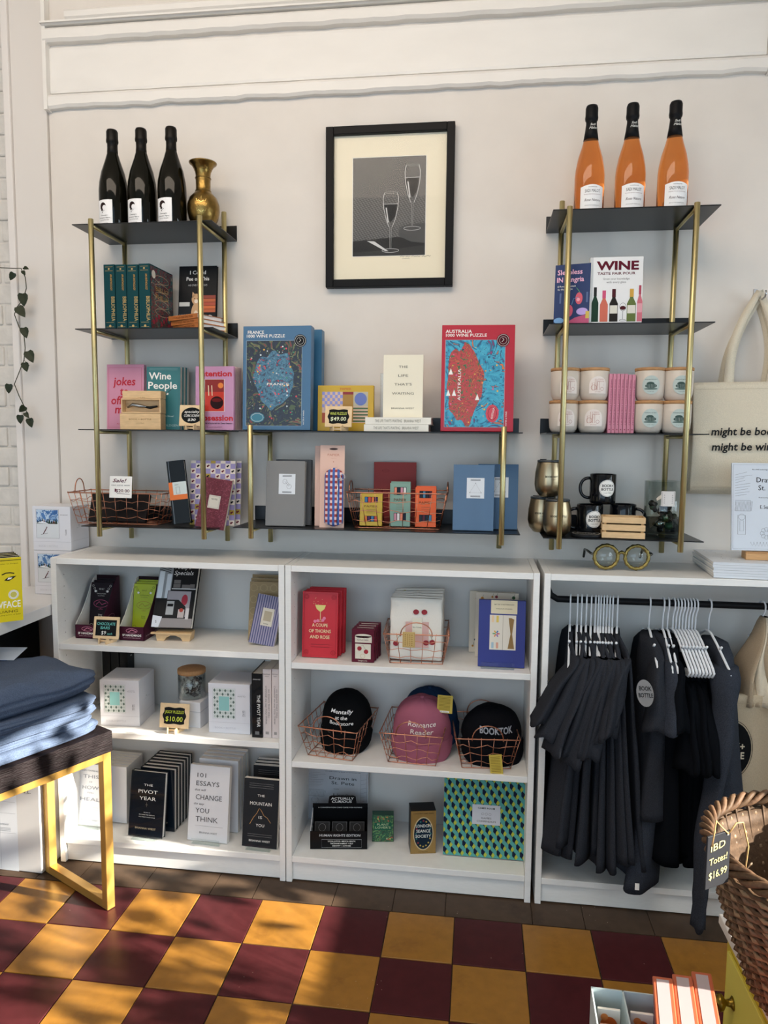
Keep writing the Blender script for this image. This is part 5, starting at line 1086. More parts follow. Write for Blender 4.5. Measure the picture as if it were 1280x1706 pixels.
for i in range(6):
    k = i; o = thing('paperback_book', 'white paperback in the row behind the table leg, ' + ['nearest the front', 'second from the front', 'third from the front', 'fourth from the front', 'second from the back', 'farthest back'][i], 'book', (HX + .0, -.163 + .0205 * i, Z + .0008 + .003), rotof(-4, 2), 'white paperbacks behind the table leg')
    m = MB(); m.box(0, .135, 0, .0006, 0, .205, WH); m.box(0, .135, .019, .0196, 0, .205, WH); m.box(0, .0006, .0006, .019, 0, .205, WH); m.build('cover', o); m = MB(); m.box(.0008, .135, .0008, .0188, 0, .2048, PAPER); m.build('page_block', o)
f, L, wd, h = stack('clear stand under the navy black star cover book', 'navy black hardback with small star on cover, on clear stand', 1, 0, ((213, 1388), (270, 1394), (223, 1285), -.245, Z, -4, 9), .022, mat('#111a24', .18, coat=.6), t_piv, 'navy black star cover hardbacks', PAPER, True)
for i in range(6):
    c_ = ay((225 + 8.5 * i, 1365 - 6 * i), -.2 + .026 * i)
    o = dup(f, (L.x + .022 + .001 * i, -.192 + .0245 * i, Z + .0025), rotof(-4, 2), 'navy black hardback behind the star cover front copy, ' + ['second in line', 'third in line', 'fourth in line', 'fifth in line', 'sixth in line', 'last in line by the back panel'][i])
f, L, wd, h = stack('clear stand under the white book lettered in dark grey', 'white paperback with large dark grey lettering beginning with 101', 1, 0, ((312, 1388), (378, 1396), (323, 1275), -.24, Z, -3, 8), .02, WH, t_101, 'white paperbacks lettered in dark grey', PAPER, False)
for i in range(4):
    dup(f, (L.x + .014 + .001 * i, -.165 + .028 * i, Z + .0025), rotof(-3, 2), 'white paperback behind the large dark lettered front copy, ' + ['second in line', 'third in line', 'fourth in line', 'last in line'][i])
f, L, wd, h = stack('clear stand under the dark book with a gold peak', 'dark grey paperback with a gold mountain peak line on cover', 1, 0, ((403, 1402), (461, 1408), (411, 1297), -.25, Z, -3, 8), .018, mat('#25272b', .35), t_mtn, 'dark paperbacks with a gold peak', PAPER, False)
for i in range(3):
    dup(f, (L.x + .002, -.13 + .024 * i, Z + .002), rotof(-1, 2), 'dark mountain paperback behind the front copy, ' + ['second in line', 'third in line', 'last in line'][i])

# ================================================================ MIDDLE BOOKCASE
Z = T1
def coupe(m, w_, h_):
    g_ = mat('#d9c08a', .4, .3); m.frame(w_ * .05, w_ * .95, h_ * .03, h_ * .97, .0007, mat('#7a0f18'))
    m.poly([(w_ * .36, h_ * .8), (w_ * .66, h_ * .8), (w_ * .62, h_ * .74), (w_ * .53, h_ * .7), (w_ * .49, h_ * .7), (w_ * .4, h_ * .74)], mat('#d9cf7a'), -.0007); m.line([(w_ * .51, h_ * .7), (w_ * .51, h_ * .58)], .0022, g_, -.0008); m.circ(w_ * .51, h_ * .56, w_ * .1, .0012, g_, -.0008, rz=h_ * .012)
    for a, b in ((.36, .55), (.44, .56), (.58, .57), (.62, .6)): m.disc(w_ * a, h_ * b, w_ * .045, mat('#e07a9a'), -.0009, n=9)
    for a in range(12): m.disc(w_ * (.3 + .4 * rnd.random()), h_ * (.8 + .12 * rnd.random()), .0009, g_, -.0007, n=6)
    for t_, z_, s_ in (('A COUPE', .47, .44), ('OF THORNS', .38, .62), ('AND ROSE', .29, .56)): m.text(t_, w_ * .5, h_ * z_, h_ * .052, mat('#ead9a8'), w=w_ * s_, bold=.02)
    lines(m, w_ * .25, w_ * .78, (h_ * .2, h_ * .16), mat('#8c0f1c'), .0015)
    for sx in (.12, .88):
        for sz in (.08, .92): m.circ(w_ * sx, h_ * sz, w_ * .06, .0009, mat('#7a0f18'), -.0006); m.circ(w_ * sx, h_ * sz, w_ * .03, .0009, mat('#7a0f18'), -.0006)
RD = mat('#c01a28', .4)
for i, l in enumerate(('bright red hardback with gold cocktail glass, front copy of three', 'bright red hardback just behind the cocktail glass front copy', 'bright red hardback farthest back of the three cocktail glass copies')):
    book('hardback_book', l, 'book', ((503 + i * 6, 1088 - i * 3), (562 + i * 6, 1092 - i * 3), (508 + i * 5, 986 - i * 3.3), -.225 + i * .03, Z, 0, 4), .022, RD, art=coupe if i == 0 else None, group='red cocktail glass hardbacks', pages=mat('#a81624', .7))
BG = mat('#5a1a2c', .45)
def cards(m, w_, h_):
    cr_ = mat('#d8d0c0', .6); m.rect(w_ * .15, w_ * .9, h_ * .6, h_ * .8, cr_, -.0005); m.disc(w_ * .52, h_ * .8, w_ * .37, cr_, -.0005, rz=h_ * .06); m.text('Piccadilly PIES', w_ * .5, h_ * .74, .0045, BG, w=w_ * .5, y=-.0008); m.text('PLAYING CARDS', w_ * .5, h_ * .66, .004, BG, w=w_ * .5, y=-.0008)
    m.rect(w_ * .16, w_ * .86, h_ * .11, h_ * .56, cr_, -.0005); m.text('Designworks', w_ * .5, h_ * .035, .0045, cr_, w=w_ * .4)
    for a, b in ((.35, .42), (.65, .33)): m.disc(w_ * a, h_ * b, w_ * .1, mat('#9c1f2c'), -.0008)
    m.circ(w_ * .5, h_ * .19, w_ * .1, .0008, mat('#b98a3a'), -.0008); m.line([(w_ * .35, h_ * .46), (w_ * .5, h_ * .53), (w_ * .65, h_ * .37)], .0006, mat('#4a5a2c'), -.0008)
for i in range(4):
    o = slab('playing_card_box', ['front burgundy playing card box with cherry card design', 'second burgundy playing card box behind the cherry front', 'third burgundy playing card box behind the cherry front', 'farthest back burgundy playing card box'][i], 'card game', ((586 + i * 3.5, 1104 - i * 3), (623 + i * 3.5, 1107 - i * 3), (586 + i * 3.7, 1048 - i * 3.4), -.25 + i * .024, Z, 0, 0), .021, BG, cards if i == 0 else (lambda m, w_, h_: m.rect(w_ * .15, w_ * .9, h_ * .88, h_ * .995, mat('#d8d0c0', .6), -.0004)), 'burgundy playing card boxes', side=(lambda m, wd, h, t: on_side(m, wd, lambda m, w_, h_: m.disc(w_ * .5, h_ * .5, .005, mat('#9c1f2c'), -.0005), t, h)))
# basket of tea towels
c_ = ay((697, 1112), -.2)
tb = wire_basket('wire_basket', 'copper wire basket holding folded cherry print tea towels', (c_.x - .008, -.158, Z + .0012), (0, 0, R(3)), .21, .2, .17, .165, .098, 5, 5, 'f', group='copper wire baskets', hh=.045)
CL = mat('#dfdbd2', .85, bump=.4, scale=180)
for i in range(5):
    L, wd, h = fit((647, 1108), (738, 1112), (654 + 1.5 * i, 998 - 4 * i), -.222 + i * .026, Z + .004, 3, 6)
    o = thing('tea_towel', ['folded white tea towel with cherry print at front of basket', 'folded white tea towel second in the wire basket', 'folded white tea towel in the middle of the wire basket', 'folded white tea towel fourth in the wire basket', 'folded white tea towel at the back with tiny flowers'][i], 'towel', (L.x + .004 * i + .004, -.222 + i * .026, Z + .008), rotof(3, 6), 'folded tea towels in the basket')
    wd = .168; m = MB(); g0 = []
    for zz in range(13):
        z_ = h * zz / 12; ring = []
        for a in range(24):
            q = 2 * math.pi * a / 24; cx = abs(math.cos(q)) ** .35 * (1 if math.cos(q) > 0 else -1); sy = abs(math.sin(q)) ** .6 * (1 if math.sin(q) > 0 else -1)
            ring.append((wd / 2 + wd / 2 * cx * (1 + .012 * math.sin(zz * 1.7 + i)), .009 + .0085 * sy + .0012 * math.sin(cx * 9 + zz), z_ + .002 * math.sin(cx * 5 + i)))
        g0.append(ring)
    m.loft(g0, CL)
    if i == 0:
        y_ = -.0024; cher = mat('#8c1c28', .6)
        for a, b in ((.5, .78), (.66, .78), (.12, .26), (.82, .29), (.7, .28)): m.disc(wd * a, h * b, .0095, cher, y_, rz=.0085)
        m.line([(wd * .12, h * .3), (wd * .2, h * .4)], .001, mat('#4a5a2c'), y_); m.line([(wd * .82, h * .33), (wd * .76, h * .44)], .001, mat('#4a5a2c'), y_)
        m.rect(wd * .3, wd * .75, h * .2, h * .62, mat('#cfa9a4', .8), y_ + .0004); m.rect(wd * .43, wd * .62, h * .42, h * .68, mat('#dcd9c8'), y_ - .0003); m.text('TEA TOWEL', wd * .525, h * .52, .004, INK, y=y_ - .0006)
    if i == 4: m.disc(wd * .2, h * .95, .006, mat('#c9b83a'), -.001); m.disc(wd * .24, h * .93, .005, mat('#3a5a2c'), -.001)
    m.build('folded_cloth', o)
m = MB(); p = ay((681, 1079), -.27); m.box(-.02, .02, -.001, 0, 0, .05, mat('#c9a96a', .6), .0006, 1); m.frame(-.017, .017, .003, .047, .0006, INK, -.0015)
for a in range(4):
    for b in range(6): m.rect(-.013 + a * .007, -.009 + a * .007, .007 + b * .0065, .009 + b * .0065, mat('#6a4a1c'), -.0014)
o = m.build('hang_tag'); o.location = (p.x, -.2675, p.z); tag(o, 'small tan printed tag hanging on the tea towel basket front', 'tag')
def bluebox(m, w_, h_):
    m.rect(w_ * .26, w_ * .82, h_ * .8, h_ * 1.0, mat('#d9cfb2', .6), -.0006); m.text('SET OF 3 NOTEBOOKS', w_ * .54, h_ * .93, .0035, INK, w=w_ * .42, y=-.0009); m.text('COLOUR STUDIES', w_ * .54, h_ * .865, .004, INK, w=w_ * .34, y=-.0009)
    x0, x1, z0, z1 = w_ * .24, w_ * .8, h_ * .26, h_ * .78; m.rect(x0, x1, z0, z1, mat('#dcd6c9', .6), -.0006); m.line([((x0 + x1) / 2, z0), ((x0 + x1) / 2, z1)], .0012, mat('#a89f8c'), -.0008)
    for a, c in ((.28, '#e6c9a0'), (.38, '#dcc05a')): m.rect(w_ * a, w_ * (a + .05), h_ * .67, h_ * .77, mat(c), -.0008); m.rect(w_ * a, w_ * (a + .05), h_ * .28, h_ * .37, mat({'#e6c9a0': '#9fb9c9', '#dcc05a': '#d9a08a'}[c]), -.0008)
    for k, c in enumerate(('#c9566a', '#4a78b0', '#e0a83a', '#6aa06a', '#d98a5a', '#8a6ab0')): q = k * math.pi / 3; m.line([(w_ * .38 + .002 * math.cos(q), h_ * .5 + .002 * math.sin(q)), (w_ * .38 + .011 * math.cos(q), h_ * .5 + .011 * math.sin(q))], .004, mat(c), -.0009)
    m.poly([(w_ * .7, h_ * .74), (w_ * .76, h_ * .72), (w_ * .72, h_ * .5), (w_ * .77, h_ * .28), (w_ * .63, h_ * .28), (w_ * .685, h_ * .5), (w_ * .64, h_ * .74)], mat('#8c6c3a'), -.0009)
slab('stationery_set', 'royal blue notebook set with a window on its front', 'stationery', ((796, 1113), (874, 1119), (803, 1000), -.235, Z, 0, 4), .02, mat('#2c3580', .45), bluebox)
m = MB(); p1, p2 = ay((801, 1113), -.256), ay((857, 1118), -.256); m.box(0, p2.x - p1.x, 0, .0015, .0015, .022, ACRYL); m.box(0, p2.x - p1.x, 0, .018, 0, .0014, ACRYL); o = m.build('book_stand'); o.location = (p1.x, -.256, Z + .0005); tag(o, 'clear acrylic stand under the royal blue notebook set', 'book stand')
def crm(m, w_, h_):
    for k in range(30):
        a, b = rnd.uniform(.08, .92), rnd.uniform(.05, .95); c = rnd.choice(['#8c2430', '#2a4a5c', '#c9862c', '#3a5a3c', '#b04a2c'])
        m.disc(w_ * a, h_ * b, rnd.uniform(.003, .006), mat(c), -.0006, n=8); m.line([(w_ * a, h_ * b), (w_ * a + .004, h_ * b + .012)], .0008, mat('#3a4a2c'), -.0007)
for i, l in enumerate(('cream notebook with fruit print directly behind the blue set', 'cream notebook with fruit print standing against the back')):
    book('cream_notebook', l, 'notebook', ((791 - 10 * i, 1095 - 5 * i), (862 - 6 * i, 1098 - 5 * i), (791 - 9 * i, 987 - 2 * i), -.13 + .055 * i, Z, 0, 3), .01, mat('#dcd0bd', .6), art=crm, hard=False, group='cream fruit print notebooks')

Z = T2
# caps in wire baskets
def cap(label, loc, rot, col, txt, tcol, group='baseball caps in baskets', sz=(1, 1)):
    o = thing('baseball_cap', label, 'cap', loc, rot, group); cm = mat(col, .95, bump=.35, scale=240, spec=.1)
    a, b, c = .088 * sz[0], .085, .12 * sz[1]
    m = MB(); rings = []; N = 36
    for i in range(13):
        t = i / 12 * math.pi / 2; ring = []
        for j in range(N):
            g = 2 * math.pi * j / N; seam = 1 - .014 * abs(math.cos(g * 3)) ** 12
            rr = math.cos(t) ** .8; d = .004 * noise.noise(Vector((math.cos(g) * 2 + a * 9, math.sin(g) * 2, t * 2 + len(label))))
            ring.append(((a * rr * seam + d) * math.cos(g), (b * rr * seam + d) * math.sin(g), c * math.sin(t) ** .95 * seam))
        rings.append(ring)
    m.loft(rings, cm, caps=False); cr_o = m.build('crown', o)
    m = MB(); m.lathe([(0, c * .985), (.007, c * .985), (.007, c * 1.02), (.004, c * 1.04), (0, c * 1.045)], cm, 12); m.build('button', cr_o)
    m = MB(); vv = []; ff = []; n, k = 20, 6
    for lay in (0, 1):
        for i in range(n + 1):
            g = R(180 + 8 + (164) * i / n)
            for j in range(k + 1):
                u = j / k; ex = u * .062 * (math.sin(math.pi * i / n) ** .45)
                vv.append(((a * 1.0) * math.cos(g) * (1 + .06 * u), (b) * math.sin(g) - ex * .35, -ex * .98 - .012 * u * abs(math.cos(g)) - lay * .003 + .001))
    for lay in (0, 1):
        o0 = lay * (n + 1) * (k + 1)
        for i in range(n):
            for j in range(k):
                q = (o0 + i * (k + 1) + j, o0 + i * (k + 1) + j + 1, o0 + (i + 1) * (k + 1) + j + 1, o0 + (i + 1) * (k + 1) + j); ff.append(q if lay else q[::-1])
    o1 = (n + 1) * (k + 1)
    for i in range(n): p, q = i * (k + 1) + k, (i + 1) * (k + 1) + k; ff.append((p, q, q + o1, p + o1))
    m.add(vv, ff, cm, True); m.build('brim', o)
    if txt:
        m = MB()
        def wp(x, y, z):
            z = max(0, min(z, c * .97)); t = math.asin(min(1, (z / c) ** (1 / .95))); rr = math.cos(t) ** .8; A_, B_ = a * rr, b * rr; g = x / max(.03, (A_ + B_) / 2); d = .0035 - y
            return ((A_ + d) * math.sin(g), -(B_ + d) * math.cos(g), z)
        m.warp = wp
        for t_, z_, h_, w_, sh, bd in txt: m.text(t_, .0, z_, h_, mat(tcol, .7), w=w_, shear=sh, bold=bd, y=0)
        m.build('front_lettering', o)
    return o
def hb(px, y, yaw, label, W1=.205, D1=.235):
    c_ = ay(px, y - D1 / 2 * .85)
    return wire_basket('wire_basket', label, (c_.x + .0, y, Z + .0012), (0, 0, R(yaw)), W1, D1, W1 * .76, D1 * .78, .105, 5, 6, 'fb', group='copper wire baskets', hh=.05, wob=.005)
b1 = hb((556, 1275), -.155, -9, 'copper wire basket holding the all black cap at left'); b2 = hb((688, 1282), -.158, -3, 'copper wire basket holding pink and blue caps'); b3_ = hb((806, 1294), -.155, 5, 'copper wire basket holding a black cap and low yellow tag')
def capat(px, y, z, *a, **k): p = ay(px, y); return cap(a[0], (p.x, y, Z + z), *a[1:], **k)
capat((579, 1215), -.115, .074, 'black cap lettered Mentally at the Bookstore', (R(9), 0, R(-4)), '#0d0e10', [('Mentally', .074, .012, .075, .2, .02), ('at the', .056, .012, .04, .1, .02), ('Bookstore', .038, .012, .08, .1, .02)], '#e9e9e9')
capat((703, 1225), -.15, .074, 'dusty pink cap lettered Romance Reader in front of the blue cap', (R(12), 0, R(4)), '#9c5a6c', [('Romance', .066, .016, .085, .15, .02), ('Reader', .042, .016, .07, .1, .02)], '#e9dcd6', sz=(1.12, 1.08))
capat((716, 1200), -.088, .098, 'dark blue cap behind the dusty pink cap', (R(4), 0, R(10)), '#1c3350', None, '', sz=(1.1, .9))
capat((819, 1225), -.14, .072, 'black cap with grey varsity lettering in the right basket', (R(10), 0, R(10)), '#0e0f14', [('BOOKTOK', .05, .02, .1, 0, .05)], '#9a9ea8', sz=(1.15, .88))
def ytag(label, px, y, rot, w_=.04, h_=.075):
    p = ay(px, y); m = MB(); yc = mat('#c9b04a', .6); m.box(0, w_, 0, .0008, 0, h_, yc); lines(m, w_ * .1, w_ * .85, [h_ * (.9 - .07 * k) for k in range(11)], mat('#6a5418'), .0012, -.0004); m.rect(w_ * .2, w_ * .8, h_ * .03, h_ * .13, PAPER, -.0005)
    for k in range(7): m.rect(w_ * (.25 + .07 * k), w_ * (.27 + .07 * k), h_ * .04, h_ * .1, INK, -.0008)
    o = m.build('paper_hang_tag'); o.location = p; o.rotation_euler = rot; tag(o, label, 'tag', 'yellow paper hang tags')
ytag('yellow printed tag hanging on right basket front', (818, 1296), -.277, (0, R(-6), R(3)))
ytag('yellow printed tag sticking up behind the dusty pink cap', (728, 1187), -.2, (0, R(2), 0), .05, .06)

Z = T3
def drawn(m, w_, h_):
    k = mat('#6a6c70'); 
    m.text('Drawn in', w_ * .6, h_ * .78, h_ * .06, INK, w=w_ * .42); m.text('St. Pete', w_ * .6, h_ * .69, h_ * .06, INK, w=w_ * .36); m.text('An adult coloring book of downtown life', w_ * .6, h_ * .92, h_ * .015, INK, w=w_ * .56); m.text('Illustrated by', w_ * .5, h_ * .6, h_ * .014, INK); m.text('E. Sezgi Ozel', w_ * .6, h_ * .48, h_ * .04, INK, w=w_ * .3)
    rn = random.Random(3)
    for q in range(9): m.line([(w_ * .05, h_ * (.62 + .03 * q)), (w_ * (.2 + rn.random() * .15), h_ * (.64 + .032 * q))], .0006, k)
    for q in range(14): x = w_ * (.05 + .02 * q); m.line([(x, h_ * .45), (x + w_ * .02, h_ * .56)], .0006, k)
    m.frame(w_ * .06, w_ * .3, h_ * .45, h_ * .57, .0008, k); m.frame(w_ * .1, w_ * .22, h_ * .18, h_ * .4, .0008, k); m.frame(w_ * .13, w_ * .19, h_ * .22, h_ * .34, .0006, k); m.circ(w_ * .16, h_ * .38, w_ * .05, .0006, k); m.frame(w_ * .88, w_ * .97, h_ * .1, h_ * .9, .0006, k)
    for q in range(8): m.circ(w_ * .55 + .012 * math.cos(q * .785), h_ * .2 + .012 * math.sin(q * .785), .006, .0006, k, n=10)
    for q in range(9): m.line([(w_ * .88, h_ * (.15 + .08 * q)), (w_ * .97, h_ * (.18 + .08 * q))], .0006, k); m.line([(w_ * (.3 + .05 * q), h_ * .1), (w_ * (.33 + .05 * q), h_ * .05), (w_ * (.36 + .05 * q), h_ * .1)], .0006, k)
    for q in range(3): m.circ(w_ * (.68 + q * .08), h_ * .38, w_ * .025, .0006, k, n=10); m.line([(w_ * (.68 + q * .08), h_ * .36), (w_ * (.66 + q * .08), h_ * .26)], .0008, k)
    m.frame(w_ * .02, w_ * .98, h_ * .02, h_ * .98, .0007, k)
book('coloring_book', 'grey line drawn coloring book standing behind the black display box', 'book', ((508, 1386), (613, 1386), (511, 1276), -.045, Z, 0, 2), .008, mat('#b4b8bf', .55), art=drawn, hard=False, group='line drawn coloring books')
# actually curious display box
L, wd, h = fit((515, 1427), (610, 1414), (507, 1385), -.235, Z, 8, 0)
o = thing('card_display_box', 'black open display box with small black card decks inside', 'display box', (L.x + .004, L.y, Z + .0006), rotof(8), None); D_ = .1; K = mat('#101012', .35)
m = MB(); m.box(0, wd, 0, .002, 0, h, K); m.box(0, wd, D_ - .002, D_, 0, h * 1.75, K); m.box(0, wd, .002, D_ - .002, 0, .002, K)
for x in (0, wd - .002): m.add([(x, .002, 0), (x + .002, .002, 0), (x + .002, D_ - .002, 0), (x, D_ - .002, 0), (x, .002, h), (x + .002, .002, h), (x + .002, D_ - .002, h * 1.5), (x, D_ - .002, h * 1.5)], [(0, 1, 2, 3), (4, 5, 6, 7), (0, 1, 5, 4), (1, 2, 6, 5), (2, 3, 7, 6), (3, 0, 4, 7)], K if x else mat('#c9c9cc', .5))
m.text('HUMAN RIGHTS EDITION', wd * .52, h * .72, h * .13, mat('#c9cacc'), w=wd * .72, shear=.1, bold=.03); m.frame(wd * .2, wd * .9, h * .1, h * .55, .0007, mat('#b9babc'))
for q, t_ in enumerate(('SOCIAL JUSTICE + MENTAL HEALTH', 'THE ENVIRONMENT + SELF', 'IDENTITY + ACTIVISM')): m.text(t_, wd * .55, h * (.42 - .13 * q), h * .07, PAPER, w=wd * (.48 - .08 * q), bold=.02)
T = m.T.copy(); m.T = Matrix.Translation((0, D_ - .0022, 0)); m.text('A CONVERSATION CARD GAME FOR HUMANS', wd * .5, h * 1.5, .004, PAPER, w=wd * .8); m.prism([(wd * .28, h * 1.7), (wd * .8, h * 1.7), (wd * .78, h * 2.15), (wd * .74, h * 2.2), (wd * .34, h * 2.2), (wd * .3, h * 2.15)], 0, .002, K)
m.text('ACTUALLY', wd * .54, h * 1.98, h * .14, PAPER, w=wd * .42, shear=.1, bold=.03); m.text('CURIOUS', wd * .53, h * 1.8, h * .14, PAPER, w=wd * .36, shear=.1, bold=.03); m.T = T; m.build('display_carton', o)
for q in range(3):
    m = MB(); m.T = Matrix.Translation((wd * (.05 + .31 * q), .02, .004)) @ Matrix.Rotation(R(-38), 4, 'X'); m.box(0, wd * .28, 0, .016, 0, .075, mat('#1a1b1e', .3), .001); m.circ(wd * .14, .055, .012, .0006, mat('#8a8c90'), n=14); m.frame(.003, wd * .28 - .003, .035, .072, .0005, mat('#8a8c90')); m.build('card_deck', o)
def plants(m, w_, h_):
    m.rect(w_ * .03, w_ * .97, h_ * .02, h_ * .98, artmat(['#1f4a38', '#2c6a4a', '#1a3c30', '#6a9a5c', '#1f4a38', '#b85a4a'], 60, 2), -.0004)
    m.rect(w_ * .1, w_ * .9, h_ * .44, h_ * .72, mat('#25604a'), -.0007); m.text("PLANT", w_ * .5, h_ * .61, .008, mat('#c9d6a8'), w=w_ * .55, y=-.001); m.text("LOVER'S", w_ * .5, h_ * .5, .008, mat('#c9d6a8'), w=w_ * .7, y=-.001)
    for q in range(9): m.disc(w_ * rnd.uniform(.1, .9), h_ * rnd.choice([.78, .86, .92, .12, .2]), .0025, mat(rnd.choice(['#d9c0b0', '#c9504a', '#e0d060'])), -.001, n=7)
slab('card_game_box', 'small dark green plant lovers card box', 'card game', ((620, 1407), (656, 1402), (618, 1358), -.16, Z, 8, 0), .03, mat('#2a5040', .3), plants, None)
def seance(m, w_, h_):
    G_ = mat('#a8884c', .35, .5); m.rect(0, w_, 0, h_, mat('#9c7e4a', .35, .4), -.0004); m.disc(w_ * .5, h_ * .47, w_ * .4, mat('#c9b890', .4), -.0007, rz=h_ * .39); m.disc(w_ * .5, h_ * .47, w_ * .37, mat('#122434', .4), -.0009, rz=h_ * .365)
    for t_, z_, s_ in (('LONDON', .62, .6), ('SEANCE', .5, .56), ('SOCIETY', .38, .62)): m.text(t_, w_ * .5, h_ * z_, h_ * .07, mat('#d9dcd6'), w=w_ * s_, y=-.0012, bold=.03)
    for k in range(16): q = k * math.pi / 8; m.disc(w_ * (.5 + .29 * math.cos(q)), h_ * (.47 + .3 * math.sin(q)), .003, mat(rnd.choice(['#8c2a3a', '#2a6a6a', '#b8a04a'])), -.0011, n=7)
    m.text('A MYSTERY CARD GAME', w_ * .5, h_ * .93, .003, INK, w=w_ * .8, y=-.0007); m.text('A PLAYING DECK', w_ * .5, h_ * .03, .003, INK, y=-.0007)
slab('card_game_box', 'black and gold card box with dark oval on its front', 'card game', ((684, 1422), (726, 1412), (684, 1352), -.215, Z, 12, 0), .06, mat('#121214', .3), seance, None)
def games(m, w_, h_):
    NVY, TQ, LM = mat('#182038', .5), mat('#4fa09c', .5), mat('#b3b93a', .5); nx, nz = 11, 11; cw, ch = w_ / nx, h_ / nz
    m.rect(0, w_, 0, h_, TQ, -.0003)
    for j in range(nz):
        for i in range(-1, nx + 1):
            ox = (cw / 2 if j % 2 else 0); x0 = i * cw + ox; z0 = j * ch
            def cl(P, c, y): 
                P = [(min(max(a, 0), w_), min(max(b, 0), h_)) for a, b in P]
                if max(a for a, b in P) - min(a for a, b in P) > 1e-4: m.poly(P, c, y)
            cl([(x0, z0 + ch * .5), (x0 + cw * .5, z0), (x0 + cw * .5, z0 + ch * .8), (x0, z0 + ch * 1.3)], NVY, -.0005)
            cl([(x0 + cw * .5, z0), (x0 + cw * .78, z0 + ch * .42), (x0 + cw * .5, z0 + ch * .75), (x0 + cw * .3, z0 + ch * .33)], LM, -.0006)
    m.rect(w_ * .34, w_ * .67, h_ * .4, h_ * .64, mat('#c9ccd4', .5), -.001); m.text('GAMES ROOM', w_ * .505, h_ * .59, .0055, INK, w=w_ * .2, y=-.0013, bold=.03); m.text('GAMES', w_ * .505, h_ * .47, .006, INK, w=w_ * .12, y=-.0013); m.text('COMPENDIUM', w_ * .505, h_ * .43, .006, INK, w=w_ * .22, y=-.0013)
    for a in (-.012, 0, .012): m.circ(w_ * .505 + a, h_ * .53, .004, .0006, INK, -.0013, n=8)
slab('board_game_box', 'large square game box in turquoise, navy and lime geometric pattern', 'board game', ((738, 1432), (879, 1437), (739, 1288), -.205, Z, 0, 3), .05, mat('#24304a', .45), games)
# ================================================================ LEFT COUNTER AND WHAT IT CARRIES
CT = .868 + .037
t = thing('counter', 'white counter running along the left toward the viewer', 'counter', (-.5, -.9, 0))
m = MB(); m.T = Matrix.Translation((.5, .9, 0)); m.box(-.9, -.006, -2.0, -.015, CT - .037, CT, mat('#dfdfe0', .3), .002); m.build('worktop', t)
m = MB(); m.T = Matrix.Translation((.5, .9, 0)); m.box(-.86, -.17, -.46, -.1, .53, CT - .038, mat('#0f1216', .6)); m.build('dark_cabinet', t)
m = MB(); m.T = Matrix.Translation((.5, .9, 0)); m.box(-.9, -.87, -1.9, -.1, .0005, CT - .038, mat('#dfdfe0', .4)); m.build('support_panel', t)
def ski(m, w_, h_):
    x0, x1, z0, z1 = w_ * .1, w_ * .7, h_ * .28, h_ * .93
    m.rect(x0, x1, z0, z1, mat('#d6dade', .6), -.0004); m.rect(x0 + .002, x1 - .002, z0 + (z1 - z0) * .55, z1 - .002, artmat(['#2f5f9c', '#4a7ab4', '#b9cfe4', '#3a6aa4', '#7fa3cc'], 50, 1), -.0007)
    for k in range(9): x = x0 + (x1 - x0) * (.08 + .1 * k); m.poly([(x - .005, z0 + (z1 - z0) * .5), (x + .005, z0 + (z1 - z0) * .5), (x, z0 + (z1 - z0) * (.62 + .05 * (k % 3)))], mat('#2c4038'), -.0009)
    m.poly([(x0 + .002, z0 + (z1 - z0) * .52), (x0 + (x1 - x0) * .3, z0 + (z1 - z0) * .6), (x0 + (x1 - x0) * .55, z0 + (z1 - z0) * .5)], mat('#e9edf2'), -.001)
    m.line([(x0 + (x1 - x0) * .3, z0 + (z1 - z0) * .15), (x0 + (x1 - x0) * .45, z0 + (z1 - z0) * .35)], .003, mat('#5a2a2c'), -.0011); m.disc(x0 + (x1 - x0) * .46, z0 + (z1 - z0) * .38, .002, mat('#5a2a2c'), -.0011); m.line([(x0 + (x1 - x0) * .2, z0 + (z1 - z0) * .12), (x0 + (x1 - x0) * .5, z0 + (z1 - z0) * .18)], .001, INK, -.0011)
    for a, b in ((.35, .6), (.78, .55)): m.circ(x0 + (x1 - x0) * a, z0 + (z1 - z0) * b, .004, .0015, mat('#8c4a3a'), -.0012, n=8)
    m.frame(x0, x1, z0, z1, .001, mat('#8d9094'), -.0009)
    m.text('SKI RESORT', w_ * .84, h_ * .8, .0035, mat('#6d6f74'), w=w_ * .2); m.text('500 PCS', w_ * .86, h_ * .42, .005, INK, w=.02, rot=-90); m.line([(0, h_ * .2), (w_, h_ * .2)], .0006, mat('#b3b3ba'), -.0005); m.text('BOOK + BOTTLE', w_ * .4, h_ * .08, .007, mat('#c9c9cf'), w=w_ * .5, y=-.0005)
z0 = CT + .0006
for l in ('white cube puzzle box with skiing picture at the bottom of the counter stack', 'white cube puzzle box with skiing picture on top of the counter stack'):
    m = MB(); m.box(0, .143, 0, .12, 0, .157, CUBE, .0015); ski(m, .143, .157); tileside(m, .143, .157, .12); o = m.build('puzzle_box'); o.location = (-.1535, -.14, z0); tag(o, l, 'puzzle', 'white cube puzzle boxes'); z0 += .158
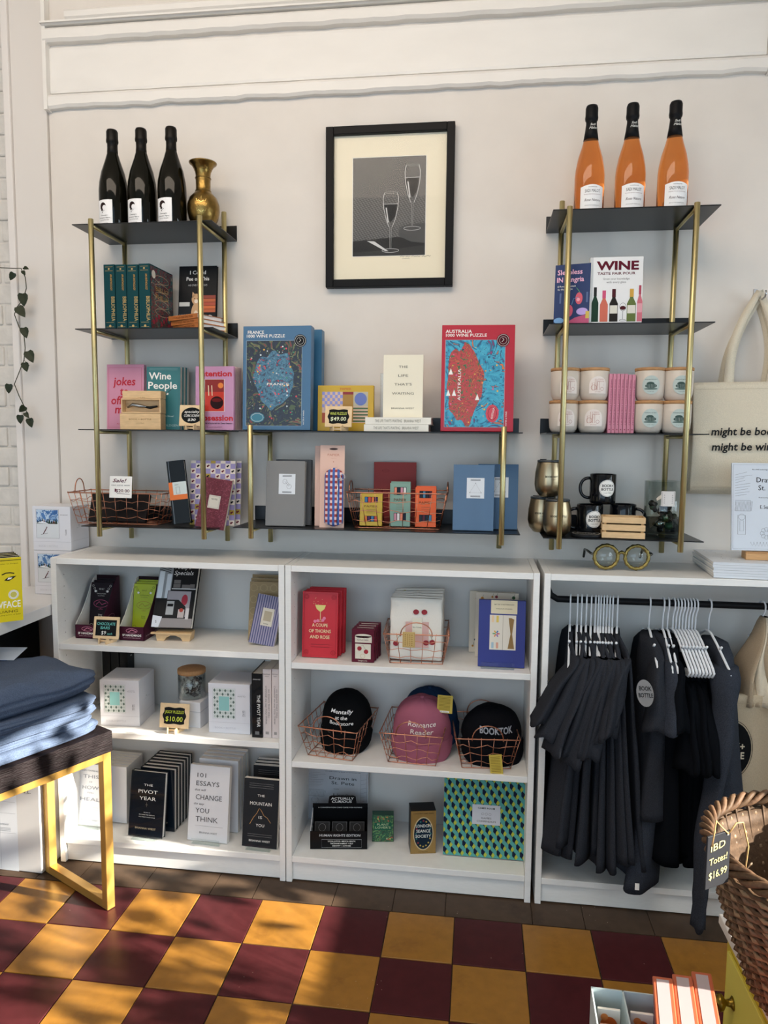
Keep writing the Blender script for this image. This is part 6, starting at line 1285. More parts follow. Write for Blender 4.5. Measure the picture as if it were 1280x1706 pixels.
# yellow novel pile
YW = mat('#d8c410', .4)
def yel(m, w_, h_):
    m.rect(0, w_, 0, h_, YW, -.0003); m.rect(0, w_, h_ * .955, h_ * .965, INK, -.0006)
    m.line([(w_ * .62, h_ * .74), (w_ * .7, h_ * .765), (w_ * .78, h_ * .765), (w_ * .86, h_ * .75)], .0035, INK, -.0007)
    m.poly([(w_ * .66, h_ * .65), (w_ * .72, h_ * .69), (w_ * .79, h_ * .705), (w_ * .9, h_ * .71), (w_ * .82, h_ * .665), (w_ * .75, h_ * .64)], INK, -.0007); m.poly([(w_ * .72, h_ * .66), (w_ * .74, h_ * .69), (w_ * .82, h_ * .69), (w_ * .79, h_ * .665)], PAPER, -.0009)
    m.disc(w_ * .83, h_ * .42, w_ * .1, PAPER, -.0007); m.disc(w_ * .83, h_ * .42, w_ * .065, mat('#c9c05a'), -.0009); m.circ(w_ * .83, h_ * .42, w_ * .085, .0008, mat('#7a7a5a'), -.0009)
    m.text('YELLOWFACE', w_ * .5, h_ * .22, h_ * .11, PAPER, w=w_ * .92, bold=.02); m.text('R. F. KUANG', w_ * .55, h_ * .14, h_ * .04, mat('#3a3410'), w=w_ * .7); m.text('the New York Times bestselling author of Babel', w_ * .5, h_ * .1, h_ * .015, mat('#3a3410'), w=w_ * .9); m.text('Hard to put down, harder to forget.', w_ * .5, h_ * .9, h_ * .018, mat('#3a3410'), w=w_ * .9)
c_ = az((39, 1033), CT); yh = .0
R_ = ay((38, 1036), c_.y); T_ = ay((35.5, 928), c_.y); wd = .142; hh = T_.z - CT; YY = 43
for i in range(4):
    o = thing('yellow_novel', ['yellow novel with a drawn eye, front copy facing the room', 'yellow novel right behind the front eye copy', 'yellow novel third in line on the counter', 'yellow novel last in line on the counter'][i], 'book', (c_.x - wd * math.cos(R(YY)) - .031 * i * math.sin(R(YY)), c_.y - wd * math.sin(R(YY)) + .031 * i * math.cos(R(YY)), CT + .0006), (0, 0, R(YY)), 'yellow novels on the counter')
    m = MB(); m.box(0, wd, 0, .002, 0, hh, YW); m.box(0, wd, .027, .029, 0, hh, mat('#15171a', .5)); m.box(0, .002, .002, .027, 0, hh, mat('#15171a', .5))
    if i == 0: yel(m, wd, hh)
    m.build('cover', o); m = MB(); m.box(.0022, wd - .003, .0022, .0268, .003, hh - .003, PAPER); m.build('page_block', o)
# shipping cartons on the floor under the counter
o = thing('shipping_carton', 'white shipping carton marked 9 W.L. standing on floor by table frame', 'carton', (-.33, -.352, 0.0005), rotof(-2))
m = MB(); cw = .31; ch = ay((76, 1300), -.35).z; m.box(0, cw, 0, .3, 0, ch, mat('#d3d0cd', .75, bump=.15, scale=30), .003); m.text('9 W.L.', cw - .058, ch - .045, .012, INK, w=.055, bold=.01); m.rect(.0, cw - .085, .0, ch - .01, mat('#dfe3e8', .35), -.0006)
for z_ in (.13, .2, .24): m.line([(.02, z_), (cw - .09, z_ + .003)], .0008, mat('#a9adb4'), -.0009)
m.text('BOOK WINE COMPANY', cw - .16, .16, .006, mat('#7a7f88'), y=-.0009); lines(m, cw - .21, cw - .11, (.15, .145, .14), mat('#9aa0a8'), .0014, -.0009)
for x in (.16, .1, .04): m.line([(x, .005), (x + .001, ch - .012)], .001, mat('#b4b9c0'), -.0009)
m.build('carton_body', o); m = MB(); m.box(cw * .55, cw - .01, .0, .1, ch + .0005, ch + .004, mat('#5a4c40', .9)); m.build('open_flap', o)
# trailing vine
v = thing('trailing_vine', 'thin trailing vine with dark heart shaped leaves hanging on pilaster', 'plant', tuple(ay((20, 450), -.05)))
VP = [(-20, 447), (0, 446), (22, 447), (35, 447), (42, 462), (44, 480), (38, 500), (28, 512), (24, 524), (32, 545), (40, 560), (42, 580), (40, 600), (30, 625), (24, 640), (32, 660), (42, 680), (50, 700)]
Vw = [ay(p, -.055 + .012 * math.sin(i)) - v.location for i, p in enumerate(VP)]; SM = mat('#3a3a26', .6)
m = MB(); m.tube(Vw, .0016, SM, 5); m.tube([Vw[12], Vw[12] + Vector((.02, 0, -.02))], .001, SM, 4); m.build('stem', v)
m = MB(); LF = mat('#2c3322', .35, var=.2, scale=60)
for px, py, L_, an in ((44, 447, 9, -20), (40, 455, 8, -60), (20, 461, 13, 240), (39, 500, 20, -85), (36, 520, 20, -55), (42, 555, 17, -75), (51, 595, 20, -65), (43, 612, 15, -75), (15, 648, 15, -95), (37, 682, 14, -140), (34, 699, 14, -90), (51, 705, 15, -75), (45, 692, 10, -60)):
    o_ = ay((px, py), -.065) - v.location; a = R(an); L_ = L_ * 1.1 / 480; u = Vector((math.cos(a), 0, math.sin(a))); s_ = Vector((-u.z, .35, u.x)).normalized()
    prof = [(-.5, 0), (-.55, .22), (-.38, .36), (-.1, .34), (.25, .18), (.5, 0)]
    up = [o_ + u * L_ * a_ + s_ * L_ * b_ for a_, b_ in prof]; dn = [o_ + u * L_ * a_ - s_ * L_ * b_ + Vector((0, -.003, 0)) for a_, b_ in prof]
    m.add([tuple(p) for p in up + dn[::-1][1:-1]], [tuple(range(10))], LF)
m.build('leaves', v)

# ================================================================ TABLE WITH FOLDED CLOTHES
GF = mat('#b58d48', .4, .5)
A0 = Vector((.306, -.49, 0)); e1 = Vector((-.31, .165, 0)).normalized(); e2 = Vector((-.47, -.883, 0)).normalized()
TW, TL, TH = .352, 1.0, .505; bar = .027
t = thing('display_table', 'dark wood topped table on a golden square tube frame', 'table', A0, (0, 0, math.atan2(-e1.y, -e1.x)))
# local: x = -e1 (towards the corner from inside), y: -e2
ex = -e1; ez = Vector((0, 0, 1)); ey = ez.cross(ex)
# corner at local (0,0); table body spans x in [-TW,0], y in [-TL,0]
for yy in (-bar, -TL):
    m = MB(); m.box(-bar, 0, yy, yy + bar, .0005, TH, GF, .001, 1); m.build('leg', t)
    m = MB(); m.box(-TW, -TW + bar, yy, yy + bar, .0005, TH, GF, .001, 1); m.build('leg', t)
    m = MB(); m.box(-TW + bar, -bar, yy, yy + bar, .0005, .0005 + bar, GF, .001, 1); m.build('floor_bar', t)
    m = MB(); m.box(-TW + bar, -bar, yy, yy + bar, TH - bar, TH, GF, .001, 1); m.build('top_bar', t)
for x in (-bar, -TW):
    m = MB(); m.box(x, x + bar, -TL + bar, -bar, TH - bar * .8, TH, GF, .001, 1); m.build('side_rail', t)
m = MB(); DWD = mat('#1d1618', .5, bump=1.0, scale=26, var=.45, stretch=(14, 1.2, 14)); m.box(-TW - .004, .004, -TL, .004, TH + .0006, TH + .066, DWD, .002); m.build('table_top', t)
def garment(label, z0, h, x0, x1, y1, y0, seed, cut=0):
    """folded garment: rounded soft slab with wrinkles and a visible fold line"""
    o = thing('folded_garment', label, 'clothing', A0 + Vector((0, 0, z0)), (0, 0, math.atan2(ex.y, ex.x)), 'slate blue folded garments on the table')
    m = MB(); N = 120; rings = []; K = 14; cx, cy = (x0 + x1) / 2, (y0 + y1) / 2; hx, hy = (x1 - x0) / 2, (y1 - y0) / 2
    for i in range(K + 1):
        t_ = i / K; z = h * t_; ed = min(1, math.sin(math.pi * min(max(t_, .03), .97)) ** .33)
        fold = -.007 * math.exp(-((t_ - .5) / .05) ** 2) - .004 * math.exp(-((t_ - .27) / .04) ** 2) - .004 * math.exp(-((t_ - .76) / .04) ** 2)
        ring = []
        for j in range(N):
            q = 2 * math.pi * j / N; c, s_ = math.cos(q), math.sin(q); px = abs(c) ** .22 * (1 if c > 0 else -1); py = abs(s_) ** .22 * (1 if s_ > 0 else -1)
            w1 = .012 * noise.noise(Vector((px * 1.6 + seed, py * 3.1, t_ * 1.2))) + .006 * noise.noise(Vector((px * 5 + seed * 3, py * 8, t_ * 4)))
            s2 = (1 - (1 - ed) * h * .55 / min(hx, hy)) ; X = cx + hx * px * s2 + (fold + w1) * px; Y = cy + hy * py * s2 + (fold + w1) * py
            zz = z + (.006 + .012 * cut) * noise.noise(Vector((X * 7 + seed, Y * 6, seed))) * t_ + .004 * math.sin(Y * 16 + seed) * t_ * (1 if cut == 0 else 1.8)
            ring.append((X, Y, zz))
        rings.append(ring)
    for f_ in (.9, .75, .55, .35, .15):
        rings.append([(cx + (a - cx) * f_, cy + (b - cy) * f_, h + (.010 if cut else .004) * noise.noise(Vector((a * f_ * 9 + seed, b * f_ * 9, 1))) * (2 - f_) + (.012 if cut else .002) * (1 - f_)) for a, b, _ in rings[K]])
    m.loft(rings, DEN); m.build('folded_cloth', o); return o
DEN = mat('#56637a', .95, bump=.6, scale=420, var=.3, spec=.1)
gz = TH + .0675
for i, (h_, x1_, sd) in enumerate(((.030, -.012, 2.2), (.028, -.022, 5.1), (.032, -.008, 8.4), (.036, .002, 3.3))):
    garment('slate blue folded garment, ' + ['bottom one resting on the dark table top', 'second one up from the table top', 'third one up in the folded stack', 'fourth one up, right beneath the puffed top garment'][i], gz, h_ - .001, -TW + .01, x1_, -.008 - .01 * (i % 2), -TL + .1, sd); gz += h_ - .0015
garment('slate blue folded garment with puffed wrinkled top, highest in the stack', gz, .083, -TW + .02, -.012, -.012, -TL + .08, 6.6, 1)
m = MB(); m.box(0, .12, 0, .09, 0, .0012, mat('#c9d6e6', .4)); m.rect(0, .1, 0, .001, mat('#4a7ab4')); o = m.build('paper_leaflet'); p_ = az((14, 1090), .8); o.location = (p_.x - .1, p_.y - .02, gz + .09); o.rotation_euler = (R(9), 0, R(8)); tag(o, 'pale blue leaflet lying on the folded garments at left edge', 'leaflet')

# ================================================================ RIGHT BOOKCASE: RAIL, HANGERS, SHIRTS
HP = mat('#e4e6ea', .3, spec=.5)
def hanger_mesh():
    m = MB(); hk = [(.0, .0 - .014 * math.cos(a) * -1 if 0 else 0, 0) for a in (0,)]
    pts = []
    for i in range(11):
        a = R(-60 + 240 * i / 10); pts.append((0, .0155 * math.cos(a), .0155 * math.sin(a)))
    pts += [(0, -.0155, -.012), (0, -.005, -.03), (0, 0, -.045), (0, 0, -.085)]
    m.tube(pts, .0026, HP, 8)
    return m
def hanger(name_label, x, yaw, wid=.40):
    """plastic hanger: hook over the rail, sloping shoulders, lower bar"""
    o = thing('plastic_hanger', name_label, 'hanger', (x, RODY, RODZ + .0005), (0, 0, R(yaw)), 'white plastic hangers on the rail')
    hanger_mesh().build('hook', o)
    m = MB(); w2 = wid / 2; z0 = -.085
    m.tube([(0, -w2, z0 - .09), (0, -w2 + .012, z0 - .078), (0, -.06, z0 - .022), (0, -.02, z0 - .002), (0, 0, z0), (0, .02, z0 - .002), (0, .06, z0 - .022), (0, w2 - .012, z0 - .078), (0, w2, z0 - .09), (0, w2 - .01, z0 - .104), (0, 0, z0 - .105), (0, -w2 + .01, z0 - .104)], .0038, HP, 8, closed=True)
    for s_ in ((-1, 1) if wid > .2 else ()): m.tube([(0, s_ * .09, z0 - .034), (0, s_ * .1, z0 - .025)], .004, HP, 6)
    m.build('shoulder_frame', o)
    return o
CL1 = mat('#303238', 1, bump=.4, scale=420, var=.3, spec=.04); CL2 = mat('#101216', 1, bump=.3, scale=420, spec=.03); CL3 = mat('#373b44', 1, bump=.4, scale=420, var=.35, spec=.05)
CL4 = mat('#13161f', 1, bump=.3, scale=420, spec=.03)
def shirt(label, x, yaw, mt, zs, zh, yf0, yf1, sl, seed, th=.016, longs=False, dx=0, group='dark shirts on hangers', sw=.04, yb=-.012):
    """garment seen from its edge: a thin draped body and a drooping sleeve towards the room.
    zs shoulder height, zh hem height, yf0/yf1 front extent at shoulder/hem, sl = (dx, y, z) of sleeve hem"""
    o = thing('hanging_shirt', label, 'shirt', (x, RODY, zs), (0, 0, 0), group)
    m = MB(); rings = []; K = 22; N = 44
    for i in range(K + 1):
        t_ = i / K; z = zs + .0 - (zs - zh) * t_
        if i == 0: y0, y1 = RODY - .055, RODY + .05
        else:
            e = min(1, t_ / .1) ** .6; y0 = (RODY - .05) * (1 - e) + (yf0 + (yf1 - yf0) * t_) * e; y1 = (RODY + .05) * (1 - e) + min(yb, RODY + .16) * e
        y1 = min(y1, yb); hw = (y1 - y0) / 2; cy = (y0 + y1) / 2; ring = []
        for j in range(N):
            q = 2 * math.pi * j / N; c, s_ = math.cos(q), math.sin(q); Y = cy + hw * (abs(s_) ** .8) * (1 if s_ > 0 else -1)
            fl = (th * .6 + th * .9 * t_) ; wv = (.007 + .012 * t_) * math.sin(Y * 34 + seed * 2.1 + t_ * 1.5) + .008 * t_ * noise.noise(Vector((Y * 14, t_ * 2, seed)))
            X = dx * t_ + wv + fl * (abs(c) ** .55) * (1 if c > 0 else -1)
            ring.append((X, Y - RODY, z - zs + .02 * noise.noise(Vector((Y * 9, seed, 0))) * t_))
        rings.append(ring)
    m.loft(rings, mt); m.build('shirt_body', o)
    m = MB(); rings = []; K = 16 if not longs else 30; N = 26
    P0 = Vector((0, yf0 + .035, zs - .05)); P3 = Vector(sl) + Vector((0, 0, 0)); P1 = P0 + Vector((0, -.03, -.02)); P2 = Vector((P3.x * .7, P3.y + .012, P0.z * .4 + P3.z * .6))
    for i in range(K + 1):
        t_ = i / K; u = 1 - t_; P = P0 * u ** 3 + P1 * 3 * u * u * t_ + P2 * 3 * u * t_ * t_ + P3 * t_ ** 3
        if longs: rx = .042 * (1 - .5 * t_) + .004 * math.sin(t_ * 22 + seed); ry = .05 * (1 - .4 * t_)
        else: rx = .013 + sw * .42 * t_ ** .8; ry = .04 + .035 * t_
        if longs and t_ > .92: rx *= .8; ry *= .8
        ring = []
        for j in range(N):
            q = 2 * math.pi * j / N; k = 1 + .2 * math.sin(3 * q + seed + t_ * 2) * t_
            ring.append((P.x + rx * math.cos(q) * k + .004 * math.sin(t_ * 9 + seed), P.y - RODY + ry * math.sin(q) * k, P.z - zs + .007 * math.sin(q * 3 + seed) * t_ + (-.012 * math.sin(q) * t_ if not longs else 0)))
        rings.append(ring)
    m.loft(rings, mt, caps=True); m.build('sleeve', o)
    return o
ordn = ['first', 'second', 'third', 'fourth', 'fifth', 'sixth', 'seventh', 'eighth', 'ninth', 'tenth', 'eleventh', 'twelfth', 'thirteenth', 'fourteenth', 'fifteenth']
hx = [951, 963, 970, 978, 986, 993, 998, 1002, 1007, 1012, 1017, 1022, 1030]
for i, px in enumerate(hx):
    X0 = ay((px, 997), RODY).x; f = i / 12
    hanger('white plastic hanger in the dense left group, %s from the left end' % ordn[i], X0, -7 - 3.5 * f, .34)
    # sleeve hems fan out: left ones swing left and forward
    sp = ay((898 + 118 * f ** .9, 1215 + 48 * math.sin(math.pi * min(1, f * 1.1)) + 4 * (i % 3)), -.39 + .02 * (i % 3))
    shirt('charcoal short sleeved shirt in the dense left group, %s from the left end' % ordn[i], X0 + .001, 0, CL1, RODZ - .095, .16 + .1 * abs(math.sin(i * 1.3)) * .5 + (.035 if i < 2 else 0), -.315, -.345 - .03 * (i % 2), (sp.x - X0, -.325 - .01 * (i % 3), sp.z), i * 1.7, th=.0125, dx=-.05 + .1 * f, sw=.036)
mid = [(1083, CL4, 'black shirt with a round white shop logo hanging right of the dense group', .62, .17), (1106, CL2, 'black shirt with a sagging hem, hanging second after the gap', .66, .10), (1114, CL4, 'plain black shirt touching the bare looking hangers', .60, .2)]
for i, (px, mt_, lb, sz, hz) in enumerate(mid):
    X0 = ay((px, 1002), RODY).x
    hanger('white plastic hanger, %s after the gap in the rail' % ordn[i], X0, -2, .34)
    sp = ay((1098 + 16 * i, 1225), -.38)
    shirt(lb, X0 + .0, 0, [CL1, CL3, CL2][i], RODZ - .1, [.33, .1, .2][i], -.29, -.35, (sp.x - X0, -.33, sp.z), 20 + i * 2.3, th=.034, dx=[-.02, -.075, .0][i], sw=.06)
p = ay((1067, 1158), -.372); lo = thing('logo_patch', 'round white shop logo printed on black shirt edge', 'print', (p.x, -.405, p.z), (0, 0, R(-20))) if False else None
for i in range(8):
    px = 1123 + 5.4 * i; X0 = ay((px, 1003), RODY).x
    hanger('white plastic hanger in the right group with exposed shoulders, %s from the left' % ordn[i], X0, 5, .32)
for i in range(5):
    X0 = ay((1126 + 9 * i, 1003), RODY).x
    shirt('plain black garment under the right hanger group, %s from the left' % ordn[i], X0, 0, CL2, RODZ - .17, .17 + .03 * (i % 2), -.25, -.3, (.0, -.33, .5), 40 + i * 3.1, th=.022, dx=.0, sw=.03)
X0 = ay((1183, 1006), RODY).x
hanger('white plastic hanger at the right end of the dark clothes', X0, 6, .34)
sp = ay((1162, 1545), -.39)
shirt('dark heather sweatshirt whose long sleeve hangs down to the floor', X0 + .02, 0, CL3, RODZ - .11, .2, -.3, -.35, (sp.x - X0 - .02, -.39, sp.z), 61, th=.045, longs=True, dx=.01)
for i, (px_, hz_) in enumerate(((1196, .3), (1206, .34))):
    X0_ = ay((px_, 1006), RODY).x
# printed logo on the black shirt sleeve
p = ay((1075, 1155), -.405)
m = MB(); m.disc(0, 0, .024, mat('#8d8e90', .8), 0, rz=.04); m.text('BOOK', .002, .008, .013, INK, w=.034, y=-.0008, bold=.03); m.text('BOTTLE', .002, -.012, .013, INK, w=.04, y=-.0008, bold=.03)
o = m.build('printed_logo'); sh = [q for q in bpy.data.objects if q.get('label', '').startswith('black shirt with a round white')][0]; o.parent = sh; o.location = Vector((p.x, -.405, p.z)) - sh.location; o.rotation_euler = (0, R(-8), R(-24)); o['label'] = 'round white printed shop logo'
p = ay((1062, 1478), -.4); m = MB(); m.box(-.006, .006, -.001, .001, -.01, .01, PAPER); o = m.build('care_label'); sh = [q for q in bpy.data.objects if q.get('label', '').startswith('black shirt with a sagging')][0]; o.parent = sh; o.location = Vector((p.x, -.398, p.z)) - sh.location; o['label'] = 'small white care label'

# ---------------------------------------------------------------- tote bags
CAN = mat('#d8ccb6', .9, bump=.5, scale=380, var=.08); CAN2 = mat('#a9967d', .9, bump=.5, scale=300, var=.1)
def tote(label, loc, wd, h, th, rot, draw=None, mt=CAN, group='cream canvas tote bags on the wall hook'):
    o = thing('tote_bag', label, 'bag', loc, rot, group)
    m = MB(); rings = []; K = 18; N = 48
    for i in range(K + 1):
        t_ = i / K; ring = []
        for j in range(N):
            q = 2 * math.pi * j / N; c, s_ = math.cos(q), math.sin(q); px = abs(c) ** .25 * (1 if c > 0 else -1); py = abs(s_) ** .5 * (1 if s_ > 0 else -1)
            w_ = wd / 2 * (1 - .012 * math.sin(math.pi * t_)); ring.append((wd / 2 + w_ * px, th / 2 * (1 + py * (.9 + .1 * math.sin(t_ * 5))) + .004 * math.sin(px * 3 + t_ * 4) * math.sin(math.pi * t_), h * t_))
        rings.append(ring)
    m.loft(rings, mt)
    for z_ in (h - .022, .012): m.line([(.006, z_), (wd - .006, z_)], .0008, mat('#a8987c'), -.0022)
    if draw: draw(m, wd, h)
    m.build('bag_body', o); return o
def might(m, w_, h_):
    m.text('might be books', w_ * .165, h_ * .515, .025, INK, w=.215, bold=.04, align='L', shear=.12, y=-.0075); m.text('might be wine', w_ * .175, h_ * .375, .025, INK, w=.198, bold=.04, align='L', shear=.12, y=-.0075)
hk = ay((1262, 500), -.02)
th_ = [(0, -.032), (.012, -.05), (.02, -.068)]
tl_ = ay((1160, 637), -.075); brz = ay((1163, 818), -.075).z
for i in range(3):
    o = tote(['cream canvas tote bag lettered might be books in front on the wall hook', 'cream canvas tote bag directly behind the lettered tote', 'cream canvas tote bag nearest the wall on the hook'][i], (tl_.x - .004 * i + (0, .004, -.002)[i], -.068 + .021 * i, brz - .006 * i), .34, tl_.z - brz + .002 * i, .019, (0, R(-.8 * (i == 0)), 0), might if i == 0 else None)
    Lc = o.location
    for dxx in (.108, .232):
        m = MB(); a = Vector((dxx, .006, tl_.z - brz - .02)); top = Vector((hk.x - Lc.x, .006 - .003 * i, hk.z - brz + .006 * (3 - i) + .0)); P = []
        for k in range(15):
            t_ = k / 14; b = a.lerp(top, t_); sgn = -1 if dxx < .17 else 1; b.x += sgn * .028 * math.sin(math.pi * t_) * (1 - .3 * t_) ; b.z += .015 * math.sin(math.pi * t_); P.append(b)
        vv = []; 
        for k, b in enumerate(P):
            wv = .0155 * (1 - .45 * (k / 14)); d = (P[min(k + 1, 14)] - P[max(k - 1, 0)]).normalized(); n_ = Vector((d.z, 0, -d.x)); yo = .01 * (k / 14)
            for s_, y2 in ((1, -.0012), (1, .0012), (-1, .0012), (-1, -.0012)): q = b + n_ * wv * s_; vv.append((q.x, q.y + y2 - (yo * s_ * .5), q.z))
        ff = [(k * 4 + j, k * 4 + (j + 1) % 4, (k + 1) * 4 + (j + 1) % 4, (k + 1) * 4 + j) for k in range(14) for j in range(4)] + [(0, 1, 2, 3), (59, 58, 57, 56)]
        m.add(vv, ff, CAN, True); m.build('handle_strap', o)
h_ = thing('wall_hook', 'small metal wall hook carrying the cream tote bags', 'hook', (hk.x, -.0005, hk.z + .01))
m = MB(); m.box(-.006, .006, -.003, 0, -.03, .028, mat('#c9c9cc', .4, .6), .001, 1); m.disc(0, .018, .002, mat('#55565a'), -.0035, n=10); m.build('plate', h_)
m = MB(); m.tube([(0, -.002, -.012), (0, -.03, -.018), (0, -.055, -.016), (0, -.085, -.012), (0, -.092, -.002), (0, -.088, .006)], .0028, mat('#b9babd', .25, .9), 8); m.build('hook_arm', h_)
# totes bunched on the rail inside the bookcase
def logo(m, w_, h_):
    m.disc(.012, h_ * .53, .062, mat('#0f1012', .8), -.003, rz=.088, n=36); m.circ(.012, h_ * .53, .066, .0016, mat('#0f1012', .8), -.003, rz=.093, n=36)
    m.text('BOOK+', .008, h_ * .53, .022, mat('#cfc3ac', .8), w=.09, y=-.004, bold=.05); m.text('BOTTLE', .008, h_ * .45, .022, mat('#cfc3ac', .8), w=.09, y=-.004, bold=.05); m.text('st. pete, florida', .01, h_ * .38, .008, mat('#cfc3ac', .8), w=.06, y=-.004, shear=.3)
X0 = ay((1271, 1008), RODY).x; hanger('white plastic hanger carrying the canvas tote bags', X0, 15, .06)
tp = ay((1222, 1155), -.22); tb_ = ay((1222, 1330), -.22)
tote('canvas tote bag with black oval shop logo hanging inside bookcase', (tp.x - .02, -.25, tb_.z - .02), .24, tp.z - tb_.z + .02, .05, (0, 0, R(8)), logo, mat('#b9a88e', .9, bump=.5, scale=300, var=.08), 'canvas tote bags on the rail')
for i in range(4):
    o = thing('tote_bag', 'crumpled canvas tote bunched over the rail hanger, ' + ['leftmost fold', 'second fold from left', 'third fold from left', 'rightmost fold'][i], 'bag', (X0, RODY - .01, RODZ - .03), (0, 0, R(8)), 'canvas tote bags on the rail')
    m = MB(); rings = []
    for k in range(15):
        t_ = k / 14; ring = []
        cx = (-.055 + .03 * i) * (t_ ** .7) + .008 * math.sin(t_ * 7 + i); rx = .006 + .018 * t_; ry = .02 + .09 * t_ ** .8
        for j in range(22): q = 2 * math.pi * j / 22; kk = 1 + .25 * math.sin(3 * q + i + t_ * 3) * t_; ring.append((cx + rx * math.cos(q) * kk, ry * math.sin(q) * kk * .8 - .02 * i * t_ * .3, -.265 * t_))
        rings.append(ring)
    m.loft(rings, [CAN2, CAN, CAN2, CAN][i]); m.build('bag_body', o)
# glasses sculpture
gp = ay((1031, 940), -.15)
g_ = thing('gold_glasses', 'oversized gold textured spectacles standing on the right bookcase', 'decoration', (gp.x, -.19, 1.0645), rotof(4))
GG = mat('#9c8a52', .35, 1, bump=.8, scale=160, var=.3)
r_ = .036
for s_ in (-1, 1):
    m = MB(); m.tube([(s_ * .047 + r_ * math.cos(2 * math.pi * k / 36), 0, r_ + .006 + r_ * math.sin(2 * math.pi * k / 36)) for k in range(36)], [.0056 + .0012 * math.sin(k * 2.4) for k in range(36)], GG, 8, closed=True); m.build('rim', g_)
    m = MB(); m.tube([(s_ * .083, 0, .047), (s_ * .094, .004, .052), (s_ * .094, .05, .053), (s_ * .092, .10, .05), (s_ * .091, .118, .022)], .004, mat('#6d6a62', .35, .8), 6); m.build('temple_arm', g_)
    m = MB(); m.T = Matrix.Translation((s_ * .047, -.0005, r_ + .006)) @ Matrix.Rotation(R(90), 4, 'X'); m.lathe([(0, 0), (r_ - .004, 0), (r_ - .004, .001), (0, .001)], GLASS, 28); m.build('lens', g_)
m = MB(); m.tube([(-.013, 0, .05), (0, -.002, .058), (.013, 0, .05)], .0055, GG, 8); m.build('bridge', g_)
# line drawn books at the right end
W3 = mat('#d6dae0', .5)
L0 = az((1193, 960), 1.066)
for i in range(6):
    o = thing('coloring_book', 'line drawn coloring book lying on the right bookcase, ' + ['bottom of the pile', 'second from the bottom', 'third from the bottom', 'third from the top', 'second from the top', 'top of the pile'][i], 'book', (2.105 + rnd.uniform(-.003, .003), -.268 + rnd.uniform(-.002, .002), 1.0645 + i * .0078), rotof(-4 + rnd.uniform(-1, 1)), 'line drawn coloring books')
    m = MB(); m.box(0, .22, 0, .27, 0, .0008, W3); m.box(0, .22, 0, .27, .0064, .0074, W3); m.box(0, .22, 0, .0008, .0008, .0064, W3)
    if i == 5:
        for k in range(16): x, y = rnd.uniform(.02, .2), rnd.uniform(.02, .25); m.T = Matrix.Translation((x, y, .0076)) @ Matrix.Rotation(R(-90), 4, 'X'); m.circ(0, 0, rnd.uniform(.005, .015), .0008, mat('#7a7c80'), 0, n=9)
    m.T = I4.copy(); m.build('cover', o); m = MB(); m.box(.0005, .2195, .0012, .269, .001, .0062, PAPER); m.build('page_block', o)
zt = 1.0645 + 6 * .0078
db = book('coloring_book', 'line drawn coloring book standing upright on wooden easel', 'book', ((1219, 914), (1325, 920), (1222, 772), -.2, zt + .026, 0, 8), .008, mat('#cdd3dc', .5), art=drawn, hard=False, group='line drawn coloring books')
e = thing('wooden_easel', 'blond wooden easel block under the upright coloring book', 'easel', (db.location.x + .045, db.location.y + .004, zt + .0004), rotof(0))
m = MB(); m.prism([(0, 0), (.02, 0), (.028, .009), (.04, .014), (.055, .014), (.067, .009), (.075, 0), (.095, 0), (.095, .023), (0, .023)], 0, .04, mat('#c99a68', .5, bump=.2, scale=30, var=.12, stretch=(1, 6, 6))); m.box(-.005, .1, -.014, -.001, .0, .02, mat('#c99a68', .5, bump=.2, scale=30, var=.12, stretch=(1, 6, 6)), .001); recalc(m.build('block', e))

# ================================================================ RIGHT FOREGROUND
YC = mat('#c9b02c', .4); YP = mat('#d8cf62', .45)
cz = .6; cx0 = 1.862; cy1 = az((1200, 1522), cz).y
t = thing('yellow_cabinet', 'small yellow cabinet with white top and round brass knob', 'cabinet', (cx0, cy1 - .7, 0))
m = MB(); m.box(0, .5, 0, .7, cz - .018, cz, mat('#d9d4cf', .4), .002); m.build('cabinet_top', t)
m = MB(); m.box(.014, .48, .02, .69, .0, cz - .0185, YC, .002); m.build('cabinet_body', t)
for k in range(2):
    m = MB(); m.box(.008, .0138, .05 + .33 * k, .34 + .33 * k, .3, cz - .05, YP, .001); f = m.build('drawer_front', t)
    m = MB(); m.T = Matrix.Translation((.008, .3 + .33 * k, .48)) @ Matrix.Rotation(R(-90), 4, 'Y'); m.lathe([(0, -.001), (.012, 0), (.007, .004), (.005, .012), (.014, .018), (.015, .024), (.008, .029), (0, .029)], mat('#8c7430', .3, 1), 16); m.build('round_knob', f)
# wicker basket
WK = [mat(c, .6, bump=.3, scale=200, var=.25) for c in ('#6e5440', '#54402f', '#836a4f', '#614937')]
bx0, by0 = 1.948, -1.402; bb = thing('wicker_basket', 'large brown woven wicker basket standing on the yellow cabinet', 'basket', (bx0, by0, cz + .001))
H_ = .255; R0, R1 = .095, .175; nst = 38
m = MB(); rows_ = 36
for r in range(rows_):
    t_ = r / (rows_ - 1); rad = R0 + (R1 - R0) * t_ ** .85; z = .006 + (H_ - .03) * t_; pts = []
    for k in range(nst * 2): q = math.pi * k / nst; d = .0032 * math.cos(math.pi * k + math.pi * r) + .002 * noise.noise(Vector((q * 3, r, 0))); pts.append(((rad + d) * math.cos(q), (rad + d) * math.sin(q), z + .004 * noise.noise(Vector((q * 2, r * .7, 3)))))
    m.tube(pts, .0042, WK[r * 7 % 4], 5, closed=True)
m.lathe([(0, 0), (R0, 0), (R0, .004), (0, .004)], WK[1], 30)
m.lathe([(R0 - .006 + (R1 - R0) * (i / 10) ** .85, .006 + (H_ - .03) * i / 10) for i in range(11)] + [(R0 - .002 + (R1 - R0) * (i / 10) ** .85, .006 + (H_ - .03) * i / 10) for i in range(10, -1, -1)], WK[1], 40)
m.build('woven_wall', bb)
m = MB()
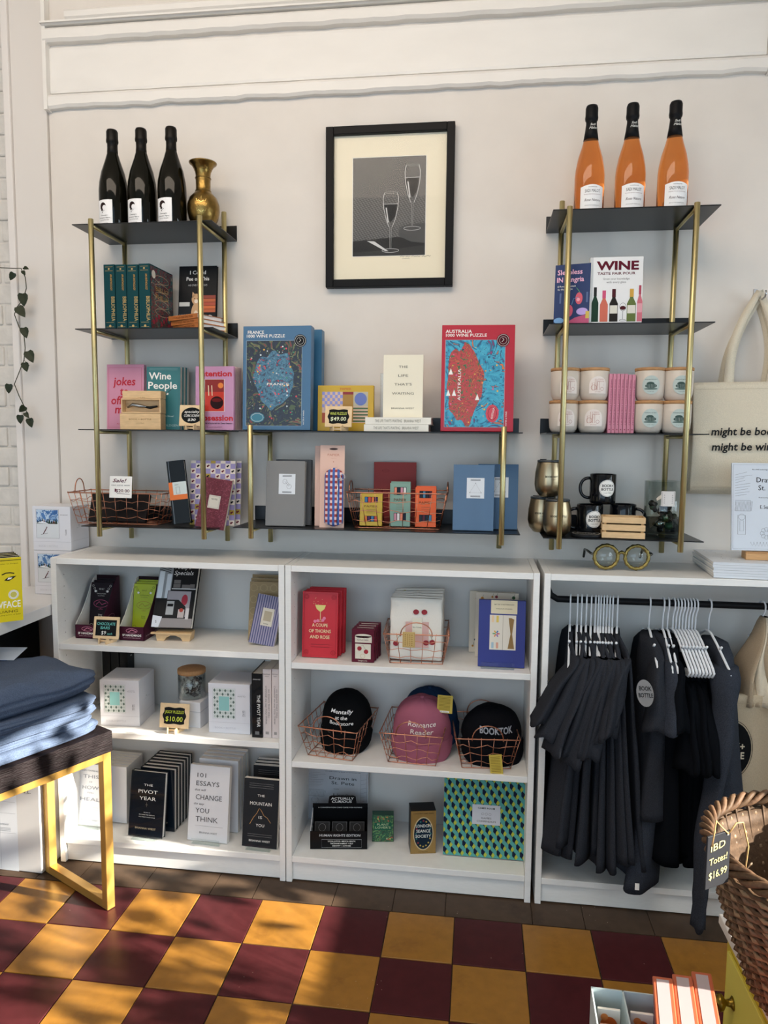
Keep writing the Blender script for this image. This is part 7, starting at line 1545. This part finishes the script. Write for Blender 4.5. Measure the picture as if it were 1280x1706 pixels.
for k in range(nst):
    q = 2 * math.pi * k / nst; m.tube([((R0 + (R1 - R0) * t_ ** .85) * math.cos(q), (R0 + (R1 - R0) * t_ ** .85) * math.sin(q), .004 + (H_ - .01) * t_) for t_ in [i / 6 for i in range(7)]], .0026, WK[1], 5)
m.build('stakes', bb)
m = MB()
for s_ in range(4):
    m.tube([((R1 + .008 * math.cos(k * .55 + s_ * 1.57)) * math.cos(2 * math.pi * k / 140), (R1 + .008 * math.cos(k * .55 + s_ * 1.57)) * math.sin(2 * math.pi * k / 140), H_ - .006 + .008 * math.sin(k * .55 + s_ * 1.57)) for k in range(140)], .0048, WK[(s_ * 2 + 1) % 4], 6, closed=True)
m.build('braided_rim', bb)
# chalkboard tag hanging on the basket
tg = thing('chalkboard_tag', 'black chalkboard tag priced $16.99 tied to wicker basket rim', 'sign', (0, 0, 0))
TY_ = -1.50
c1 = ay((1180, 1395), -1.515); c2 = ay((1219, 1382), -1.49); c3 = ay((1184, 1484), -1.515)
tw_ = (c2 - c1).length; thh = (c3 - c1).length; yaw = math.atan2(c2.y - c1.y, c2.x - c1.x)
tg.location = (c1.x, c1.y, c1.z - thh); tg.rotation_euler = (0, 0, yaw)
m = MB(); m.box(0, tw_, 0, .003, 0, thh, mat('#25262a', .55), .001); K = mat('#d9c878', .8)
m.text('IBD', tw_ * .45, thh * .72, thh * .14, K, w=tw_ * .62, rot=6, shear=.1); m.text('Totes!', tw_ * .5, thh * .47, thh * .13, K, w=tw_ * .76, rot=6, shear=.15); m.text('$16.99', tw_ * .5, thh * .2, thh * .14, K, w=tw_ * .78, rot=6, shear=.1)
m.disc(tw_ * .86, thh * .95, .002, PAPER); m.build('slate', tg)
m = MB(); TWN = mat('#b08a58', .9)
m.tube([(tw_ * .86, -.001, thh * .95), (tw_ * .6, .002, thh + .008), (tw_ * .2, -.004, thh + .024), (tw_ * .0, -.01, thh + .012), (-.006, -.012, thh - .006)], .0011, TWN, 5); m.tube([(tw_ * .86, -.001, thh * .95), (tw_ * 1.2, .0, thh + .008), (tw_ * 1.5, .0, thh + .006), (tw_ * 1.7, -.004, thh - .03), (tw_ * 1.6, -.004, thh - .07)], .0011, TWN, 5)
m.build('twine', tg)
# low stool carrying the card tray and orange boxes at the bottom edge
tz = .5; p0 = az((1003, 1620), tz + .06)
st = thing('display_stool', 'low white stool below the orange puzzle boxes at the bottom edge', 'stool', (1.66, -1.66, 0))
m = MB(); m.box(-.07, .13, -.1, .09, tz - .02, tz, mat('#d5d2ce', .4), .002); m.build('seat', st)
for a in (-.06, .1):
    for b in (-.09, .065): m = MB(); m.box(a, a + .022, b, b + .022, .0005, tz - .0205, mat('#d5d2ce', .4)); m.build('leg', st)
tr = thing('card_tray', 'pale grey compartment tray filled with patterned cards', 'tray', (1.572, -1.705, tz + .0006), rotof(-2))
TG = mat('#b4c0c2', .4); m = MB(); m.box(0, .09, 0, .17, 0, .002, TG)
for x in (0, .042, .088): m.box(x, x + .002, 0, .17, .002, .2, TG)
m.box(.002, .088, 0, .002, .002, .19, TG); m.box(.002, .088, .168, .17, .002, .2, TG); m.build('tray_body', tr)
for q in range(2):
    for k in range(6):
        m = MB(); c_ = mat(['#e3dcd0', '#c9b9a8', '#d9cfc4', '#3a4058', '#a87a6a', '#e3dcd0'][k], .5); x = .006 + .043 * q
        m.T = Matrix.Translation((x, .02 + .024 * k, .0035)); m.box(0, .03, 0, .004, 0, .185 + .004 * (k % 2), c_, .0006, 1)
        if k in (5, 0, 2): m.disc(.015, .168, .011, mat('#d4682c'), -.0004); m.disc(.009, .178, .005, mat('#e08a4a'), -.0006)
        m.build('patterned_card', tr)
for k in range(3):
    o = thing('orange_puzzle_box', ['orange and white boxed puzzle, leftmost of three at bottom edge', 'orange and white boxed puzzle in the middle at bottom edge', 'orange and white boxed puzzle, rightmost of three at bottom edge'][k], 'box', (1.657 + .029 * k, -1.665 + .012 * k, tz + .0008), (R(0), R(-5), R(-10)), 'orange boxes at the bottom edge')
    m = MB(); hb_ = (.225, .222, .22)[k]; m.box(0, .026, 0, .13, 0, hb_, mat('#b05a3c', .45), .0015)
    m.add([(.005, .006, hb_ + .0004), (.021, .006, hb_ + .0004), (.021, .124, hb_ + .0004), (.005, .124, hb_ + .0004)], [(0, 1, 2, 3)], mat('#a89a9c', .6))
    m.rect(.006, .021, .004, hb_ - .006, mat('#aaa0a2', .6), -.0006)
    m.T = Matrix.Rotation(R(-90), 4, 'Z'); m.rect(-.12, -.01, .01, hb_ - .015, mat('#d4849c', .5), -.0006); m.build('carton', o)
# red patterned cloth bag at the lower right corner
rb = thing('patterned_bag', 'red and grey patterned cloth bag at the lower right corner', 'bag', (1.70, -1.80, .62), (0, 0, R(-20)))
RC = artmat(['#8c2a2c', '#a8342f', '#6a3034', '#b8483c', '#6a7a80', '#9c2c2c'], 38, 2, .8)
m = MB(); rings = []
for k in range(12):
    t_ = k / 11; ring = []
    for j in range(30): q = 2 * math.pi * j / 30; ring.append(((.08 + .02 * math.sin(t_ * 3)) * math.cos(q) * (1 - .25 * t_) * (1 + .06 * math.sin(5 * q)) + .08 + .05 * t_, .1 * math.sin(q) * (1 - .3 * t_), .24 * t_))
    rings.append(ring)
m.loft(rings, RC); m.build('bag_body', rb)
